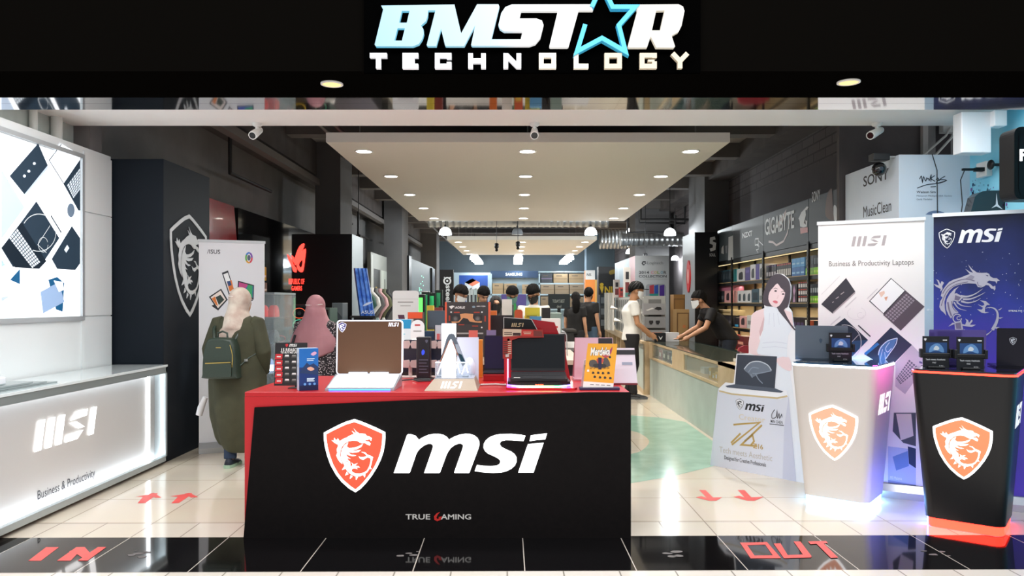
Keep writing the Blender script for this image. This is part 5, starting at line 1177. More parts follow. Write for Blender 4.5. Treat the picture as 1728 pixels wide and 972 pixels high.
def purple_monitor():
    Y = 5.46; x0, x1 = (816-CX)*Y/F, (884-CX)*Y/F; c, w = (x0+x1)/2, x1-x0
    tag(MB().bx(-.14, .18, -.1, .14, 0, .045, M('#a5121b', .35)).build('display_riser', loc=(c, Y, TZ), bevel=.003), 'low red riser block on the counter behind the right laptop', 'riser')
    t = thing('laptop', 'upright laptop with a dark purple screen behind the right laptop stand', 'laptop', (c, Y, TZ+.046))
    MB().bx(-w/2, w/2, -.08, .12, 0, .014, M('#191622', .4)).build('base', t, .003)
    m = MB(); fz = Fr((0, .1, .014), (1, 0, 0), (0, .08, 1)); m.poly(fz, rrect(-w/2, 0, w/2, .25, .006), M('#17131f', .4), 0, t=.008); m.poly(fz, rect(-w/2+.006, .01, w/2-.006, .244), M('#20123a', .2), .001); m.build('lid', t)
purple_monitor()
def poster():
    x, y = .535, 4.83; t = thing('poster_stand', 'yellow promotion poster in a stand at the right end of the counter', 'poster', (x, y, TZ))
    fr = Fr((0, 0, 0), (1, 0, 0), (0, .16, 1), loc=(x, y, TZ)); E = lambda pts: fr.px([(840+a/6.479, 520+b/6.479) for a, b in pts]); ye = M('#eca51f', .4); bk = M('#2a2422', .5); wh = M('#f4efe8', .4); og = M('#d8562a', .4)
    m = MB(); m.poly(fr, E([(930,870),(1258,900),(1308,390),(985,385)]), ye, 0, t=.004); m.poly(fr, E([(930,870),(1258,888),(1268,822),(937,800)]), wh, .001)
    m.poly(fr, smooth(E([(1140,520),(1215,470),(1255,420),(1240,490),(1210,530),(1180,545)]), 2), M('#a3335f', .4), .001)
    for wd, c, h in ((.030, bk, .0014), ): pass
    (x0, y0), (x1, _), (_, y1) = E([(1012, 520), (1225, 470), (1020, 445)])
    m.text(fr, 'Merdeka', x0, y0, x1, y0+.052, bk, .0014, bold=.09, shear=.25); m.text(fr, 'Merdeka', x0, y0, x1, y0+.052, wh, .002, bold=.03, shear=.25)
    (x0, y0), (x1, _) = E([(1150, 527), (1215, 500)]); m.text(fr, 'SALE', x0, y0-.005, x1, y0+.012, og, .0024, bold=.02)
    m.poly(fr, smooth(E([(1005,575),(1060,565),(1090,600),(1085,640),(1005,640)]), 2), M('#4f4743', .5), .0014); m.poly(fr, smooth(E([(1150,555),(1200,548),(1230,630),(1160,640)]), 2), M('#4f4743', .5), .0014); m.poly(fr, smooth(E([(1050,610),(1170,610),(1180,650),(1060,650)]), 2), bk, .0018); m.poly(fr, smooth(E([(1080,560),(1130,540),(1160,570),(1130,610),(1090,600)]), 2), M('#c9483a', .4), .0022); m.poly(fr, disc(*E([(1225, 535)])[0], .008, 10), bk, .0016)
    (x0, y0), (x1, _) = E([(1003, 668), (1222, 672)]); m.text(fr, 'GET UP TO RM1,000 OFF', x0, y0, x1, y0+.012, bk, .0014, bold=.01)
    for a, b in ((1042, 708), (1098, 708), (1150, 712), (1210, 710), (1060, 752), (1118, 758), (1172, 760), (1230, 765)): m.poly(fr, smooth(E([(a-13,b+10),(a-8,b-14),(a+10,b-10),(a+14,b+8)]), 2), bk, .0014)
    m.poly(fr, E([(975,695),(1000,695),(998,672),(978,672)]), wh, .0014)
    for k in range(4): m.poly(fr, E([(1010+60*k,838+3*k),(1050+60*k,840+3*k),(1050+60*k,832+3*k),(1010+60*k,830+3*k)]), M('#7a7672', .5), .002)
    m.build('poster_sheet', t)
    MB().bx(-.13, .12, -.02, .05, 0, .016, M('#2c2848', .4)).build('base', t, .003); MB().bx(-.01, .01, .02, .05, .0, .2, M('#2c2848', .4)).build('prop', t)
poster()
def desk_calendar(x, y, w, h, face, head, label, base=None, art=None):
    t = thing('desk_calendar', label, 'calendar', (x, y, TZ)); c = M(face, .45)
    m = MB(); fr = Fr((0, 0, .012), (1, 0, 0), (0, .22, 1)); m.poly(fr, [(-w/2, 0), (w/2, 0), (w*.46, h), (-w*.46, h)], c, 0, t=.004)
    if head: m.poly(fr, rect(*head), M('#1d1a20', .5), .001)
    if art: art(m, fr)
    m.build('front_sheet', t); m = MB(); fb = Fr((0, .16 if h > .25 else .12, .012), (1, 0, 0), (0, -.22 if h > .25 else -.3, 1)); m.poly(fb, [(-w/2, 0), (w/2, 0), (w*.46, h), (-w*.46, h)], c, 0, t=.004); m.build('rear_sheet', t)
    MB().bx(-w/2, w/2, -.01, .17, 0, .012, M(base or face, .45)).build('base', t)
desk_calendar(.655, 5.12, .318, .235, '#e6dbe6', (-.15, .19, .15, .222), 'white-lilac desk calendar with a black header half behind the yellow poster', '#7d2732',
    lambda m, fr: (m.poly(fr, rect(.06, .12, .13, .14), M('#9aa0b4', .5), .001), m.poly(fr, rect(-.145, .12, -.11, .14), M('#9aa0b4', .5), .001), m.poly(fr, rect(-.13, .02, -.112, .11), M('#d4429a', .5), .001)))
desk_calendar(.56, 5.40, .29, .29, '#d3a9b4', (.03, .25, .13, .288), 'pink upright board with a black corner behind the yellow poster')
tag(MB().poly(Fr((0, 0, 0)), [(-.02, 0), (.03, 0), (.06, .17), (.035, .19), (.0, .17)], M('#ded7dc', .4), 0, t=.012).poly(Fr((0, 0, 0)), rect(.004, .02, .018, .14), M('#3a3640', .5), .001).build('leaflet_pack', loc=(.45, 5.02, TZ)), 'narrow white leaflet leaning left of the yellow poster', 'leaflet')
# ================================================================== middle of the shop
def table(label, x0, x1, y0, y1, z, topc, bodyc, group=None, name='display_table'):
    t = thing(name, label, 'table', ((x0+x1)/2, (y0+y1)/2, 0), group=group); w, d = x1-x0, y1-y0
    MB().bx(-w/2, w/2, -d/2, d/2, z-.04, z, M(topc, .4)).build('tabletop', t, .004)
    MB().bx(-w/2+.04, w/2-.04, -d/2+.04, d/2-.04, .08, z-.04, M(bodyc, .5)).bx(-w/2+.08, w/2-.08, -d/2+.08, d/2-.08, 0, .08, M('#141414', .6)).build('cabinet', t)
table('beige-topped display island right behind the red counter', -1.25, .55, 6.25, 7.65, .97, '#cdb6a0', '#3a3232')
table('grey-topped display island in the middle of the shop', -1.35, .9, 8.3, 9.6, .95, '#8d8782', '#353033')
table('dark sales desk where the staff stand', -.9, .75, 11.4, 12.4, 1.0, '#4a4644', '#2e2c2e')
def pbox(name, label, px0, px1, pyt, pyb, Y, z0, d, col, art=None, cat='box', group=None, rough=.45, rz=0.0, bevel=0.0, edge=None):
    """carton seen between px0..px1, top at pyt, standing on z0 at depth Y"""
    x0, x1 = (px0-CX)*Y/F, (px1-CX)*Y/F; h = H-(pyt-CY)*Y/F-z0; c, w = (x0+x1)/2, x1-x0
    m = MB(); m.bx(-w/2, w/2, 0, d, 0, h, M(edge or col, rough)); fr = Fr((0, 0, 0), loc=(c, Y, z0), rz=rz)
    if edge: m.poly(fr, rect(-w/2+w*.04, 0, w/2-w*.04, h), M(col, rough), .001)
    if art: art(m, fr, w, h)
    return tag(m.build(name, loc=(c, Y, z0), rz=rz, bevel=bevel), label, cat, group)
T1, T2, T3 = .971, .951, 1.001
wt = M('#e9e7e4', .45)
def aorus(m, fr, w, h):
    e = lambda pts: fr.px([(740+x/6.479, 470+y/6.479) for x, y in pts]); cp = M('#c98c5f', .4); g = M('#2a2828', .5); og = M('#9a3b2a', .5); l = M('#d9d5d0', .5)
    m.poly(fr, e([(115,305),(150,295),(175,300),(290,303),(285,330),(185,328),(165,310),(140,335)]), l, .002)
    (x0, y0), (x1, _), (_, y1) = e([(178, 330), (290, 330), (180, 304)]); m.poly(fr, rect(x0-.004, y0-.002, x1+.004, y1+.003), M('#3a3635', .45), .0024); m.text(fr, 'AORUS', x0, y0, x1, y1, l, .003, bold=.03, shear=.2)
    (x0, y0), (x1, _), (_, y1) = e([(415, 310), (512, 310), (420, 297)]); m.text(fr, 'AMD RYZEN', x0, y0, x1, y1, l, .002, bold=.02); m.poly(fr, disc(*e([(385, 310)])[0], .014, 12, .009), M('#7d94a0', .5), .002)
    m.poly(fr, e([(120,385),(240,395),(480,395),(480,500),(120,500)]), g, .0016)
    m.poly(fr, e([(235,390),(290,380),(380,388),(375,430),(400,465),(475,465),(470,485),(400,480),(340,470),(320,440),(270,430),(225,480),(150,490),(140,470),(215,470),(245,440)]), cp, .002)
    for a in (185, 428): m.band(fr, e(disc(a, 440, 24, 14)), .010, M('#4a4644', .5), .002, closed=True); m.poly(fr, disc(*e([(a, 440)])[0], .014, 10), M('#6a6664', .5), .002)
    for a, b in ((120, 435), (510, 440)): m.poly(fr, e([(a-8,b+30),(a+8,b+30),(a+8,b-30),(a-8,b-30)]), og, .002)
    for a, b in ((200, 370), (418, 370), (250, 505), (400, 520)): m.poly(fr, e([(a-32,b+6),(a+32,b+6),(a+32,b-6),(a-32,b-6)]), og, .002)
    for a, b in ((138, 367), (475, 367), (473, 535)): m.poly(fr, disc(*e([(a, b)])[0], .007, 8), l, .0024)
    m.poly(fr, e([(200,608),(488,608),(488,592),(200,592)]), M('#a29e9a', .5), .002)
pbox('motherboard_box', 'large charcoal carton with orange edges and a copper device picture', 751, 827, 509.5, 600, 6.6, T1, .16, '#3a3635', aorus, edge='#d4593a')
pbox('display_screen', 'black screen back right of the charcoal carton with orange edges', 827, 866, 532, 575, 6.9, T1, .03, '#1f1e22', cat='screen')
pbox('tent_card', 'salmon tent card below the charcoal carton', 791, 806, 557.5, 572, 6.35, T1, .02, '#d4675a', lambda m, fr, w, h: m.poly(fr, rect(-w*.3, h*.2, w*.3, h*.4), wt, .001), cat='card')
pbox('tent_card', 'purple tent card left of the red laptop header', 821, 837, 557, 571, 6.35, T1, .02, '#7a6c8f', lambda m, fr, w, h: m.band(fr, arc(0, h*.5, w*.25, 180, 360, 8), .004, M('#d9cfe0', .5), .001), cat='card')
pbox('carton', 'orange carton low behind the white acrylic panel', 803, 814, 574, 600, 5.62, .891, .12, '#e58a22')
pbox('carton', 'orange carton lid right of the charcoal carton top', 826, 838, 524.5, 534, 8.4, T2, .2, '#e8752f')
pbox('carton', 'white narrow carton behind the charcoal carton, right side', 820, 827, 532, 560, 7.2, T1, .1, '#d8d6d2')
def foldboard(m, fr, w, h):
    m.poly(fr, rect(-w*.3, h*.80, w*.3, h*.82), M('#9a9894', .5), .001); m.poly(fr, rect(-w*.2, h*.74, w*.2, h*.76), M('#b5b2ae', .5), .001)
    m.poly(fr, [(-w*.3, h*.6), (-w*.05, h*.6), (w*.02, h*.42), (-w*.2, h*.42)], M('#5a3348', .4), .001); m.poly(fr, [(w*.1, h*.42), (w*.22, h*.60), (w*.32, h*.60), (w*.2, h*.42)], M('#33373f', .4), .001); m.poly(fr, rect(-w*.35, 0, w*.2, h*.40), M('#101012', .3), .002); m.band(fr, [(-w*.5, h*.86), (w*.5, h*.86)], .004, M('#c2c0bc', .5), .001)
def rounded_board(name, label, px0, px1, pyt, Y, z0, col, art, r=.03):
    x0, x1 = (px0-CX)*Y/F, (px1-CX)*Y/F; h = H-(pyt-CY)*Y/F-z0; c, w = (x0+x1)/2, x1-x0
    m = MB(); fr = Fr((0, 0, 0)); m.poly(fr, rrect(-w/2, 0, w/2, h, r), M(col, .45), 0, t=.03); art(m, fr, w, h); m.bx(-w*.3, w*.3, -.02, .12, 0, .012, M(col, .45))
    return tag(m.build(name, loc=(c, Y, z0)), label, 'sign board')
rounded_board('display_board', 'white rounded display board with two folded tablets', 662.5, 706, 490.5, 7.4, T1, '#dfdedb', foldboard)
def half_round(label, px0, px1, pyt, Y, z0):
    x0, x1 = (px0-CX)*Y/F, (px1-CX)*Y/F; h = H-(pyt-CY)*Y/F-z0; c, w = (x0+x1)/2, x1-x0; t = thing('glowing_sign', label, 'sign board', (c, Y, z0))
    m = MB(); fr = Fr((0, 0, 0)); m.poly(fr, arc(0, h-w/2, w/2, 0, 180, 16)+[(-w/2, 0), (w/2, 0)], M('#eef0ef', .4), 0, t=.02); m.poly(fr, rect(-w*.2, h*.85, w*.2, h*.89), M('#c9484a', .5), .001); m.poly(fr, rect(-w*.3, h*.7, w*.3, h*.73), M('#a9aaa8', .5), .001); m.build('board', t)
    MB().poly(fr, rrect(-w*.45, h*.04, w*.45, h*.5, .01), M('#fffaf0', .4, emit=1.5), .002).build('lit_panel', t)
half_round('white round-topped lit sign right of the large dummy laptop', 693, 716, 540, 6.4, T1)
pbox('carton', 'teal and white carton behind the large dummy laptop', 668, 694, 539, 575, 6.7, T1, .15, '#dfe9ee', lambda m, fr, w, h: (m.poly(fr, rect(-w/2, h*.75, w/2, h), M('#2b93c4', .4), .001), m.band(fr, [(-w*.1, h*.2), (-w*.1, h*.6), (w*.1, h*.6)], .01, M('#8fc4d8', .4), .001)))
pbox('carton', 'black and orange carton beside the white rounded display board', 688, 713, 527, 545, 7.1, T1, .14, '#4a3d3a', lambda m, fr, w, h: (m.poly(fr, rect(-w/2, h*.85, w/2, h), M('#e0552e', .4), .001), m.poly(fr, smooth([(-w*.3, h*.3), (0, h*.6), (w*.3, h*.4), (0, h*.2)], 2), M('#a08d84', .4), .001)))
pbox('carton', 'yellow carton left of the blue-grey monitor', 720, 731, 515.5, 528, 8.35, T2, .12, '#e0c43c')
pbox('carton', 'flat red-fronted carton behind the blue-grey monitor', 731, 746, 519, 527, 8.6, T2, .1, '#8a3a3a')
def monitor(label, px0, px1, pyt, pyb, Y, z0, col, screen, mark=None):
    x0, x1 = (px0-CX)*Y/F, (px1-CX)*Y/F; zt = H-(pyt-CY)*Y/F-z0; zb = max(H-(pyb-CY)*Y/F-z0, .03); c, w = (x0+x1)/2, x1-x0
    t = thing('monitor', label, 'monitor', (c, Y, z0))
    m = MB(); m.bx(-w/2, w/2, 0, .03, zb, zt, M(col, .4)); m.poly(Fr((0, 0, 0)), rect(-w/2+.01, zb+.02, w/2-.01, zt-.01), M(screen, .25), .001)
    if mark: mark(m, Fr((0, 0, 0)), w, zb, zt)
    m.build('screen', t, .003); MB().bx(-.03, .03, .03, .05, .0, zb+.1, M('#222327', .4)).bx(-w*.3, w*.3, -.06, .12, 0, .012, M('#222327', .4)).build('stand', t)
monitor('blue-grey monitor left of the charcoal carton', 721, 755, 524, 556, 7.2, T1, '#39424c', '#4a5865')
pbox('carton', 'dark blue carton with white print left of the acrylic column', 716, 733, 559, 578, 6.5, T1, .12, '#1d3550', lambda m, fr, w, h: m.text(fr, 'tech', -w*.3, h*.25, w*.35, h*.55, wt, .001))
pbox('white_card', 'grey-white upright card in front of the blue-grey monitor', 734.5, 748, 549, 580, 6.45, T1, .03, '#b9bac0', cat='card')
pbox('carton', 'small pink and grey carton left of the acrylic column', 737, 747, 563, 578, 6.3, T1, .08, '#a9a0a8', lambda m, fr, w, h: m.poly(fr, rect(-w/2, 0, 0, h), M('#c9605f', .4), .001))
monitor('black monitor with a tan ornament behind the charcoal carton', 740, 756, 516, 540, 8.8, T2, '#191a1e', '#202228')
pbox('upright_board', 'white upright panel between the black-veiled shopper and the yellow-shirted man', 847, 864, 505, 532, 8.9, T2, .03, '#d3d2cf', cat='sign board')
pbox('drinks_cup', 'green pen in a white holder before the man in the grey jacket', 867, 871, 512, 527, 8.8, T2, .02, '#2f9a50', cat='pen')
rounded_board('sticker_sign', 'orange and red round sticker sign on the middle island', 868, 882, 522.5, 8.35, T2, '#d95a34', lambda m, fr, w, h: (m.poly(fr, rect(-w*.35, h*.45, w*.35, h*.65), M('#f1c94c', .4), .001)))
pbox('notice_sheet', 'yellow notice sheet in front of the yellow-shirted man', 886, 911, 519, 533, 8.4, T2, .01, '#e6cf3a', lambda m, fr, w, h: [m.poly(fr, rect(-w*.4, h*(.75-.2*k), w*.3, h*(.8-.2*k)), M('#a8952a', .5), .001) for k in range(3)], cat='sign board')
pbox('carton', 'blue flat carton under the yellow notice sheet', 894, 914, 534, 540, 8.32, T2, .06, '#5a9ac8')
pbox('carton', 'black carton with a gold swirl right of the yellow notice', 914, 929, 519.5, 537, 8.5, T2, .14, '#2c2526', lambda m, fr, w, h: m.poly(fr, smooth([(-w*.3, h*.3), (w*.3, h*.7), (w*.1, h*.4)], 2), M('#d09a5a', .4), .001), edge='#8f8b88')
pbox('grey_printer', 'pale grey-green printer on the middle island right side', 929, 948, 528, 540, 9.0, T2, .3, '#7f9088', cat='printer', bevel=.01)
pbox('carton', 'white carton with red specks right of the red stand top', 914, 946, 538, 572, 7.3, T1, .2, '#dfd8d4', lambda m, fr, w, h: [m.poly(fr, disc(w*a, h*b, .012, 8), M('#c9524a', .5), .001) for a, b in ((-.1, .7), (.1, .6), (.3, .75))])

# long wooden counter on the right: near glass section and far section with stacks
wood = M('#cdb795', .45, noise=.12, nscale=6, h2='#bfa680'); gbase = M('#b7c2bb', .5, noise=.1, nscale=4)
def glass_counter():
    X0, X1, Y0, Y1 = 2.08, 2.72, 7.0, 11.95
    t = thing('glass_counter', 'long glass-topped wooden counter with a pale grey base on the right', 'counter', (X0, Y0, 0)); L, D = Y1-Y0, X1-X0
    MB().bx(.012, D, 0, L, 0, .57, gbase).build('base_panel', t)
    m = MB(); m.bx(0, D, 0, L, .57, .605, wood); m.bx(0, .04, 0, L, .80, .83, wood); m.bx(D-.04, D, 0, L, .60, .83, wood); m.bx(0, D, 0, .9, .605, .83, wood)
    for a, b in ((2.5, 3.2), (4.65, L)): m.bx(0, .04, a, b, .605, .80, wood)
    m.bx(0.04, D-.04, L-.04, L, .605, .83, wood); m.build('wooden_frame', t)
    g = glass_mat('#cfe0d8', .22, .03)
    MB().bx(.012, .018, .9, 2.5, .605, .80, g).build('glass_pane', t); MB().bx(.012, .018, 3.2, 4.65, .605, .80, g).build('glass_pane', t)
    MB().bx(.0, D, .9, L, .831, .843, glass_mat('#2f4a48', .55, .04)).build('glass_top', t)
glass_counter()
def inside(label, x, y, w, d, h, c, z=.606): tag(MB().bx(0, w, 0, d, 0, h, M(c, .45)).poly(Fr((0, 0, 0), (0, -1, 0), (0, 0, 1)), rect(-d*.8, h*.3, -d*.2, h*.7), M('#d8d6d0', .5), .001).build('small_carton', loc=(x, y, z)), label, 'box')
for i, (a, h) in enumerate(((7.98, .16), (8.10, .10), (8.22, .07), (8.36, .12))): inside('yellow carton inside the near glass case, %s from the near end' % ['first', 'second', 'third', 'fourth'][i], 2.13, a, .12, .1, h, '#d3a92e')
inside('white gadget box inside the near glass case', 2.2, 8.95, .16, .18, .07, '#d9d9d4'); inside('blue box inside the near glass case', 2.3, 8.6, .12, .2, .1, '#41577a')
for i, (a, c) in enumerate(((10.35, '#3a2a4a'), (10.6, '#4a3358'), (10.9, '#2a2430'), (11.2, '#8a2a2c'))): inside('%s box inside the far glass case' % ['violet', 'plum', 'black', 'red'][i], 2.13, a, .14, .2, .14, c)
tag(MB().box((0, 0, .02), (.26, .36, .03), M('#e6e4da', .4)).loft([[Vector((x, y, z)) for x, y in rrect(-.06, -.06, .06, .06, .03)] for z in (.035, .075)], M('#eceae2', .4)).tube([(-.05, -.1, .08), (0, .0, .10), (.05, .1, .08)], .022, M('#eceae2', .4), 10).build('desk_telephone', loc=(2.36, 7.69, .831)), 'white desk telephone on the near end of the glass counter', 'telephone')
def far_counter():
    t = thing('wooden_counter', 'far wooden shelf counter carrying stacks of small boxes', 'counter', (2.0, 12.0, 0), math.radians(-2.6)); L = 9.5
    MB().bx(-.02, .62, 0, L, .79, .83, wood).build('countertop', t)
    m = MB(); m.bx(.58, .6, 0, L, 0, .79, wood); m.bx(0, .6, 0, L, 0, .08, wood); m.bx(0, .58, 0, .02, .08, .79, wood); m.bx(.0, .02, 0, 1.6, .08, .79, gbase)
    for k in range(8): m.bx(0, .6, 1.6+k*1.12, 1.66+k*1.12, .08, .79, wood)
    m.bx(0, .58, 1.6, L, .42, .45, wood); m.bx(0, .02, 0, L, .70, .79, wood); m.build('shelf_body', t)
    R = random.Random(11); cols = ['#b9b9b4', '#a8b0b0', '#8f9a98', '#c9c0b4', '#b08a84']
    for k in range(7):
        for j in range(2):
            c = cols[(k*2+j) % 5]
            o = MB().bx(.1, .5, .2, .95, 0, .2+.03*(k % 2), M(c, .5)).poly(Fr((.1, .9, 0), (0, -1, 0), (0, 0, 1)), rect(.1, .04, .5, .16), M('#5d6464', .5), .001).build('shelf_carton', loc=(0, 0, 0))
            o.matrix_world = Matrix.Translation((2.0, 12.0, 0)) @ Matrix.Rotation(math.radians(-2.6), 4, 'Z') @ Matrix.Translation((0, 1.6+k*1.12, .081+.371*j))
            tag(o, 'pale carton on the %s shelf of the far wooden counter' % ['lower', 'upper'][j], 'box', 'cartons on the %s counter shelf' % ['lower', 'upper'][j])
far_counter()
Rr = random.Random(4)
for j in range(3):
    for k in range(12):
        y = 12.35+.42*k; x = 2.02+.044*(y-12); m = MB(); m.bx(0, .34, -.2, .2, 0, .235, M(['#a9aaa6', '#b4b4b0', '#a2a39f'][j], .45)); fr = Fr((0, 0, 0), (0, -1, 0), (0, 0, 1))
        m.poly(fr, rect(-.15, .03, .0, .18), M('#5f605e', .5), .001); m.poly(fr, rect(.04, .05, .14, .16), M('#82827e', .5), .001); m.poly(fr, rect(-.19, .20, .19, .215), M('#d9d7d2', .5), .001); fz = Fr((.17, -.2, 0)); m.poly(fz, rect(-.1, .04, .1, .18), M('#6a6a68', .5), .001)
        tag(m.build('boxed_device', loc=(x, y, .831+.237*j)), 'grey-white boxed device in the %s tier beside the white-tee person' % ['bottom', 'middle', 'top'][j], 'box', 'boxed devices, %s tier' % ['bottom', 'middle', 'top'][j])
def cam_art(kind):
    def f(m, fr, w, h):
        bk = M('#1f1e20', .5)
        if kind == 0: m.poly(fr, [(w*.0, h*.5), (w*.12, h*.7), (w*.3, h*.68), (w*.36, h*.45), (w*.2, h*.38)], bk, .001); m.poly(fr, [(-w*.4, h*.4), (-w*.1, h*.62), (w*.0, h*.55), (-w*.3, h*.35)], M('#d9d9d7', .5), .001)
        else:
            for a in (-.2, .12): m.poly(fr, rrect(w*a-.03, h*.4, w*a+.035, h*.66, .008), bk, .001); m.poly(fr, rect(w*a-.02, h*.3, w*a+.02, h*.4), bk, .001)
    return f
pbox('webcam_box', 'grey box with a black stapler-like camera, top of the stack at the white-tee person’s hands', 1086, 1122, 512, 530, 12.02, 1.246, .12, '#98989a', cam_art(0))
pbox('webcam_box', 'grey box with two black cubes, middle of the stack at the white-tee person’s hands', 1088, 1123, 534.5, 560, 12.02, 1.04, .12, '#8f9092', cam_art(1))
pbox('webcam_box', 'grey box with an orange mark, bottom of the stack at the white-tee person’s hands', 1090, 1124, 557, 575, 12.02, .844, .12, '#a2a2a2', lambda m, fr, w, h: m.poly(fr, rect(-w*.2, h*.6, w*.3, h*.8), M('#c98a74', .5), .001))
pbox('carton', 'black carton with a white bird mark on the glass counter', 1106, 1123.5, 562, 574, 11.55, .844, .12, '#141416', lambda m, fr, w, h: m.poly(fr, smooth([(-w*.2, h*.7), (0, h*.45), (w*.2, h*.7), (.06*w, h*.3), (-.06*w, h*.3)], 2), wt, .001))
pbox('carton', 'blank white carton on the glass counter in front of the leaning man', 1124, 1146, 561.5, 575, 11.68, .844, .12, '#dcdcde')

for i, (x, y, z) in enumerate(((2.02, 15.1, 1.31), (2.02, 14.6, 1.08))):
    tag(MB().loft([[Vector((-.16+.03*math.sin(u*3), -.10+.2*u, .05*math.sin(u*4)+.02)), Vector((0, -.10+.2*u, .0))] for u in [q/8 for q in range(9)]], M('#e4e2dc', .6), False, True, False).tube([(0, -.1, 0), (.044*(y-12)-.004, -.1, -.0)], .004, M('#cfcdc8', .5), 6).build('price_flag', loc=(x, y, z)), 'curled white paper flag sticking out of the grey device tiers, %s' % ['upper', 'lower'][i], 'paper')
def colour_column():
    x, y = 2.48, 15.9; t = thing('display_column', 'white display column printed with a colour collection title', 'display', (x, y, 0))
    m = MB(); m.bx(0, .70, 0, 3.2, 0, 2.4, M('#aeb6bd', .45)); m.build('body', t)
    fr = Fr((0, -.001, 0), loc=(x, y, 0)); e = lambda pts: fr.px([(960+a/5.4, 420+b/5.4) for a, b in pts]); dk = M('#33373c', .5); m = MB()
    (x0, y0), (x1, _), (_, y1) = e([(715, 148), (858, 148), (715, 115)]); m.text(fr, 'Logitech', x0, y0, x1, y1, M('#6f757b', .5), .001)
    m.band(fr, e([(700,118),(675,118),(668,132),(678,146),(692,142)]), .022, dk, .001); m.band(fr, e([(690,130),(705,130)]), .016, dk, .001)
    (x0, y0), (x1, _), (_, y1) = e([(638, 227), (730, 227), (640, 202)]); m.text(fr, '2014', x0, y0, x1, y1, dk, .001, bold=.02)
    for i, (ch, c) in enumerate(zip('COLOR', ('#c9748f', '#c9a24a', '#7a9a4a', '#4f8fae', '#6a5a8e'))):
        (x0, y0), (x1, _), (_, y1) = e([(748+i*29, 227), (772+i*29, 227), (748, 202)]); m.text(fr, ch, x0, y0, x1, y1, M(c, .5) if i < 4 else dk, .001, bold=.02)
    (x0, y0), (x1, _), (_, y1) = e([(638, 261), (890, 261), (640, 238)]); m.text(fr, 'COLLECTION', x0, y0, x1, y1, dk, .001, bold=.02); m.band(fr, e([(680,276),(890,276)]), .006, M('#8a8f94', .5), .001)
    m.poly(fr, e(rrect(700, 320, 885, 500, 30)[:]), M('#8f98a2', .5), .0006)
    for a, b, c in ((735, 775, '#a33a4a'), (778, 815, '#2f4fa0'), (826, 870, '#4a2f8a')): m.poly(fr, e([(a,495),(b,495),(b,325),(a,335)]), M(c, .4), .0012)
    m.poly(fr, e([(735,495),(815,495),(815,408),(735,408)]), M('#2f8a86', .4), .0016); m.poly(fr, e([(733,490),(775,490),(775,435),(733,435)]), M('#dfe4e8', .4), .002); m.build('printed_face', t)
    fl_ = Fr((-.001, 3.2, 0), (0, -1, 0), (0, 0, 1)); m = MB(); m.poly(fl_, rect(2.4, .2, 3.2, 2.4), M('#d39aa0', .4), .001); m.poly(fl_, rect(.8, .2, 2.4, 2.4), M('#8f9ea8', .4), .0006); m.poly(fl_, rect(0, .2, .8, 2.4), M('#a9b6be', .4), .0006); m.build('side_print', t)
colour_column()
# boxes and toys on top of the tiers
for a, b, t_, y_, c, l in ((1036, 1046, 472, 17.0, '#d8d6d2', 'white picture box standing on the grey device tiers, left'), (1053, 1064, 451, 15.5, '#e2dedb', 'tall white box with a red-black toy picture on the device tiers'), (1045, 1053, 485, 16.5, '#b9473f', 'small red-framed photo box on the device tiers'), (1056, 1072, 494, 15.0, '#4f8a84', 'flat teal box on the device tiers')):
    pbox('picture_box', l, a, b, t_, 500, y_, .831+.237*3+.001, .12, c, lambda m, fr, w, h: (m.poly(fr, rect(-w*.3, h*.15, w*.3, h*.5), M('#7a3a3c', .5), .001), m.poly(fr, rect(-w*.25, h*.6, w*.25, h*.85), M('#33343a', .5), .0012)))
for i in range(6): pbox('slim_box', 'slim white upright box in the row beyond the grey device tiers', 1021+2.6*i, 1023.4+2.6*i, 494, 540, 17.2-.15*i, .831, .12, ['#c9c9c4', '#b0b0ac', '#d6d4ce'][i % 3], None, group='slim white boxes beyond the tiers')
for i in range(3): tag(MB().bx(-.06, .06, 0, .3, 0, .26, M(['#2e3136', '#3d4247', '#25303a'][i], .5)).poly(Fr((0, 0, 0)), rect(-.04, .06, .04, .2), M('#76808a', .5), .001).build('dark_box', loc=((1012.5-CX)*18/F+.06, 18, .831+.262*i)), 'dark accessory box stacked left of the slim white boxes, %s' % ['bottom', 'middle', 'top'][i], 'box')
for i in range(2): tag(MB().bx(-.17+.085*i*2, -.09+.085*i*2, 0, .3, 0, .62, M('#2179ad' if i else '#2a86bd', .45)).poly(Fr((-.13+.17*i, 0, 0)), rect(-.02, .1, .02, .5), M('#8fc6e4', .5), .001).build('blue_box', loc=((1001.5-CX)*19.2/F+.12, 19.2, .831)), 'tall blue box at the far end of the wooden counter, %s' % ['left', 'right'][i], 'box')
def col_sign(label, px0, px1, pyt, Y, col, art, z0=0.0, name='display_column', d=.4):
    return pbox(name, label, px0, px1, pyt, 600, Y, z0, d, col, art, cat='display')
col_sign('black display column with yellow radiation-like marks', 1010, 1040, 450, 20.5, '#15161a', lambda m, fr, w, h: (m.text(fr, 'NLI', -w*.15, h*.70, w*.5, h*.78, M('#c9a71f', .5), .002, bold=.03), m.poly(fr, [(-w*.45, h*.78), (-w*.2, h*.78), (-w*.3, h*.70)], M('#c9a71f', .5), .002), m.poly(fr, disc(-w*.32, h*.80, .05, 12), M('#c9a71f', .5), .002), m.poly(fr, smooth([(w*.1, h*.95), (w*.4, h*.97), (w*.45, h*.93), (w*.15, h*.91)], 2), M('#8a7418', .5), .002), m.poly(fr, smooth([(w*.1, h*.58), (w*.4, h*.62), (w*.3, h*.55)], 2), M('#c9a71f', .5), .002)))
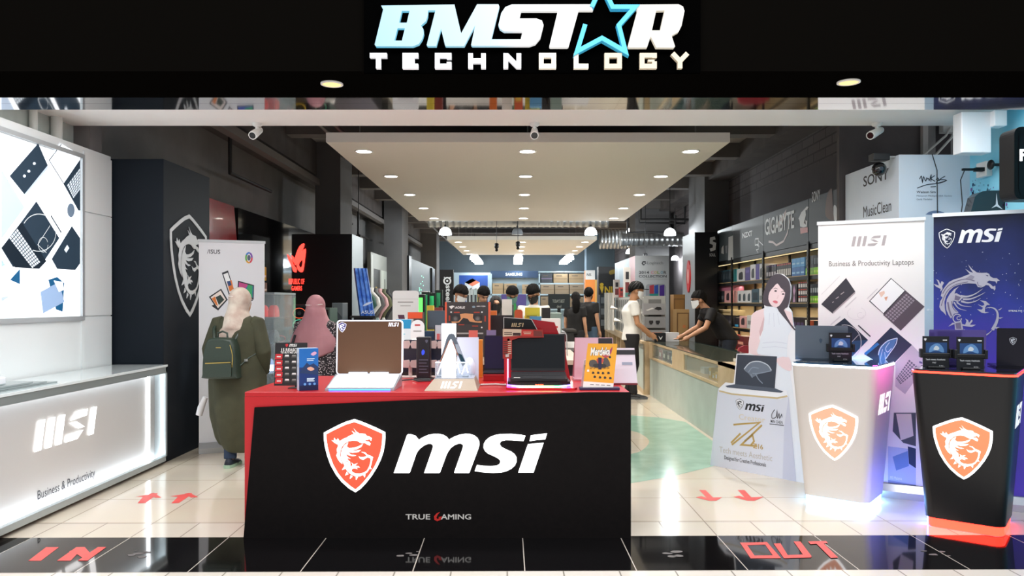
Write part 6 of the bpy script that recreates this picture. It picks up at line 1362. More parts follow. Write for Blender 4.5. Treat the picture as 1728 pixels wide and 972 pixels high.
col_sign('orange display column with a white lettered cap', 988, 1004, 456, 24, '#e08a3c', lambda m, fr, w, h: (m.poly(fr, rect(-w/2, h*.88, w/2, h), M('#d5dde4', .5), .001), m.text(fr, 'NS', -w*.35, h*.925, w*.1, h*.96, M('#2a3038', .5), .002, bold=.02), m.poly(fr, rect(-w*.2, h*.45, w*.5, h*.5), M('#c9c4be', .5), .001)))
col_sign('narrow amber column behind the orange one', 1004, 1010, 472, 25.5, '#d9b56a', None)
for i, (a, b, t_, y_, c) in enumerate(((1137, 1156, 497, 13.4, '#8d6a3c'), (1142, 1163, 522, 13.0, '#a8895c'))):
    pbox('wooden_crate', ['brown wooden cabinet behind the leaning man', 'lighter wooden cabinet with a round stamp beside the leaning man'][i], a, b, t_, 600, y_, 0, .3, c, lambda m, fr, w, h: (m.band(fr, [(-w*.44, h*.05), (-w*.44, h*.95), (w*.44, h*.95), (w*.44, h*.05)], .02, M('#6f5230', .5), .001), m.poly(fr, disc(w*.1, h*.78, .03, 12), M('#c07a4a', .5), .002)), cat='cabinet')
def red_chair(x, y, rz, label):
    t = thing('office_chair', label, 'chair', (x, y, 0), rz); c = M('#8e1f2c', .6)
    m = MB(); m.loft([[Vector((a, b+.06*(u-.5)**2, z)) for a, b in rrect(-.21*s, -.03, .21*s, .03, .03)] for u, z, s in ((0, .50, .8), (.2, .56, 1), (.6, .74, 1), (.9, .86, .9), (1, .89, .6))], c); m.build('backrest', t)
    m = MB(); m.loft([[Vector((a, b-.25, z)) for a, b in rrect(-.22, -.22, .22, .22, .06)] for z in (.42, .47)], c); m.build('seat', t)
    MB().tube([(0, -.25, .42), (0, -.25, .08)], .03, M('#1c1c1e', .4), 10).tube([(0, -.0, .45), (0, .0, .55)], .02, M('#1c1c1e', .4), 8).build('stem', t)
    for k in range(5):
        a = k*2*math.pi/5; MB().tube([(0, -.25, .08), (.27*math.cos(a), -.25+.27*math.sin(a), .05)], .018, M('#1c1c1e', .4), 8).ball((.27*math.cos(a), -.25+.27*math.sin(a), .03), .03, M('#101012', .4), 8, 6).build('leg', t)
red_chair(3.02, 9.75, math.radians(160), 'red fabric office chair behind the glass counter, nearest to the cutout')
# ================================================================== left bay and the far wall
gl_blk = M('#0b0b0d', .08, spec=.8, coat=.6)
def left_fascia():
    t = thing('wall_display', 'glossy black wall display with a red panel behind the left roll-up banner', 'display', (-3.72, 8.0, 0), math.pi/2)
    MB().bx(2.35, 9.2, 0, .06, .9, 2.71, gl_blk).build('black_panel', t)
    fr = Fr((0, -.001, 0)); m = MB(); m.poly(fr, [(.0, 1.6), (2.45, 1.6), (2.2, 2.71), (0, 2.71)], M('#b3101a', .25, coat=.5), 0, t=.05); m.build('red_panel', t)
left_fascia()
for i, (px, py, c) in enumerate(((438, 463, '#8a6aa4'), (447, 462, '#d9c22f'), (436, 483, '#b0525a'), (441, 484, '#d0a82f'), (448, 485, '#8f8478'))):
    Y = F*3.69/(CX-px); z = H-(py-CY)*Y/F
    tag(MB().poly(Fr((0, 0, 0)), rrect(-.07, -.07 if i > 1 else -.10, .07, .07 if i > 1 else .10, .02), M(c, .4), 0, t=.02).poly(Fr((0, 0, 0)), rect(-.05, -.05, .05, -.02), M('#f0ece4', .5), .001).build('hang_card', loc=(-3.69, Y, z), rz=math.pi/2), '%s hanging product card on the black wall display' % ['violet', 'tall yellow', 'pinkish', 'small yellow', 'grey-brown'][i], 'card')
def gamer_tower():
    x, y = -3.42, 11.8; t = thing('display_tower', 'big black display tower with a glowing red eye emblem', 'display', (x, y, 0))
    MB().bx(0, .92, 0, .85, 0, 2.485, M('#070608', .3)).build('body', t); MB().bx(.92, .926, 0, .85, 0, 2.485, M('#8d9ba3', .45)).build('side_panel', t)
    fr = Fr((0, -.001, 0), loc=(x, y, 0)); e = lambda pts: fr.px([(400+a/5.4, 320+b/5.4) for a, b in pts]); r = M('#ff3a30', .4, emit=2.6)
    m = MB()
    m.poly(fr, smooth(e([(612,490),(575,515),(545,580),(525,660),(540,690),(575,600),(612,520)]), 2), r, .03, t=.025)
    m.poly(fr, smooth(e([(628,540),(590,570),(560,640),(548,700),(570,745),(600,750),(612,700),(622,620)]), 2), r, .03, holes=[smooth(e([(600,640),(575,660),(565,690),(585,712),(598,690)]), 2)], t=.025)
    m.poly(fr, smooth(e([(462,590),(478,650),(505,700),(515,740),(540,755),(545,720),(520,690),(500,640)]), 2), r, .03, t=.025); m.poly(fr, smooth(e([(500,600),(510,650),(530,670),(522,620)]), 2), r, .03, t=.02)
    m.build('eye_emblem', t)
    m = MB(); (x0, y0), (x1, _), (_, y1) = e([(473, 862), (615, 862), (473, 812)]); m.text(fr, 'REPUBLIC OF', x0, y0, x1, y1, r, .01, bold=.015)
    (x0, y0), (x1, _), (_, y1) = e([(498, 920), (594, 920), (498, 878)]); m.text(fr, 'GAMERS', x0, y0, x1, y1, r, .01, bold=.015); m.build('lettering', t)
gamer_tower()
def leaning_banner():
    Y = 11.3; p0, p1 = P(596, 533, Y), P(628, 533, Y); w = p1.x-p0.x; zt = P(610, 452, Y).z; z0 = p0.z
    t = thing('folded_banner', 'blue pleated banner board leaning beside the black eye-emblem tower', 'banner', (p0.x, Y, z0)); m = MB(); n = 14
    ha, hb = zt-z0, 0
    tops = [Vector((-.02+w*.72*i/n, .10+.02*math.cos(i*1.6), ha)) for i in range(n+1)]; bots = [Vector((.09+w*.85*i/n*.95, .0+.02*math.cos(i*1.6), 0)) for i in range(n+1)]
    m.loft([bots+[b+Vector((0, .03, 0)) for b in bots[::-1]], tops+[b+Vector((0, .03, 0)) for b in tops[::-1]]], M('#2f64c4', .35, noise=.4, nscale=9, h2='#6f9de4'), True, False)
    fr = Fr((.1, -.03, 0)); m.text(fr, 'ASUS', .02, .03, .2, .08, M('#d4def0', .4), .001, bold=.02); m.poly(fr, smooth([(.04, .14), (.12, .16), (.2, .21), (.1, .19)], 2), M('#c4d4f0', .4), .001); m.build('sheet', t)
    MB().bx(-.05, .32, .0, .3, -.03, 0, M('#1b1b1e', .5)).bx(-.0, .28, .03, .26, -z0, -.03, M('#15151a', .5)).build('stand', t)
leaning_banner()
table('dark desk with computer cases beside the pink-veiled shopper', -3.15, -1.75, 9.3, 10.4, .93, '#4b4447', '#2b282c')
def pc_case(x, y, z, w, d, h, c, glow, label, fans=3):
    t = thing('computer_case', label, 'computer', (x, y, z))
    m = MB(); m.bx(-w/2, w/2, 0, d, .01, h, M(c, .35)); fr = Fr((0, 0, 0)); m.poly(fr, rect(-w*.42, h*.06, w*.42, h*.95), M('#15161a', .15), .001); m.build('case', t, .004)
    m = MB()
    for k in range(fans):
        cz = h*(.18+.3*k); m.band(fr, disc(0, cz, w*.3, 16, min(w*.3, h*.13)), .008, M(glow[k % len(glow)], .4, emit=.8), .003, closed=True); m.poly(fr, disc(0, cz, w*.1, 10, min(w*.1, h*.05)), M('#2a2a2e', .4), .002)
    m.build('fan_light', t)
pc_case(-2.66, 9.5, .931, .26, .4, .48, '#1b1c20', ('#c9a23a', '#4aa88a', '#d05a3a'), 'black computer case with coloured fan lights on the dark desk')
pc_case(-2.38, 9.45, .931, .22, .4, .44, '#3a4a44', ('#3f7a5a', '#5a8a7a'), 'greenish computer case right of the coloured fan case on the dark desk', 2)
pc_case(-2.92, 9.6, .931, .2, .4, .3, '#22262b', ('#b8312c',), 'small black computer case with a red light on the dark desk', 1)
tag(MB().bx(-.12, .12, 0, .18, 0, .012, M('#e8e4e0', .4)).poly(Fr((0, 0, .013), (1, 0, 0), (0, 1, 0)), rect(-.1, .02, .1, .1), M('#bdb6ae', .5), .0).build('leaflet', loc=(-2.3, 9.33, .931), rz=.3), 'white leaflet lying on the dark desk', 'leaflet')
def grey_tower():
    Y = 10.9; x0, x1 = (560-CX)*Y/F, (584-CX)*Y/F; zt = P(0, 511, Y).z
    t = thing('computer_case', 'slate grey upright computer case right of the pink-veiled shopper', 'computer', ((x0+x1)/2, Y, .93)); w = x1-x0
    MB().bx(-w/2, w/2*.5, 0, .35, 0, zt-.93, M('#5b6469', .3)).poly(Fr((0, 0, 0)), [(-w*.4, .05), (w*.2, .05), (w*.2, (zt-.93)*.6), (-w*.4, (zt-.93)*.9)], M('#434b50', .2), .001).build('case', t, .006)
    MB().bx(w*.1, w/2+.05, -.08, .3, 0, .22, M('#3d464d', .15)).build('radiator', t, .006)
grey_tower()
table('black low table holding the slate grey computer case', -2.85, -2.2, 10.75, 11.28, .93, '#19181b', '#131215')
def glass_case():
    Y0, Y1 = 7.75, 8.5; x0, x1 = -2.72, -2.42; zt = 1.52; t = thing('glass_showcase', 'tall glass showcase with glowing gadgets between the two veiled shoppers', 'showcase', (x0, Y0, 0)); w, d = x1-x0, Y1-Y0
    g = glass_mat('#cfe0e4', .20, .03)
    for a in ((0, w, 0, .006, .3, zt), (0, w, d-.006, d, .3, zt), (0, .006, 0, d, .3, zt), (w-.006, w, 0, d, .3, zt)): MB().bx(*a, g).build('glass_pane', t)
    MB().bx(0, w, 0, d, 0, .3, M('#8a9298', .3)).build('base', t); MB().bx(0, w, 0, d, zt, zt+.02, M('#9aa4a8', .3, .4)).build('lid', t)
    for z in (.72, 1.02, 1.28): MB().bx(.008, w-.008, .008, d-.008, z, z+.008, glass_mat('#bcd4d8', .3, .03)).build('glass_shelf', t)
    MB().bx(.05, w-.05, .1, .13, .74, .80, M('#e4ecff', .4, emit=5)).build('light_strip', t)
    for i, (x, z, c, e) in enumerate(((.09, 1.288, '#c93a36', .6), (.2, 1.288, '#b8302c', .5), (.1, 1.028, '#3f4450', 0), (.2, 1.028, '#6d7680', 0), (.15, .728, '#8aa4d4', .6), (.1, .301, '#c7d2da', 0))):
        tag(MB().loft([[Vector((x+a, .3+b, z+.001+u)) for a, b in rrect(-.045*s, -.07*s, .045*s, .07*s, .025*s)] for u, s in ((0, 1), (.05, 1), (.10, .8), (.12, .5))], M(c, .3, emit=e)).build('boxed_gadget', loc=(x0, Y0, 0)), '%s gadget inside the glass showcase' % ['glowing red', 'dark red', 'charcoal', 'grey', 'blue-lit', 'pale'][i], 'gadget')
glass_case()
def gaming_chair(x, y, z, rz, c, label):
    t = thing('gaming_chair', label, 'chair', (x, y, z), rz, 'row of gaming chairs on the left platform'); m = MB(); mt = M(c, .55)
    prof = ((-.02, .40, .15), (.02, .50, .16), (.12, .64, .16), (.05, .80, .16), (-.07, .96, .16), (-.04, 1.10, .14), (.07, 1.22, .14), (.06, 1.29, .08))
    m.loft([[Vector((a, .22+dy*1.0+b, zz)) for a, b in rrect(-w, -.045, w, .045, .04)] for dy, zz, w in prof], mt); m.build('backrest', t)
    m = MB(); m.loft([[Vector((a, b, zz)) for a, b in rrect(-.16, -.27, .16, .25, .08)] for zz in (.36, .46)], mt); m.build('seat', t)
    for s in (-1, 1): MB().tube([(s*.17, .1, .40), (s*.17, .1, .60)], .02, M('#1a1a1c', .4), 8).bx(s*.17-.02, s*.17+.02, -.12, .16, .60, .63, M(c, .5)).build('armrest', t)
    m = MB(); m.tube([(0, 0, .36), (0, 0, .08)], .03, M('#1a1a1c', .4), 8)
    for k in range(5): a = k*2*math.pi/5; m.tube([(0, 0, .08), (.21*math.cos(a), .21*math.sin(a), .04)], .02, M('#1a1a1c', .4), 6)
    m.build('base', t)
tag(MB().bx(-3.3, -2.02, 13.7, 17.0, 0, .42, M('#1c1b1d', .6)).build('platform'), 'low black platform under the row of gaming chairs', 'platform')
for i, (c, n) in enumerate((('#2c5a52', 'dark teal'), ('#d9dad8', 'white'), ('#5b5d5f', 'grey'), ('#d3a9af', 'pale pink'), ('#5c6246', 'olive'), ('#33363e', 'charcoal'))):
    gaming_chair(-2.40, 13.98+.45*i, .421, math.radians(100), c, '%s gaming chair in the row of chairs along the left wall' % n)
# pastel bits: low shelf of headsets in front of the chairs
tag(MB().bx(-2.75, -2.1, 12.75, 13.2, 0, 1.02, M('#17161a', .5)).build('display_stand'), 'black display stand with pastel mouse pads before the gaming chairs', 'stand')
for i, c in enumerate(('#d8d4ce', '#c8a2a6', '#a9a4a4', '#9cb4b4', '#d9dcd8')):
    tag(MB().loft([[Vector((a, b, z)) for a, b in rrect(-.035*s, -.02, .035*s, .02, .015)] for z, s in ((0, 1), (.06, 1.1), (.13, .9), (.16, .5))], M(c, .45)).build('headset_stand', loc=(-2.6+.10*i, 12.9, 1.021)), '%s upright gadget on the black stand before the gaming chairs' % ['ivory', 'pink', 'grey', 'teal', 'white'][i], 'gadget')
def lit_frame():
    t = thing('framed_poster', 'pale framed poster panel with a yellow and dark picture on the left wall', 'poster', (-3.18, 17.0, 0), math.pi/2)
    MB().bx(0, 2.6, 0, .08, .9, 2.55, M('#b9bcb6', .4)).build('frame', t); fr = Fr((0, -.001, 0)); m = MB(); m.poly(fr, rect(.06, .95, .25, 2.5), M('#dcdfd8', .4), .002)
    m.poly(fr, rect(.35, .95, 1.15, 2.2), M('#1a1c1e', .4), .001); m.poly(fr, smooth([(.4, 1.5), (.6, 1.8), (1.0, 1.65), (1.1, 1.4), (.7, 1.3)], 3), M('#c9a72f', .4), .002); m.poly(fr, rect(1.3, .95, 2.3, 2.2), M('#e4ebe2', .4), .001); m.poly(fr, rect(1.75, 1.7, 1.85, 2.0), M('#3c4440', .4), .002); m.build('picture', t)
lit_frame()
def pc_wall():
    x, y = -3.3, 20; t = thing('display_partition', 'long black display partition with a glossy grey side and green lit logos', 'display', (x, y, 0))
    MB().bx(0, .55, 0, .5, 0, 2.65, M('#111316', .4)).build('front_panel', t); MB().bx(.0, .55, .5, 5.8, 0, 2.6, M('#5d6c75', .5)).build('body', t); MB().bx(.5, .62, 5.0, 5.8, 0, 2.55, M('#0d0d10', .4)).build('end_panel', t)
    m = MB(); fr = Fr((.551, .5, 0), (0, 1, 0), (0, 0, 1)); R = random.Random(2)
    for k in range(12): a, b = .8+1.8*R.random(), 1.6+.6*R.random(); m.poly(fr, rect(a, b, a+.18, b+.03), M('#6fd8a8', .4, emit=1.4), .002)
    m.build('logo_lights', t)
pc_wall()
for i, (px, h, y, c) in enumerate(((710, 497, 11.9, '#58d858'), (718, 492, 12.3, '#1f7a4a'), (729, 494, 12.5, '#2a9a5a'), (740, 489, 12.7, '#1e6a44'))):
    x = (px-CX)*y/F; zt = P(0, h, y).z; t = thing('computer_case', 'black computer case with green light, %s of the green-lit row' % ['first', 'second', 'third', 'last'][i], 'computer', (x, y, .9), group='green-lit computer cases')
    MB().bx(-.06, .06, 0, .15, 0, zt-.9, M('#14201b', .3)).build('case', t, .004); MB().bx(-.03, .03, -.004, .0, .06, zt-.95, M(c, .4, emit=1.2 if i == 0 else .5)).build('light_strip', t)
table('black table carrying the green-lit computer cases', -1.75, -1.1, 11.8, 13.1, .9, '#222425', '#1a1b1c')
def stee():
    Y = 16; x0, x1 = (742-CX)*Y/F, (765-CX)*Y/F; t = thing('standing_sign', 'black upright sign with a white ring logo and sideways lettering', 'sign', ((x0+x1)/2, Y, 0)); w = x1-x0; zt = P(0, 455, Y).z
    fr = Fr((0, 0, 0), loc=((x0+x1)/2, Y, 0)); e = lambda pts: fr.px([(740+a/5.082, 380+b/5.082) for a, b in pts]); l = M('#c9d2d8', .4)
    m = MB(); m.bx(-w/2, w/2, 0, .12, 0, zt, M('#0f1013', .4)); (cx, cz), = e([(75, 478)]); m.band(fr, disc(cx, cz, .068, 18), .03, l, .002, closed=True); m.poly(fr, disc(cx, cz, .022, 10), l, .002); m.poly(fr, disc(cx+.06, cz+.07, .016, 8), l, .002); m.poly(fr, disc(cx-.06, cz+.075, .012, 8), l, .002)
    (x, zz), = e([(62, 515)]); m.text(Fr((x, -.002, zz), (0, 0, -1), (1, 0, 0)), 'steel', 0, 0, .36, .11, l, .001, bold=.02); m.build('panel', t)
stee()
# far wall: lettered sign, poster, white shelving with cartons
YB = 31.3
def far_things():
    x = lambda px: (px-CX)*YB/F
    z = lambda py: H-(py-CY)*YB/F
    t = thing('wall_sign', 'long navy wall sign with white letters on the far wall', 'sign', (x(868), YB, z(463))); w = x(908)-x(828)
    MB().bx(-w/2, w/2, 0, .12, -.14, .14, M('#1c3a5c', .4)).build('board', t); m = MB(); m.text(Fr((0, 0, 0)), 'SAMSUNG', -.36, -.06, .32, .06, M('#dfe8f0', .4, emit=.3), .01, bold=.02); m.build('lettering', t)
    t = thing('framed_poster', 'blue poster with a coloured cube in a white frame on the far wall', 'poster', (x(797), YB, 0)); w = x(828)-x(766)
    MB().bx(-w/2, w/2, 0, .12, .1, z(460), M('#b9cfdc', .4)).build('frame', t)
    m = MB(); fr = Fr((0, 0, 0)); m.poly(fr, rect(-w*.36, .6, w*.42, z(464.5)), M('#2250a8', .4), .002); cz = z(479); 
    for pts, c in (([(0, .22), (.30, .06), (0, -.10), (-.30, .06)], '#e07a5a'), ([(-.30, .06), (0, -.10), (0, -.5), (-.30, -.34)], '#d8e0e8'), ([(.30, .06), (0, -.10), (0, -.5), (.30, -.34)], '#e8ecf0'), ([(0, .22), (.15, .14), (-.15, -.02), (-.30, .06)], '#d9b04a'), ([(-.1, -.2), (-.02, -.15), (-.02, -.4), (-.1, -.38)], '#3a8a5a'), ([(.1, -.2), (.18, -.18), (.18, -.38), (.1, -.38)], '#c9b23a')):
        m.poly(fr, [(a, b+cz) for a, b in pts], M(c, .4), .004 if len(c) else 0)
    m.build('picture', t)
    t = thing('carton_shelving', 'white shelving unit full of brown cartons on the far wall', 'shelf', (x(828), YB-.1, 0)); w = x(987)-x(828); wh = M('#b9d0dc', .4); m = MB()
    m.bx(0, w, .5, .6, 0, z(468), wh)
    x8 = x(909)-x(828)
    for zz in (z(521), z(496), z(477.5)): m.bx(0 if zz < z(480) else x8, w, 0, .5, zz-.06, zz, wh)
    for a in (0, x8, x(986)-x(828)-.03): m.bx(a, a+.05, 0, .5, 0, z(462), wh)
    m.bx(x8, w, 0, .5, z(460), z(458), wh); m.build('frame', t)
    br = '#a8906f'
    for i, (a, b, tp, bt, c, l) in enumerate(((831,849,478,496,br,'brown carton under the navy sign, left'), (850.5,872,478.5,496,br,'brown carton under the navy sign, middle'), (881,905,480,496,br,'brown carton under the navy sign, right'),
        (913,932,461.5,477.5,'#3a3f47','black printer carton at the top left of the white shelving'), (934,958,462,477.5,br,'brown carton on the top white shelf, middle'), (960,985,462,477.5,br,'brown carton on the top white shelf, right'),
        (912.5,935,480,496,'#9a8872','brown carton on the middle white shelf, left'), (936.5,960,480,496,'#9a8872','brown carton on the middle white shelf, middle'), (961.5,985,480,496,'#9a8872','brown carton on the middle white shelf, right'), (912.5,926,500,521,'#8f7d66','brown carton on the low white shelf behind the yellow-shirted man'), (962,985,501,521,'#8f7d66','brown carton on the low white shelf right of the dark screen'))):
        def art(m, fr, w, h, c=c):
            m.poly(fr, rect(-w*.3, h*.72, w*.1, h*.82), M('#5f5346', .5), .002); m.band(fr, [(-w*.5, h*.45), (w*.5, h*.45)], .03, M('#8a7558' if c != '#3a3f47' else '#7a6a8a', .5), .002)
        pbox('carton', l, a, b, tp, bt, YB-.1, z(bt)+.002, .45, c, art)
far_things()
monitor('dark wide screen on a stand far behind the yellow notice', 925, 962, 496, 521, 14, .95, '#17181b', '#22282a', lambda m, fr, w, zb, zt: (m.text(fr, "TODAY'S BEST", -w*.3, zt-.16, w*.25, zt-.10, M('#8f9690', .4), .002), m.text(fr, 'deal', -w*.1, zt-.25, w*.1, zt-.20, M('#8f9690', .4), .002)))
table('dark side table carrying the far wide screen', .5, 1.1, 13.8, 14.6, .95, '#33312f', '#242325')
pbox('standing_poster', 'violet and teal poster behind the man in the grey jacket', 846, 888, 496.5, 520, 13.2, 1.001, .02, '#5a5298', lambda m, fr, w, h: m.poly(fr, rect(-w*.1, 0, w*.5, h*.35), M('#3a8f9a', .4), .001), cat='poster')
table('pale back table under the violet poster', -.85, .4, 13.1, 13.8, 1.0, '#c4ccd0', '#8d979e')
for i, (a, c) in enumerate(((787, '#cfd8da'), (793, '#c4d4da'), (799.5, '#b9cfd6'), (806, '#d0b93a'), (810.5, '#cdb230'))):
    pbox('carton', '%s carton in the row right of the white-masked man' % ['white', 'pale grey', 'pale blue', 'first yellow', 'second yellow'][i], a, a+5.6 if i < 3 else a+3.8, 488, 503, 13.2, 1.001, .2, c, lambda m, fr, w, h: m.poly(fr, rect(-w*.3, h*.35, w*.3, h*.85), M('#3b4248', .4), .001))
# ================================================================== people
def grow(mb, voxel, parent, name, sm=6, mat=None):
    """fuse overlapping pieces into one continuous skin"""
    o = mb.build('tmp')
    r = o.modifiers.new('r', 'REMESH'); r.mode = 'VOXEL'; r.voxel_size = voxel; r.use_smooth_shade = True
    s = o.modifiers.new('s', 'SMOOTH'); s.factor = .5; s.iterations = sm
    me = bpy.data.meshes.new_from_object(o.evaluated_get(bpy.context.evaluated_depsgraph_get()))
    me.name = name; me.materials.clear(); me.materials.append(mat if mat else mb.mats[0])
    for p in me.polygons: p.use_smooth = True; p.material_index = 0
    bpy.data.objects.remove(o)
    q = bpy.data.objects.new(name, me); COL.objects.link(q); q.parent = parent
    return q
def ell(c, rx, ry, n=18, rot=0.0):
    c = Vector(c); cr, sr = math.cos(rot), math.sin(rot)
    return [c+Vector((rx*math.cos(2*math.pi*i/n)*cr-ry*math.sin(2*math.pi*i/n)*sr, rx*math.cos(2*math.pi*i/n)*sr+ry*math.sin(2*math.pi*i/n)*cr, 0)) for i in range(n)]
def shell(c, r, lim, n=28, m=10, R=None, top=90):
    """cap of an ellipsoid down to an elevation that depends on the azimuth (0 = front)"""
    rings = []
    for k in range(m+1):
        ring = []
        for i in range(n):
            az = 2*math.pi*i/n; lo = math.radians(lim(math.degrees((az+math.pi) % (2*math.pi)-math.pi))); hi = math.radians(top-1)
            e = hi+(lo-hi)*k/m
            v = Vector((r[0]*math.cos(e)*math.sin(az), -r[1]*math.cos(e)*math.cos(az), r[2]*math.sin(e)))
            ring.append(Vector(c)+(R @ v if R else v))
        rings.append(ring)
    return rings
def person(label, x, y, rz, Ht, skin='#c99a7c', hair='#0b0909', J=None, yaw=0, pitch=0, vox=.011, hairdo='short', mask=None, z=0.0):
    k = Ht/1.7; t = thing('person', label, 'person', (x, y, z), rz)
    j = dict(pelvis=(0, 0, .92), waist=(0, .0, 1.06), chest=(0, 0, 1.27), neck=(0, .01, 1.42), head=(0, -.01, 1.575),
             shl=(.175, .01, 1.375), ell=(.215, .02, 1.10), wrl=(.22, -.05, .86), shr=(-.175, .01, 1.375), elr=(-.215, .02, 1.10), wrr=(-.22, -.05, .86),
             hpl=(.09, 0, .90), knl=(.095, -.015, .49), anl=(.095, .015, .085), hpr=(-.09, 0, .90), knr=(-.095, -.015, .49), anr=(-.095, .015, .085))
    if J: j.update(J)
    j = {a: Vector(b)*k for a, b in j.items()}
    R = Matrix.Rotation(math.radians(yaw), 3, 'Z') @ Matrix.Rotation(math.radians(pitch), 3, 'X')
    sk = M(skin, .5); mb = MB(); hd = j['head']
    L = lambda p: hd+R @ (Vector(p)*k)
    def rot_ball(c, r, n=18, m=12):
        q = MB(); q.ball((0, 0, 0), Vector(r)*k, sk, n, m); mb.add([L(c)+R @ v for v in q.v], q.f, sk, True)
    rot_ball((0, .01, .025), (.076, .095, .095)); rot_ball((0, -.03, -.045), (.058, .062, .07)); rot_ball((0, -.055, -.085), (.03, .03, .025))
    rot_ball((0, -.095, -.02), (.014, .022, .025), 10, 8); rot_ball((0, -.088, .03), (.045, .02, .012), 10, 8); rot_ball((0, -.083, -.065), (.024, .014, .010), 10, 8)
    for s in (-1, 1): rot_ball((s*.078, .012, -.005), (.010, .022, .034), 10, 8)
    mb.tube([L((0, .025, -.05)), j['neck'], j['chest']], [.052*k, .058*k, .07*k], sk, 14)
    for a, b in ((('pelvis'), .15), (('waist'), .135), (('chest'), .16)): pass
    mb.loft([ell(j['pelvis']-Vector((0, 0, .08*k)), .13*k, .09*k), ell(j['pelvis'], .155*k, .105*k), ell(j['waist'], .135*k, .09*k), ell(j['chest'], .16*k, .105*k), ell(j['chest']*.45+j['neck']*.55, .15*k, .085*k), ell(j['neck'], .06*k, .055*k)], sk)
    for s in 'lr':
        sh, el, wr = j['sh'+s], j['el'+s], j['wr'+s]
        mb.tube([j['chest']*.4+sh*.4+j['neck']*.2, sh, sh*.6+el*.4, el, el*.65+wr*.35, wr], [.055*k, .055*k, .046*k, .038*k, .038*k, .026*k], sk, 12)
        d = (wr-el).normalized(); side = d.cross(Vector((0, 1, 0)) if abs(d.y) < .8 else Vector((0, 0, 1))).normalized(); out = d.cross(side)
        palm = wr+d*.05*k; mb.tube([wr, wr+d*.03*k, wr+d*.085*k], [.026*k, .036*k, .034*k], sk, 10)
        for f, ln in enumerate((.068, .078, .074, .058)):
            o = wr+d*.08*k+side*(.027-.018*f)*k; b = o+d*ln*.5*k; mb.tube([o-d*.02*k, o, b, b+(d*.75-out*.5).normalized()*ln*.5*k], [.0095*k, .0095*k, .009*k, .0075*k], sk, 7)
        th = wr+d*.025*k+side*.030*k; mb.tube([th-side*.02*k, th+(d+side*.8).normalized()*.03*k, th+(d+side*.4).normalized()*.06*k], [.012*k, .011*k, .009*k], sk, 7)
        hp, kn, an = j['hp'+s], j['kn'+s], j['an'+s]
        mb.tube([hp+Vector((0, 0, .04*k)), hp, kn*.5+hp*.5, kn, kn*.6+an*.4, an, an-Vector((0, 0, .04*k))], [.085*k, .085*k, .07*k, .052*k, .05*k, .034*k, .034*k], sk, 14)
        mb.tube([an-Vector((0, -.02*k, .035*k)), an-Vector((0, .05*k, .05*k)), an-Vector((0, .12*k, .06*k))], [.035*k, .034*k, .022*k], sk, 10)
    body = grow(mb, vox*.75, t, 'body', 4)
    # eyes and brows
    m = MB(); dk = M('#191516', .4)
    for s in (-1, 1):
        q = MB(); q.ball((0, 0, 0), Vector((.013, .006, .006))*k, dk, 8, 6); m.add([L((s*.031, -.092, .012))+R @ v for v in q.v], q.f, dk, True)
        m.tube([L((s*.015, -.093, .034)), L((s*.033, -.092, .038)), L((s*.05, -.083, .033))], .0035*k, dk, 6)
    m.build('eyes', t)
    hm = M(hair, .75, noise=.3, nscale=60, spec=.2)
    if hairdo in ('short', 'long'):
        lim = (lambda a: 10-10*max(0, min(1, (abs(a)-45)/40))-42*max(0, min(1, (abs(a)-95)/60)))
        m = MB(); rr = shell(L((0, .012, .03)), Vector((.094, .114, .118))*k, lim, n=36, m=12, R=R); hc = L((0, .012, .02)); hr = random.Random(int(Ht*1000)+int(x*100))
        rr = [[hc+(p-hc)*(1+.05*math.sin(i*2.1+q*.9)*min(1, q/4)+.05*(hr.random()-.5)) for i, p in enumerate(g)] for q, g in enumerate(rr)]; m.loft([q[::-1] for q in rr], hm, True)
        if hairdo == 'long': m.tube([L((0, .06, .05)), L((0, .095, -.08)), L((0, .11, -.25)), L((0, .09, -.36))], [.07*k, .085*k, .07*k, .02*k], hm, 14)
        m.build('hair', t)
    if mask:
        m = MB(); mm = M(mask, .6); g = []
        for e in range(7):
            el = math.radians(8-60*e/6); w = 72 if e < 4 else 72-12*(e-3)
            g.append([L((.080*math.cos(el*.6)*math.sin(math.radians(a)), -.112*math.cos(el*.45)*math.cos(math.radians(a))+.012-(.012 if abs(a) < 15 else 0), -.01+.125*math.sin(el))) for a in [-w+2*w*i/14 for i in range(15)]])
        m.loft(g, mm, False, True, False)
        for s in (0, -1): m.tube([g[1][s], L((.08 if s else -.08, .03, .0))], .003*k, mm, 5)
        m.build('face_mask', t)
    return t, j, k, L, R
def shirt(t, j, k, col, vox, hem=.02, sleeve=.55, extra=0.0, name='shirt', mat=None):
    m = MB(); c = mat or M(col, .75, noise=.10, nscale=7); e = extra
    pv, wa, ch, nk = j['pelvis'], j['waist'], j['chest'], j['neck']
    m.loft([ell(pv+(pv-wa)*hem*8, (.172+e)*k, (.128+e)*k), ell(pv, (.172+e)*k, (.128+e)*k), ell(wa, (.160+e)*k, (.122+e)*k), ell(ch, (.182+e)*k, (.130+e)*k), ell(ch*.45+nk*.55, (.165+e)*k, (.108+e)*k), ell(nk-Vector((0, 0, .02*k)), .085*k, .078*k), ell(nk+Vector((0, 0, .012*k)), .070*k, .066*k)], c)
    for s in 'lr':
        sh, el, wr = j['sh'+s], j['el'+s], j['wr'+s]
        pts = [ch*.4+sh*.4+nk*.2, sh]; r = [.075*k, .074*k]
        if sleeve <= 1: pts += [sh+(el-sh)*sleeve]; r += [.066*k]
        else: pts += [el, el+(wr-el)*(sleeve-1)]; r += [.060*k, .045*k]
        m.tube(pts, r, c, 14)
    return grow(m, vox, t, name, 5, c)
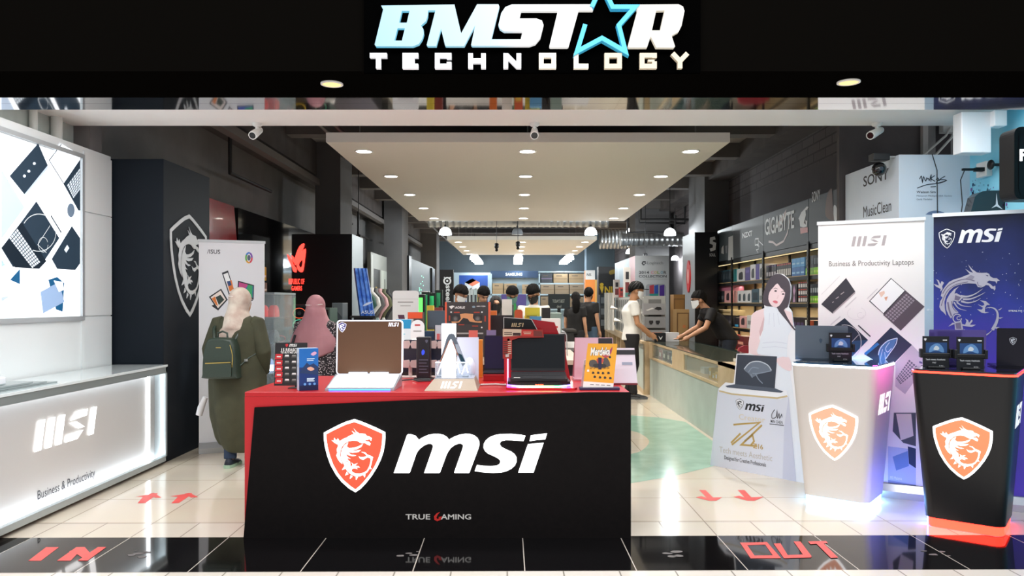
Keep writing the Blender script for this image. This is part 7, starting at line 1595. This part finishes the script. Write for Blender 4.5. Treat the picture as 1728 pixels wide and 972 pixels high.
def trousers(t, j, k, col, vox, name='trousers', r=(.108, .088, .066, .062, .058)):
    m = MB(); c = M(col, .8, noise=.15, nscale=9)
    m.loft([ell(j['pelvis']-Vector((0, 0, .10*k)), .15*k, .115*k), ell(j['pelvis'], .164*k, .119*k), ell(j['waist']*.5+j['pelvis']*.5, .150*k, .108*k)], c)
    for s in 'lr':
        hp, kn, an = j['hp'+s], j['kn'+s], j['an'+s]
        m.tube([hp+Vector((0, 0, .05*k)), hp-Vector((0, 0, .03*k)), hp*.5+kn*.5, kn, kn*.5+an*.5, an-Vector((0, 0, .01*k))], [r[0]*k, r[0]*k, r[1]*k, r[2]*k, r[3]*k, r[4]*k], c, 16)
    return grow(m, vox, t, name, 5, c)
def shoes(t, j, k, up, sole, rz=(0, 0)):
    for n, s in enumerate('lr'):
        an = j['an'+s]; m = MB(); A = Matrix.Rotation(rz[n], 3, 'Z'); rings = []; zz = an.z-.085*k
        o = Vector((an.x, an.y, zz))
        for yy, w, h in ((.07, .028, .06), (.05, .038, .09), (.0, .042, .105), (-.05, .044, .08), (-.11, .047, .06), (-.16, .042, .05), (-.19, .022, .035)):
            rings.append([o+A @ (Vector((w*math.cos(a), yy, .022+max(0, (h-.022)*math.sin(a)) if math.sin(a) > 0 else .022))*k) for a in [2*math.pi*i/14 for i in range(14)]])
        m.loft(rings, M(up, .6), True, True)
        m2 = MB(); pr = smooth([(-.03, .08), (-.047, .0), (-.043, -.07), (-.05, -.13), (-.03, -.195), (.03, -.195), (.05, -.13), (.043, -.07), (.047, 0), (.03, .08)], 2)
        m2.loft([[o+A @ (Vector((a, b, zq))*k) for a, b in pr] for zq in (.001, .03)], M(sole, .6), True, False)
        sh = m.build('shoe', t); m2.build('sole', sh)

# --- boy in a white tee at the counter (profile, facing the counter)
t, j, k, L, R = person('person in a white tee, black cap and face mask standing at the glass counter', 1.77, 11.55, math.radians(88), 1.74, '#b5835f', J=dict(
    pelvis=(0, .02, .92), chest=(0, .03, 1.27), neck=(0, .0, 1.42), head=(0, -.05, 1.57), ell=(.21, -.05, 1.10), wrl=(.15, -.22, .955), elr=(-.21, -.04, 1.10), wrr=(-.15, -.24, .945), hpl=(.09, .02, .9), hpr=(-.09, .02, .9), knl=(.09, -.04, .49), anl=(.09, .07, .085), knr=(-.09, .04, .49), anr=(-.09, .0, .085)), pitch=12, hairdo='short', mask='#eef1f2', vox=.010)
shirt(t, j, k, '#e9e7e1', .012, .06, .6, .012, 'tee_shirt'); trousers(t, j, k, '#17161a', .012); shoes(t, j, k, '#2c2d31', '#55585c')
m = MB(); cm = M('#151417', .6); rr = shell(L((0, .012, .035)), Vector((.092, .112, .110))*k, lambda a: 10-18*min(1, abs(a)/150), R=R); m.loft([q[::-1] for q in rr], cm, True)
br = [L((.075*math.sin(math.radians(a)), -.09-.085*math.cos(math.radians(a)), .045+.010*math.cos(math.radians(a)))) for a in range(-90, 91, 15)]
m.add(br+[p+R @ Vector((0, 0, .008)) for p in br], [tuple(range(13))[::-1], tuple(range(13, 26))]+[(i, i+1, i+14, i+13) for i in range(12)], cm); m.build('cap', t)
# --- shop assistant leaning on the counter
t, j, k, L, R = person('person in a black tee and white face mask leaning over the glass counter', 3.08, 11.35, math.radians(-90), 1.72, '#c3906f', J=dict(
    pelvis=(0, .06, .90), waist=(0, -.02, 1.02), chest=(0, -.15, 1.20), neck=(0, -.27, 1.33), head=(0, -.37, 1.45), shl=(.185, -.22, 1.29), ell=(.25, -.33, 1.06), wrl=(.20, -.55, .93), shr=(-.185, -.22, 1.29), elr=(-.24, -.32, 1.06), wrr=(-.16, -.57, .93), hpl=(.09, .06, .88), hpr=(-.09, .06, .88)), pitch=8, mask='#eef1f2', vox=.010)
shirt(t, j, k, '#161619', .012, .02, .6, .035, 'tee_shirt'); trousers(t, j, k, '#1f2836', .012); shoes(t, j, k, '#1c1c1e', '#3a3a3c')
m = MB(); gm = M('#1c1c20', .3)
for s in (-1, 1): m.band(Fr(L((0, -.098, .012)), R @ Vector((1, 0, 0)), R @ Vector((0, 0, 1))), disc(s*.034*k, 0, .024*k, 14, .018*k), .004, gm, .0, closed=True); m.tube([L((s*.058, -.098, .014)), L((s*.082, .01, .012))], .003, gm, 5)
m.build('glasses', t)
# --- two shoppers walking away
t, j, k, L, R = person('person with long dark hair and a black tee far down the aisle', 1.17, 14.9, math.radians(150), 1.62, hairdo='long', mask='#dfe6ea', vox=.014, yaw=30)
shirt(t, j, k, '#141416', .015, .06, .6, .01, 'tee_shirt'); trousers(t, j, k, '#26272c', .015); shoes(t, j, k, '#222222', '#444444')
t, j, k, L, R = person('person with short dark hair, black tee and blue jeans far down the aisle', 1.46, 15.3, math.radians(140), 1.72, mask='#17181a', vox=.014, yaw=30)
shirt(t, j, k, '#141417', .015, .06, .6, .015, 'tee_shirt'); trousers(t, j, k, '#4f6a86', .015); shoes(t, j, k, '#222222', '#8a8a8a')
# --- shoppers round the middle island
t, j, k, L, R = person('person in a white and yellow shirt with a black face mask looking down', .25, 10.42, math.radians(-25), 1.67, '#b98767', mask='#151517', pitch=30, vox=.012)
shirt(t, j, k, '#e4e2d8', .013, .06, .6, .01, 'polo_shirt'); trousers(t, j, k, '#23242a', .013); shoes(t, j, k, '#222222', '#444444')
m = MB(); m.loft([[v+Vector((0, -.012, 0)) for v in ell(j['waist'], .13*k, .125*k)], [v+Vector((0, -.014, 0)) for v in ell(j['chest'], .15*k, .132*k)], [v+Vector((0, -.016, 0)) for v in ell(j['chest']*.5+j['neck']*.5, .11*k, .108*k)]], M('#e2c531', .7)); m.build('yellow_front', t)
t, j, k, L, R = person('person in a dark grey jacket behind the white upright panel', -.04, 11.05, math.radians(5), 1.66, '#a97c60', mask='#6fa39c', pitch=26, vox=.013)
shirt(t, j, k, '#35363b', .013, .06, 1.8, .02, 'jacket'); trousers(t, j, k, '#23242a', .013); shoes(t, j, k, '#222222', '#444444')
t, j, k, L, R = person('person with black hair half hidden behind the black-veiled shopper', -.46, 11.2, math.radians(20), 1.66, hairdo='short', vox=.013, pitch=30)
shirt(t, j, k, '#17171a', .013, .06, 1.6, .015, 'shirt'); trousers(t, j, k, '#1c1c20', .013); shoes(t, j, k, '#222222', '#444444')
t, j, k, L, R = person('person in a white shirt and white face mask behind the orange-edged charcoal carton', -.74, 10.4, math.radians(50), 1.66, '#b98767', mask='#f0f2f2', pitch=26, vox=.012)
shirt(t, j, k, '#dfe3e6', .013, .06, 1.5, .012, 'shirt'); trousers(t, j, k, '#23242a', .013); shoes(t, j, k, '#222222', '#444444')
t, j, k, L, R = person('person in a black veil and black dress among the island shoppers', -.25, 10.0, math.radians(12), 1.52, '#c99a7c', hairdo='none', mask='#151517', vox=.012)
shirt(t, j, k, '#121214', .013, .06, 1.8, .02, 'black_dress'); trousers(t, j, k, '#151517', .013); shoes(t, j, k, '#222222', '#444444')
m = MB(); vm = M('#131315', .7); rr = shell(L((0, .012, .01)), Vector((.096, .112, .125))*k, lambda a: 34-120*max(0, min(1, (abs(a)-28)/30)), R=R); m.loft([q[::-1] for q in rr], vm, True)
m.loft([ell(j['neck']-Vector((0, .02, .16))*k, .20*k, .15*k), ell(j['neck']-Vector((0, .01, .04))*k, .16*k, .12*k), ell(j['neck']+Vector((0, -.01, .05))*k, .085*k, .09*k)], vm); m.build('veil', t)

# --- shopper in the long olive coat (seen from behind)
def coat_shopper():
    olive = M('#454632', .85, noise=.22, nscale=9, bump=.5)
    t, j, k, L, R = person('person in a long olive coat and pale patterned headscarf with a green backpack', -2.44, 6.80, math.radians(176), 1.56, '#c9a081', J=dict(
        ell=(.27, .04, 1.12), wrl=(.24, .02, .86), elr=(-.27, .05, 1.10), wrr=(-.22, -.06, .90), head=(-.02, -.03, 1.575), anl=(.05, .07, .085), anr=(-.10, -.06, .085), knr=(-.09, -.06, .49), knl=(.07, .02, .49)), hairdo='none', yaw=-28, vox=.010)
    for key in (): pass
    m = MB(); rings = []; n = 40
    prof = ((.20, .135, .115), (.26, .165, .14), (.45, .215, .17), (.62, .245, .185), (.76, .255, .185), (.90, .235, .17), (1.03, .215, .150), (1.14, .215, .150), (1.24, .205, .135), (1.31, .15, .11), (1.36, .08, .08))
    for z, rx, ry in prof:
        q = []
        for i in range(n):
            a = 2*math.pi*i/n; f = max(0, (1.05-z))*.05
            w = 1+f*2.0*math.sin(5*a+z*2.2)+f*math.sin(9*a-z*3)
            hem = (.05*math.sin(a+2.4)-.02) if z < .3 else 0
            q.append(Vector((rx*math.cos(a)*w+(.015 if z < .5 else 0), ry*math.sin(a)*w+.012, z+hem))*k/ .918)
        rings.append(q)
    m.loft(rings, olive, True); co = m.build('long_coat', t); co.scale = (1, 1, .985)
    for s in 'lr':
        m = MB(); sh, el, wr = j['sh'+s], j['el'+s], j['wr'+s]; m.tube([sh*.8+j['neck']*.2, sh, sh*.5+el*.5, el, el*.5+wr*.5, wr+(wr-el)*.05], [.06*k, .085*k, .078*k, .070*k, .066*k, .058*k], olive, 16)
        grow(m, .010, t, 'sleeve', 6, olive)
    trousers(t, j, k, '#2a3d58', .012, 'jeans', (.09, .075, .062, .06, .06)); shoes(t, j, k, '#1d2430', '#9cb9a0', (0, .2))
    m = MB(); sc = M('#d3c7b8', .8, noise=.15, nscale=11, h2='#bda698', bump=.7)
    m.ball(L((0, .022, .02)), Vector((.105, .122, .122))*k, sc, 20, 14); m.tube([L((0, .03, -.02)), L((0, .05, -.09)), j['neck']+Vector((0, .02, -.02)), j['neck']+Vector((0, .02, -.09))], [.10*k, .098*k, .125*k, .15*k], sc, 18)
    m.loft([ell(j['neck']+Vector((.03, .03, -.20))*k, .17*k, .14*k), ell(j['neck']+Vector((.01, .02, -.11))*k, .185*k, .14*k), ell(j['neck']+Vector((0, .02, -.03))*k, .135*k, .12*k), ell(j['neck']+Vector((0, .01, .05))*k, .108*k, .115*k)], sc)
    m.loft([ell(j['neck']+Vector((.09, .09, -.25))*k, .05*k, .035*k), ell(j['neck']+Vector((.07, .08, -.1))*k, .08*k, .06*k), ell(j['neck']+Vector((.02, .05, .02))*k, .06*k, .06*k)], sc)
    grow(m, .010, t, 'headscarf', 6, sc)
    m = MB(); m.tube([L((.095*math.sin(a), .128*math.cos(a)*1.0+.01, .03+.02*math.cos(a))) for a in [(-80+160*i/12)*math.pi/180 for i in range(13)]], .004*k, M('#efe9e2', .6), 6); m.build('mask_strap', t)
    # backpack
    b = thing('backpack', 'small dark green leather backpack with gold zips on the olive coat', 'bag', (0, 0, 0)); b.parent = t; del b['label']; del b['category']
    gm = M('#2f3d33', .4); gold = M('#c9ae62', .3, .8); y0 = .185
    m = MB(); q = [(-.135, 0), (.135, 0), (.15, .03), (.142, .20), (.12, .30), (.08, .345), (-.08, .345), (-.12, .30), (-.142, .20), (-.15, .03)]; q = smooth(q, 3); cxz = (.05, .79)
    rings = []
    for yy, s in ((y0-.03, .97), (y0+.01, 1.0), (y0+.065, 1.0), (y0+.09, .96), (y0+.097, .88)): rings.append([Vector((cxz[0]+a*s, yy, cxz[1]+.17+(c-.17)*s)) for a, c in q])
    m.loft(rings, gm, True); bo = m.build('backpack', t); bpy.data.objects.remove(b); bo['label'] = 'dark green leather backpack with gold zips'
    fr = Fr((cxz[0], y0+.098, cxz[1]), (-1, 0, 0), (0, 0, 1))
    m = MB(); m.poly(fr, rrect(-.115, .02, .115, .13, .015), gm, .014, t=.014); m.build('front_pocket', bo)
    MB().band(fr, [(-.11, .132), (.11, .142)], .008, gold, .016, t=.006).build('gold_zip', bo); MB().band(fr, smooth([(.118, .10), (.122, .2), (.10, .29)], 3, False), .006, gold, .004, t=.006).build('gold_zip', bo); MB().poly(fr, rect(-.022, .262, .022, .269), gold, .004).build('gold_badge', bo)
    m = MB(); m.tube([Vector((cxz[0]-.045, y0+.02, cxz[1]+.335)), Vector((cxz[0]-.04, y0+.02, cxz[1]+.385)), Vector((cxz[0], y0+.02, cxz[1]+.40)), Vector((cxz[0]+.04, y0+.02, cxz[1]+.385)), Vector((cxz[0]+.045, y0+.02, cxz[1]+.335))], .009, gm, 8); m.build('handle', bo)
    for s in (-1, 1):
        m = MB(); m.tube([Vector((cxz[0]+s*.09, y0-.02, cxz[1]+.32)), Vector((cxz[0]+s*.12, y0-.07, cxz[1]+.42)), Vector((cxz[0]+s*.13, .02, cxz[1]+.47)), Vector((cxz[0]+s*.135, -.12, cxz[1]+.38))], .014, gm, 8); m.build('strap', bo)
    m = MB(); m.tube([Vector((cxz[0]-.14, y0, cxz[1]+.10)), Vector((cxz[0]-.20, y0-.06, cxz[1]+.17)), Vector((cxz[0]-.24, y0-.10, cxz[1]+.2))], .008, gm, 6).box((cxz[0]-.185, y0-.03, cxz[1]+.15), (.03, .012, .02), M('#d8d8d4', .3, .8)); m.build('strap_buckle', bo)
    m = MB(); fr2 = Vector((.30, .0, .70)); m.tube([fr2, fr2+Vector((.04, 0, -.09)), fr2+Vector((.06, .0, -.16))], [.022, .03, .028], M('#e3e4e6', .5), 12)
    tag(m.build('rolled_paper', loc=(-2.44, 6.80, -.10), rz=math.radians(176)), 'rolled white paper held at the olive coat’s left side', 'paper')
coat_shopper()
def veil_shopper():
    t, j, k, L, R = person('person in a dusty pink headscarf and a dark flecked dress seen from behind', -1.92, 7.45, math.radians(165), 1.50, '#c9a081', hairdo='none', vox=.011, yaw=-15)
    dm = bpy.data.materials.new('flecked_dress'); dm.use_nodes = True; nt = dm.node_tree; b = nt.nodes['Principled BSDF']; tc = nt.nodes.new('ShaderNodeTexCoord'); v = nt.nodes.new('ShaderNodeTexVoronoi'); r = nt.nodes.new('ShaderNodeValToRGB')
    v.inputs['Scale'].default_value = 60; nt.links.new(tc.outputs['Object'], v.inputs['Vector']); nt.links.new(v.outputs['Distance'], r.inputs['Fac']); nt.links.new(r.outputs['Color'], b.inputs['Base Color'])
    r.color_ramp.interpolation = 'CONSTANT'; r.color_ramp.elements[0].color = rgb('#b9aeb0'); r.color_ramp.elements[1].color = rgb('#231d22'); r.color_ramp.elements[1].position = .33; b.inputs['Roughness'].default_value = .8
    m = MB(); rings = []
    for z, rx, ry in ((.14, .30, .25), (.5, .27, .21), (.85, .245, .18), (1.0, .225, .16), (1.15, .22, .155), (1.24, .19, .13), (1.30, .10, .09)):
        rings.append([Vector((rx*math.cos(a)*(1+.02*math.sin(7*a+3*z)), ry*math.sin(a)*(1+.02*math.sin(5*a)), z*k/ .906)) for a in [2*math.pi*i/32 for i in range(32)]])
    m.loft(rings, dm, True); m.build('flecked_dress', t)
    for s in 'lr':
        m = MB(); sh, el, wr = j['sh'+s], j['el'+s], j['wr'+s]; m.tube([sh*.8+j['neck']*.2, sh, sh*.5+el*.5, el, wr], [.06*k, .085*k, .08*k, .078*k, .075*k], dm, 16); grow(m, .011, t, 'sleeve', 5, dm)
    shoes(t, j, k, '#2a2428', '#444444')
    m = MB(); pk = M('#b98389', .7, noise=.12, nscale=4, h2='#a8727a', bump=.6)
    m.ball(L((0, .018, .02)), Vector((.100, .118, .122))*k, pk, 22, 14)
    rings = []
    for z, rx, ry, oy, ox, tl in ((.96, .30, .19, .03, .03, -.50), (1.12, .295, .185, .03, .02, -.22), (1.24, .275, .17, .025, .01, -.05), (1.33, .235, .155, .02, .0, 0), (1.41, .175, .138, .02, 0, 0), (1.48, .132, .12, .02, 0, 0), (1.56, .103, .114, .02, 0, 0)):
        rings.append([Vector((ox+rx*math.cos(a)*(1+.015*math.sin(6*a+6*z)), oy+ry*math.sin(a)*(1+.02*math.sin(6*a+6*z)), z+tl*rx*math.cos(a)))*k for a in [2*math.pi*i/32 for i in range(32)]])
    m.loft(rings, pk, True); grow(m, .010, t, 'headscarf', 4, pk)
    m = MB(); m.tube([L((.103*math.sin(a), .122*math.cos(a)+.01, .035-.01*math.cos(a))) for a in [(-85+170*i/14)*math.pi/180 for i in range(15)]], .004*k, M('#eee8e4', .6), 6); m.build('mask_strap', t)
    m = MB(); m.tube([Vector((.16, .17, 1.28))*k, Vector((.20, .20, 1.12))*k, Vector((.21, .20, .95))*k], .012, M('#25262c', .6), 8); m.build('bag_strap', t)
veil_shopper()

# ================================================================== markings on the floor
def floor_mark(name, label, polys_px, cat='floor marking'):
    m = MB(); tp = M('#d9504a', .5, noise=.12, nscale=14)
    for i, l in enumerate(polys_px): m.poly(up, fl(l), tp, .0012+.0003*i)
    tag(m.build(name), label, cat)
z1 = lambda pts: [(a/2.25, 540+b/2.25) for a, b in pts]
z2 = lambda pts: [(1060+a/2.587, 800+b/2.587) for a, b in pts]
floor_mark('floor_lettering', 'red tape letters on the black floor strip below the left counter', [z1([(107,915),(175,863),(224,863),(155,915)]), z1([(216,915),(290,863),(318,863),(268,915)]), z1([(262,880),(300,863),(322,863),(350,895),(322,910),(296,892)]), z1([(295,915),(372,863),(404,863),(332,915)])])
floor_mark('floor_lettering', 'red tape letters on the black floor strip below the right plinths', [z2([(488,300),(602,298),(612,308),(505,312)]), z2([(488,300),(512,300),(560,369),(535,369)]), z2([(540,357),(650,356),(668,369),(545,369)]), z2([(590,298),(606,298),(668,369),(640,369)]),
    z2([(635,305),(665,304),(705,369),(680,369)]), z2([(690,356),(790,352),(800,366),(690,369)]), z2([(722,296),(752,296),(802,362),(772,366)]), z2([(785,296),(864,294),(872,304),(795,308)]), z2([(820,304),(850,302),(917,367),(885,369)])])
for lab, pl in (('left of the two red floor arrows pointing into the shop', [[(514,672),(600,657),(590,668),(560,672)], [(545,668),(575,660),(590,668),(553,695),(522,697)], [(565,660),(585,657),(613,675),(590,676)]]), ('right of the two red floor arrows pointing into the shop', [[(645,670),(730,657),(722,668),(690,673)], [(680,668),(705,660),(720,668),(680,695),(650,697)], [(700,660),(720,657),(752,673),(725,675)]])):
    floor_mark('floor_arrow', lab, [z1(p) for p in pl])
for lab, pl in (('left of the two red floor arrows pointing out of the shop', [[(310,70),(338,70),(385,117),(355,117)], [(295,102),(320,97),(385,117),(352,117)], [(368,103),(411,102),(385,117),(355,117)]]), ('right of the two red floor arrows pointing out of the shop', [[(478,70),(508,70),(552,117),(522,117)], [(460,100),(485,95),(552,117),(520,117)], [(540,102),(592,100),(552,117),(522,117)]])):
    floor_mark('floor_arrow', lab, [z2(p) for p in pl])
gum = M('#5f5a58', .6)
for i, (cx, cy, n, s) in enumerate(((520, 892, 6, 1), )):
    pass
def residue(label, pts, seed):
    R = random.Random(seed); m = MB()
    for (x, y, r) in pts: m.poly(up, smooth([(x+r*(.6+.6*R.random())*math.cos(a), y+.6*r*(.6+.6*R.random())*math.sin(a)) for a in [k*math.pi/3.5 for k in range(7)]], 2), gum, .0012)
    tag(m.build('tape_residue'), label, 'floor marking')
def rp(l): return [(q[0], q[1], r) for (q, r) in [(fl([(a, b)])[0], r) for a, b, r in l]]
residue('grey torn tape residue on the black strip left of the counter', rp([(222, 937, .03), (236, 934, .04), (248, 932, .03), (240, 940, .03), (230, 929, .015)]), 1)
residue('grey torn tape residue on the black strip right of the counter', rp([(1126, 934, .03), (1140, 931, .04), (1146, 938, .03), (1134, 939, .03)]), 2)
residue('dull scuff marks on the black strip in front of the counter', rp([(675, 938, .03), (690, 934, .02), (698, 937, .025), (705, 931, .01)]), 3)
residue('pale scuff marks on the black strip by the black plinth', rp([(1560, 930, .02), (1575, 936, .03), (1590, 931, .02), (1600, 938, .015)]), 4)
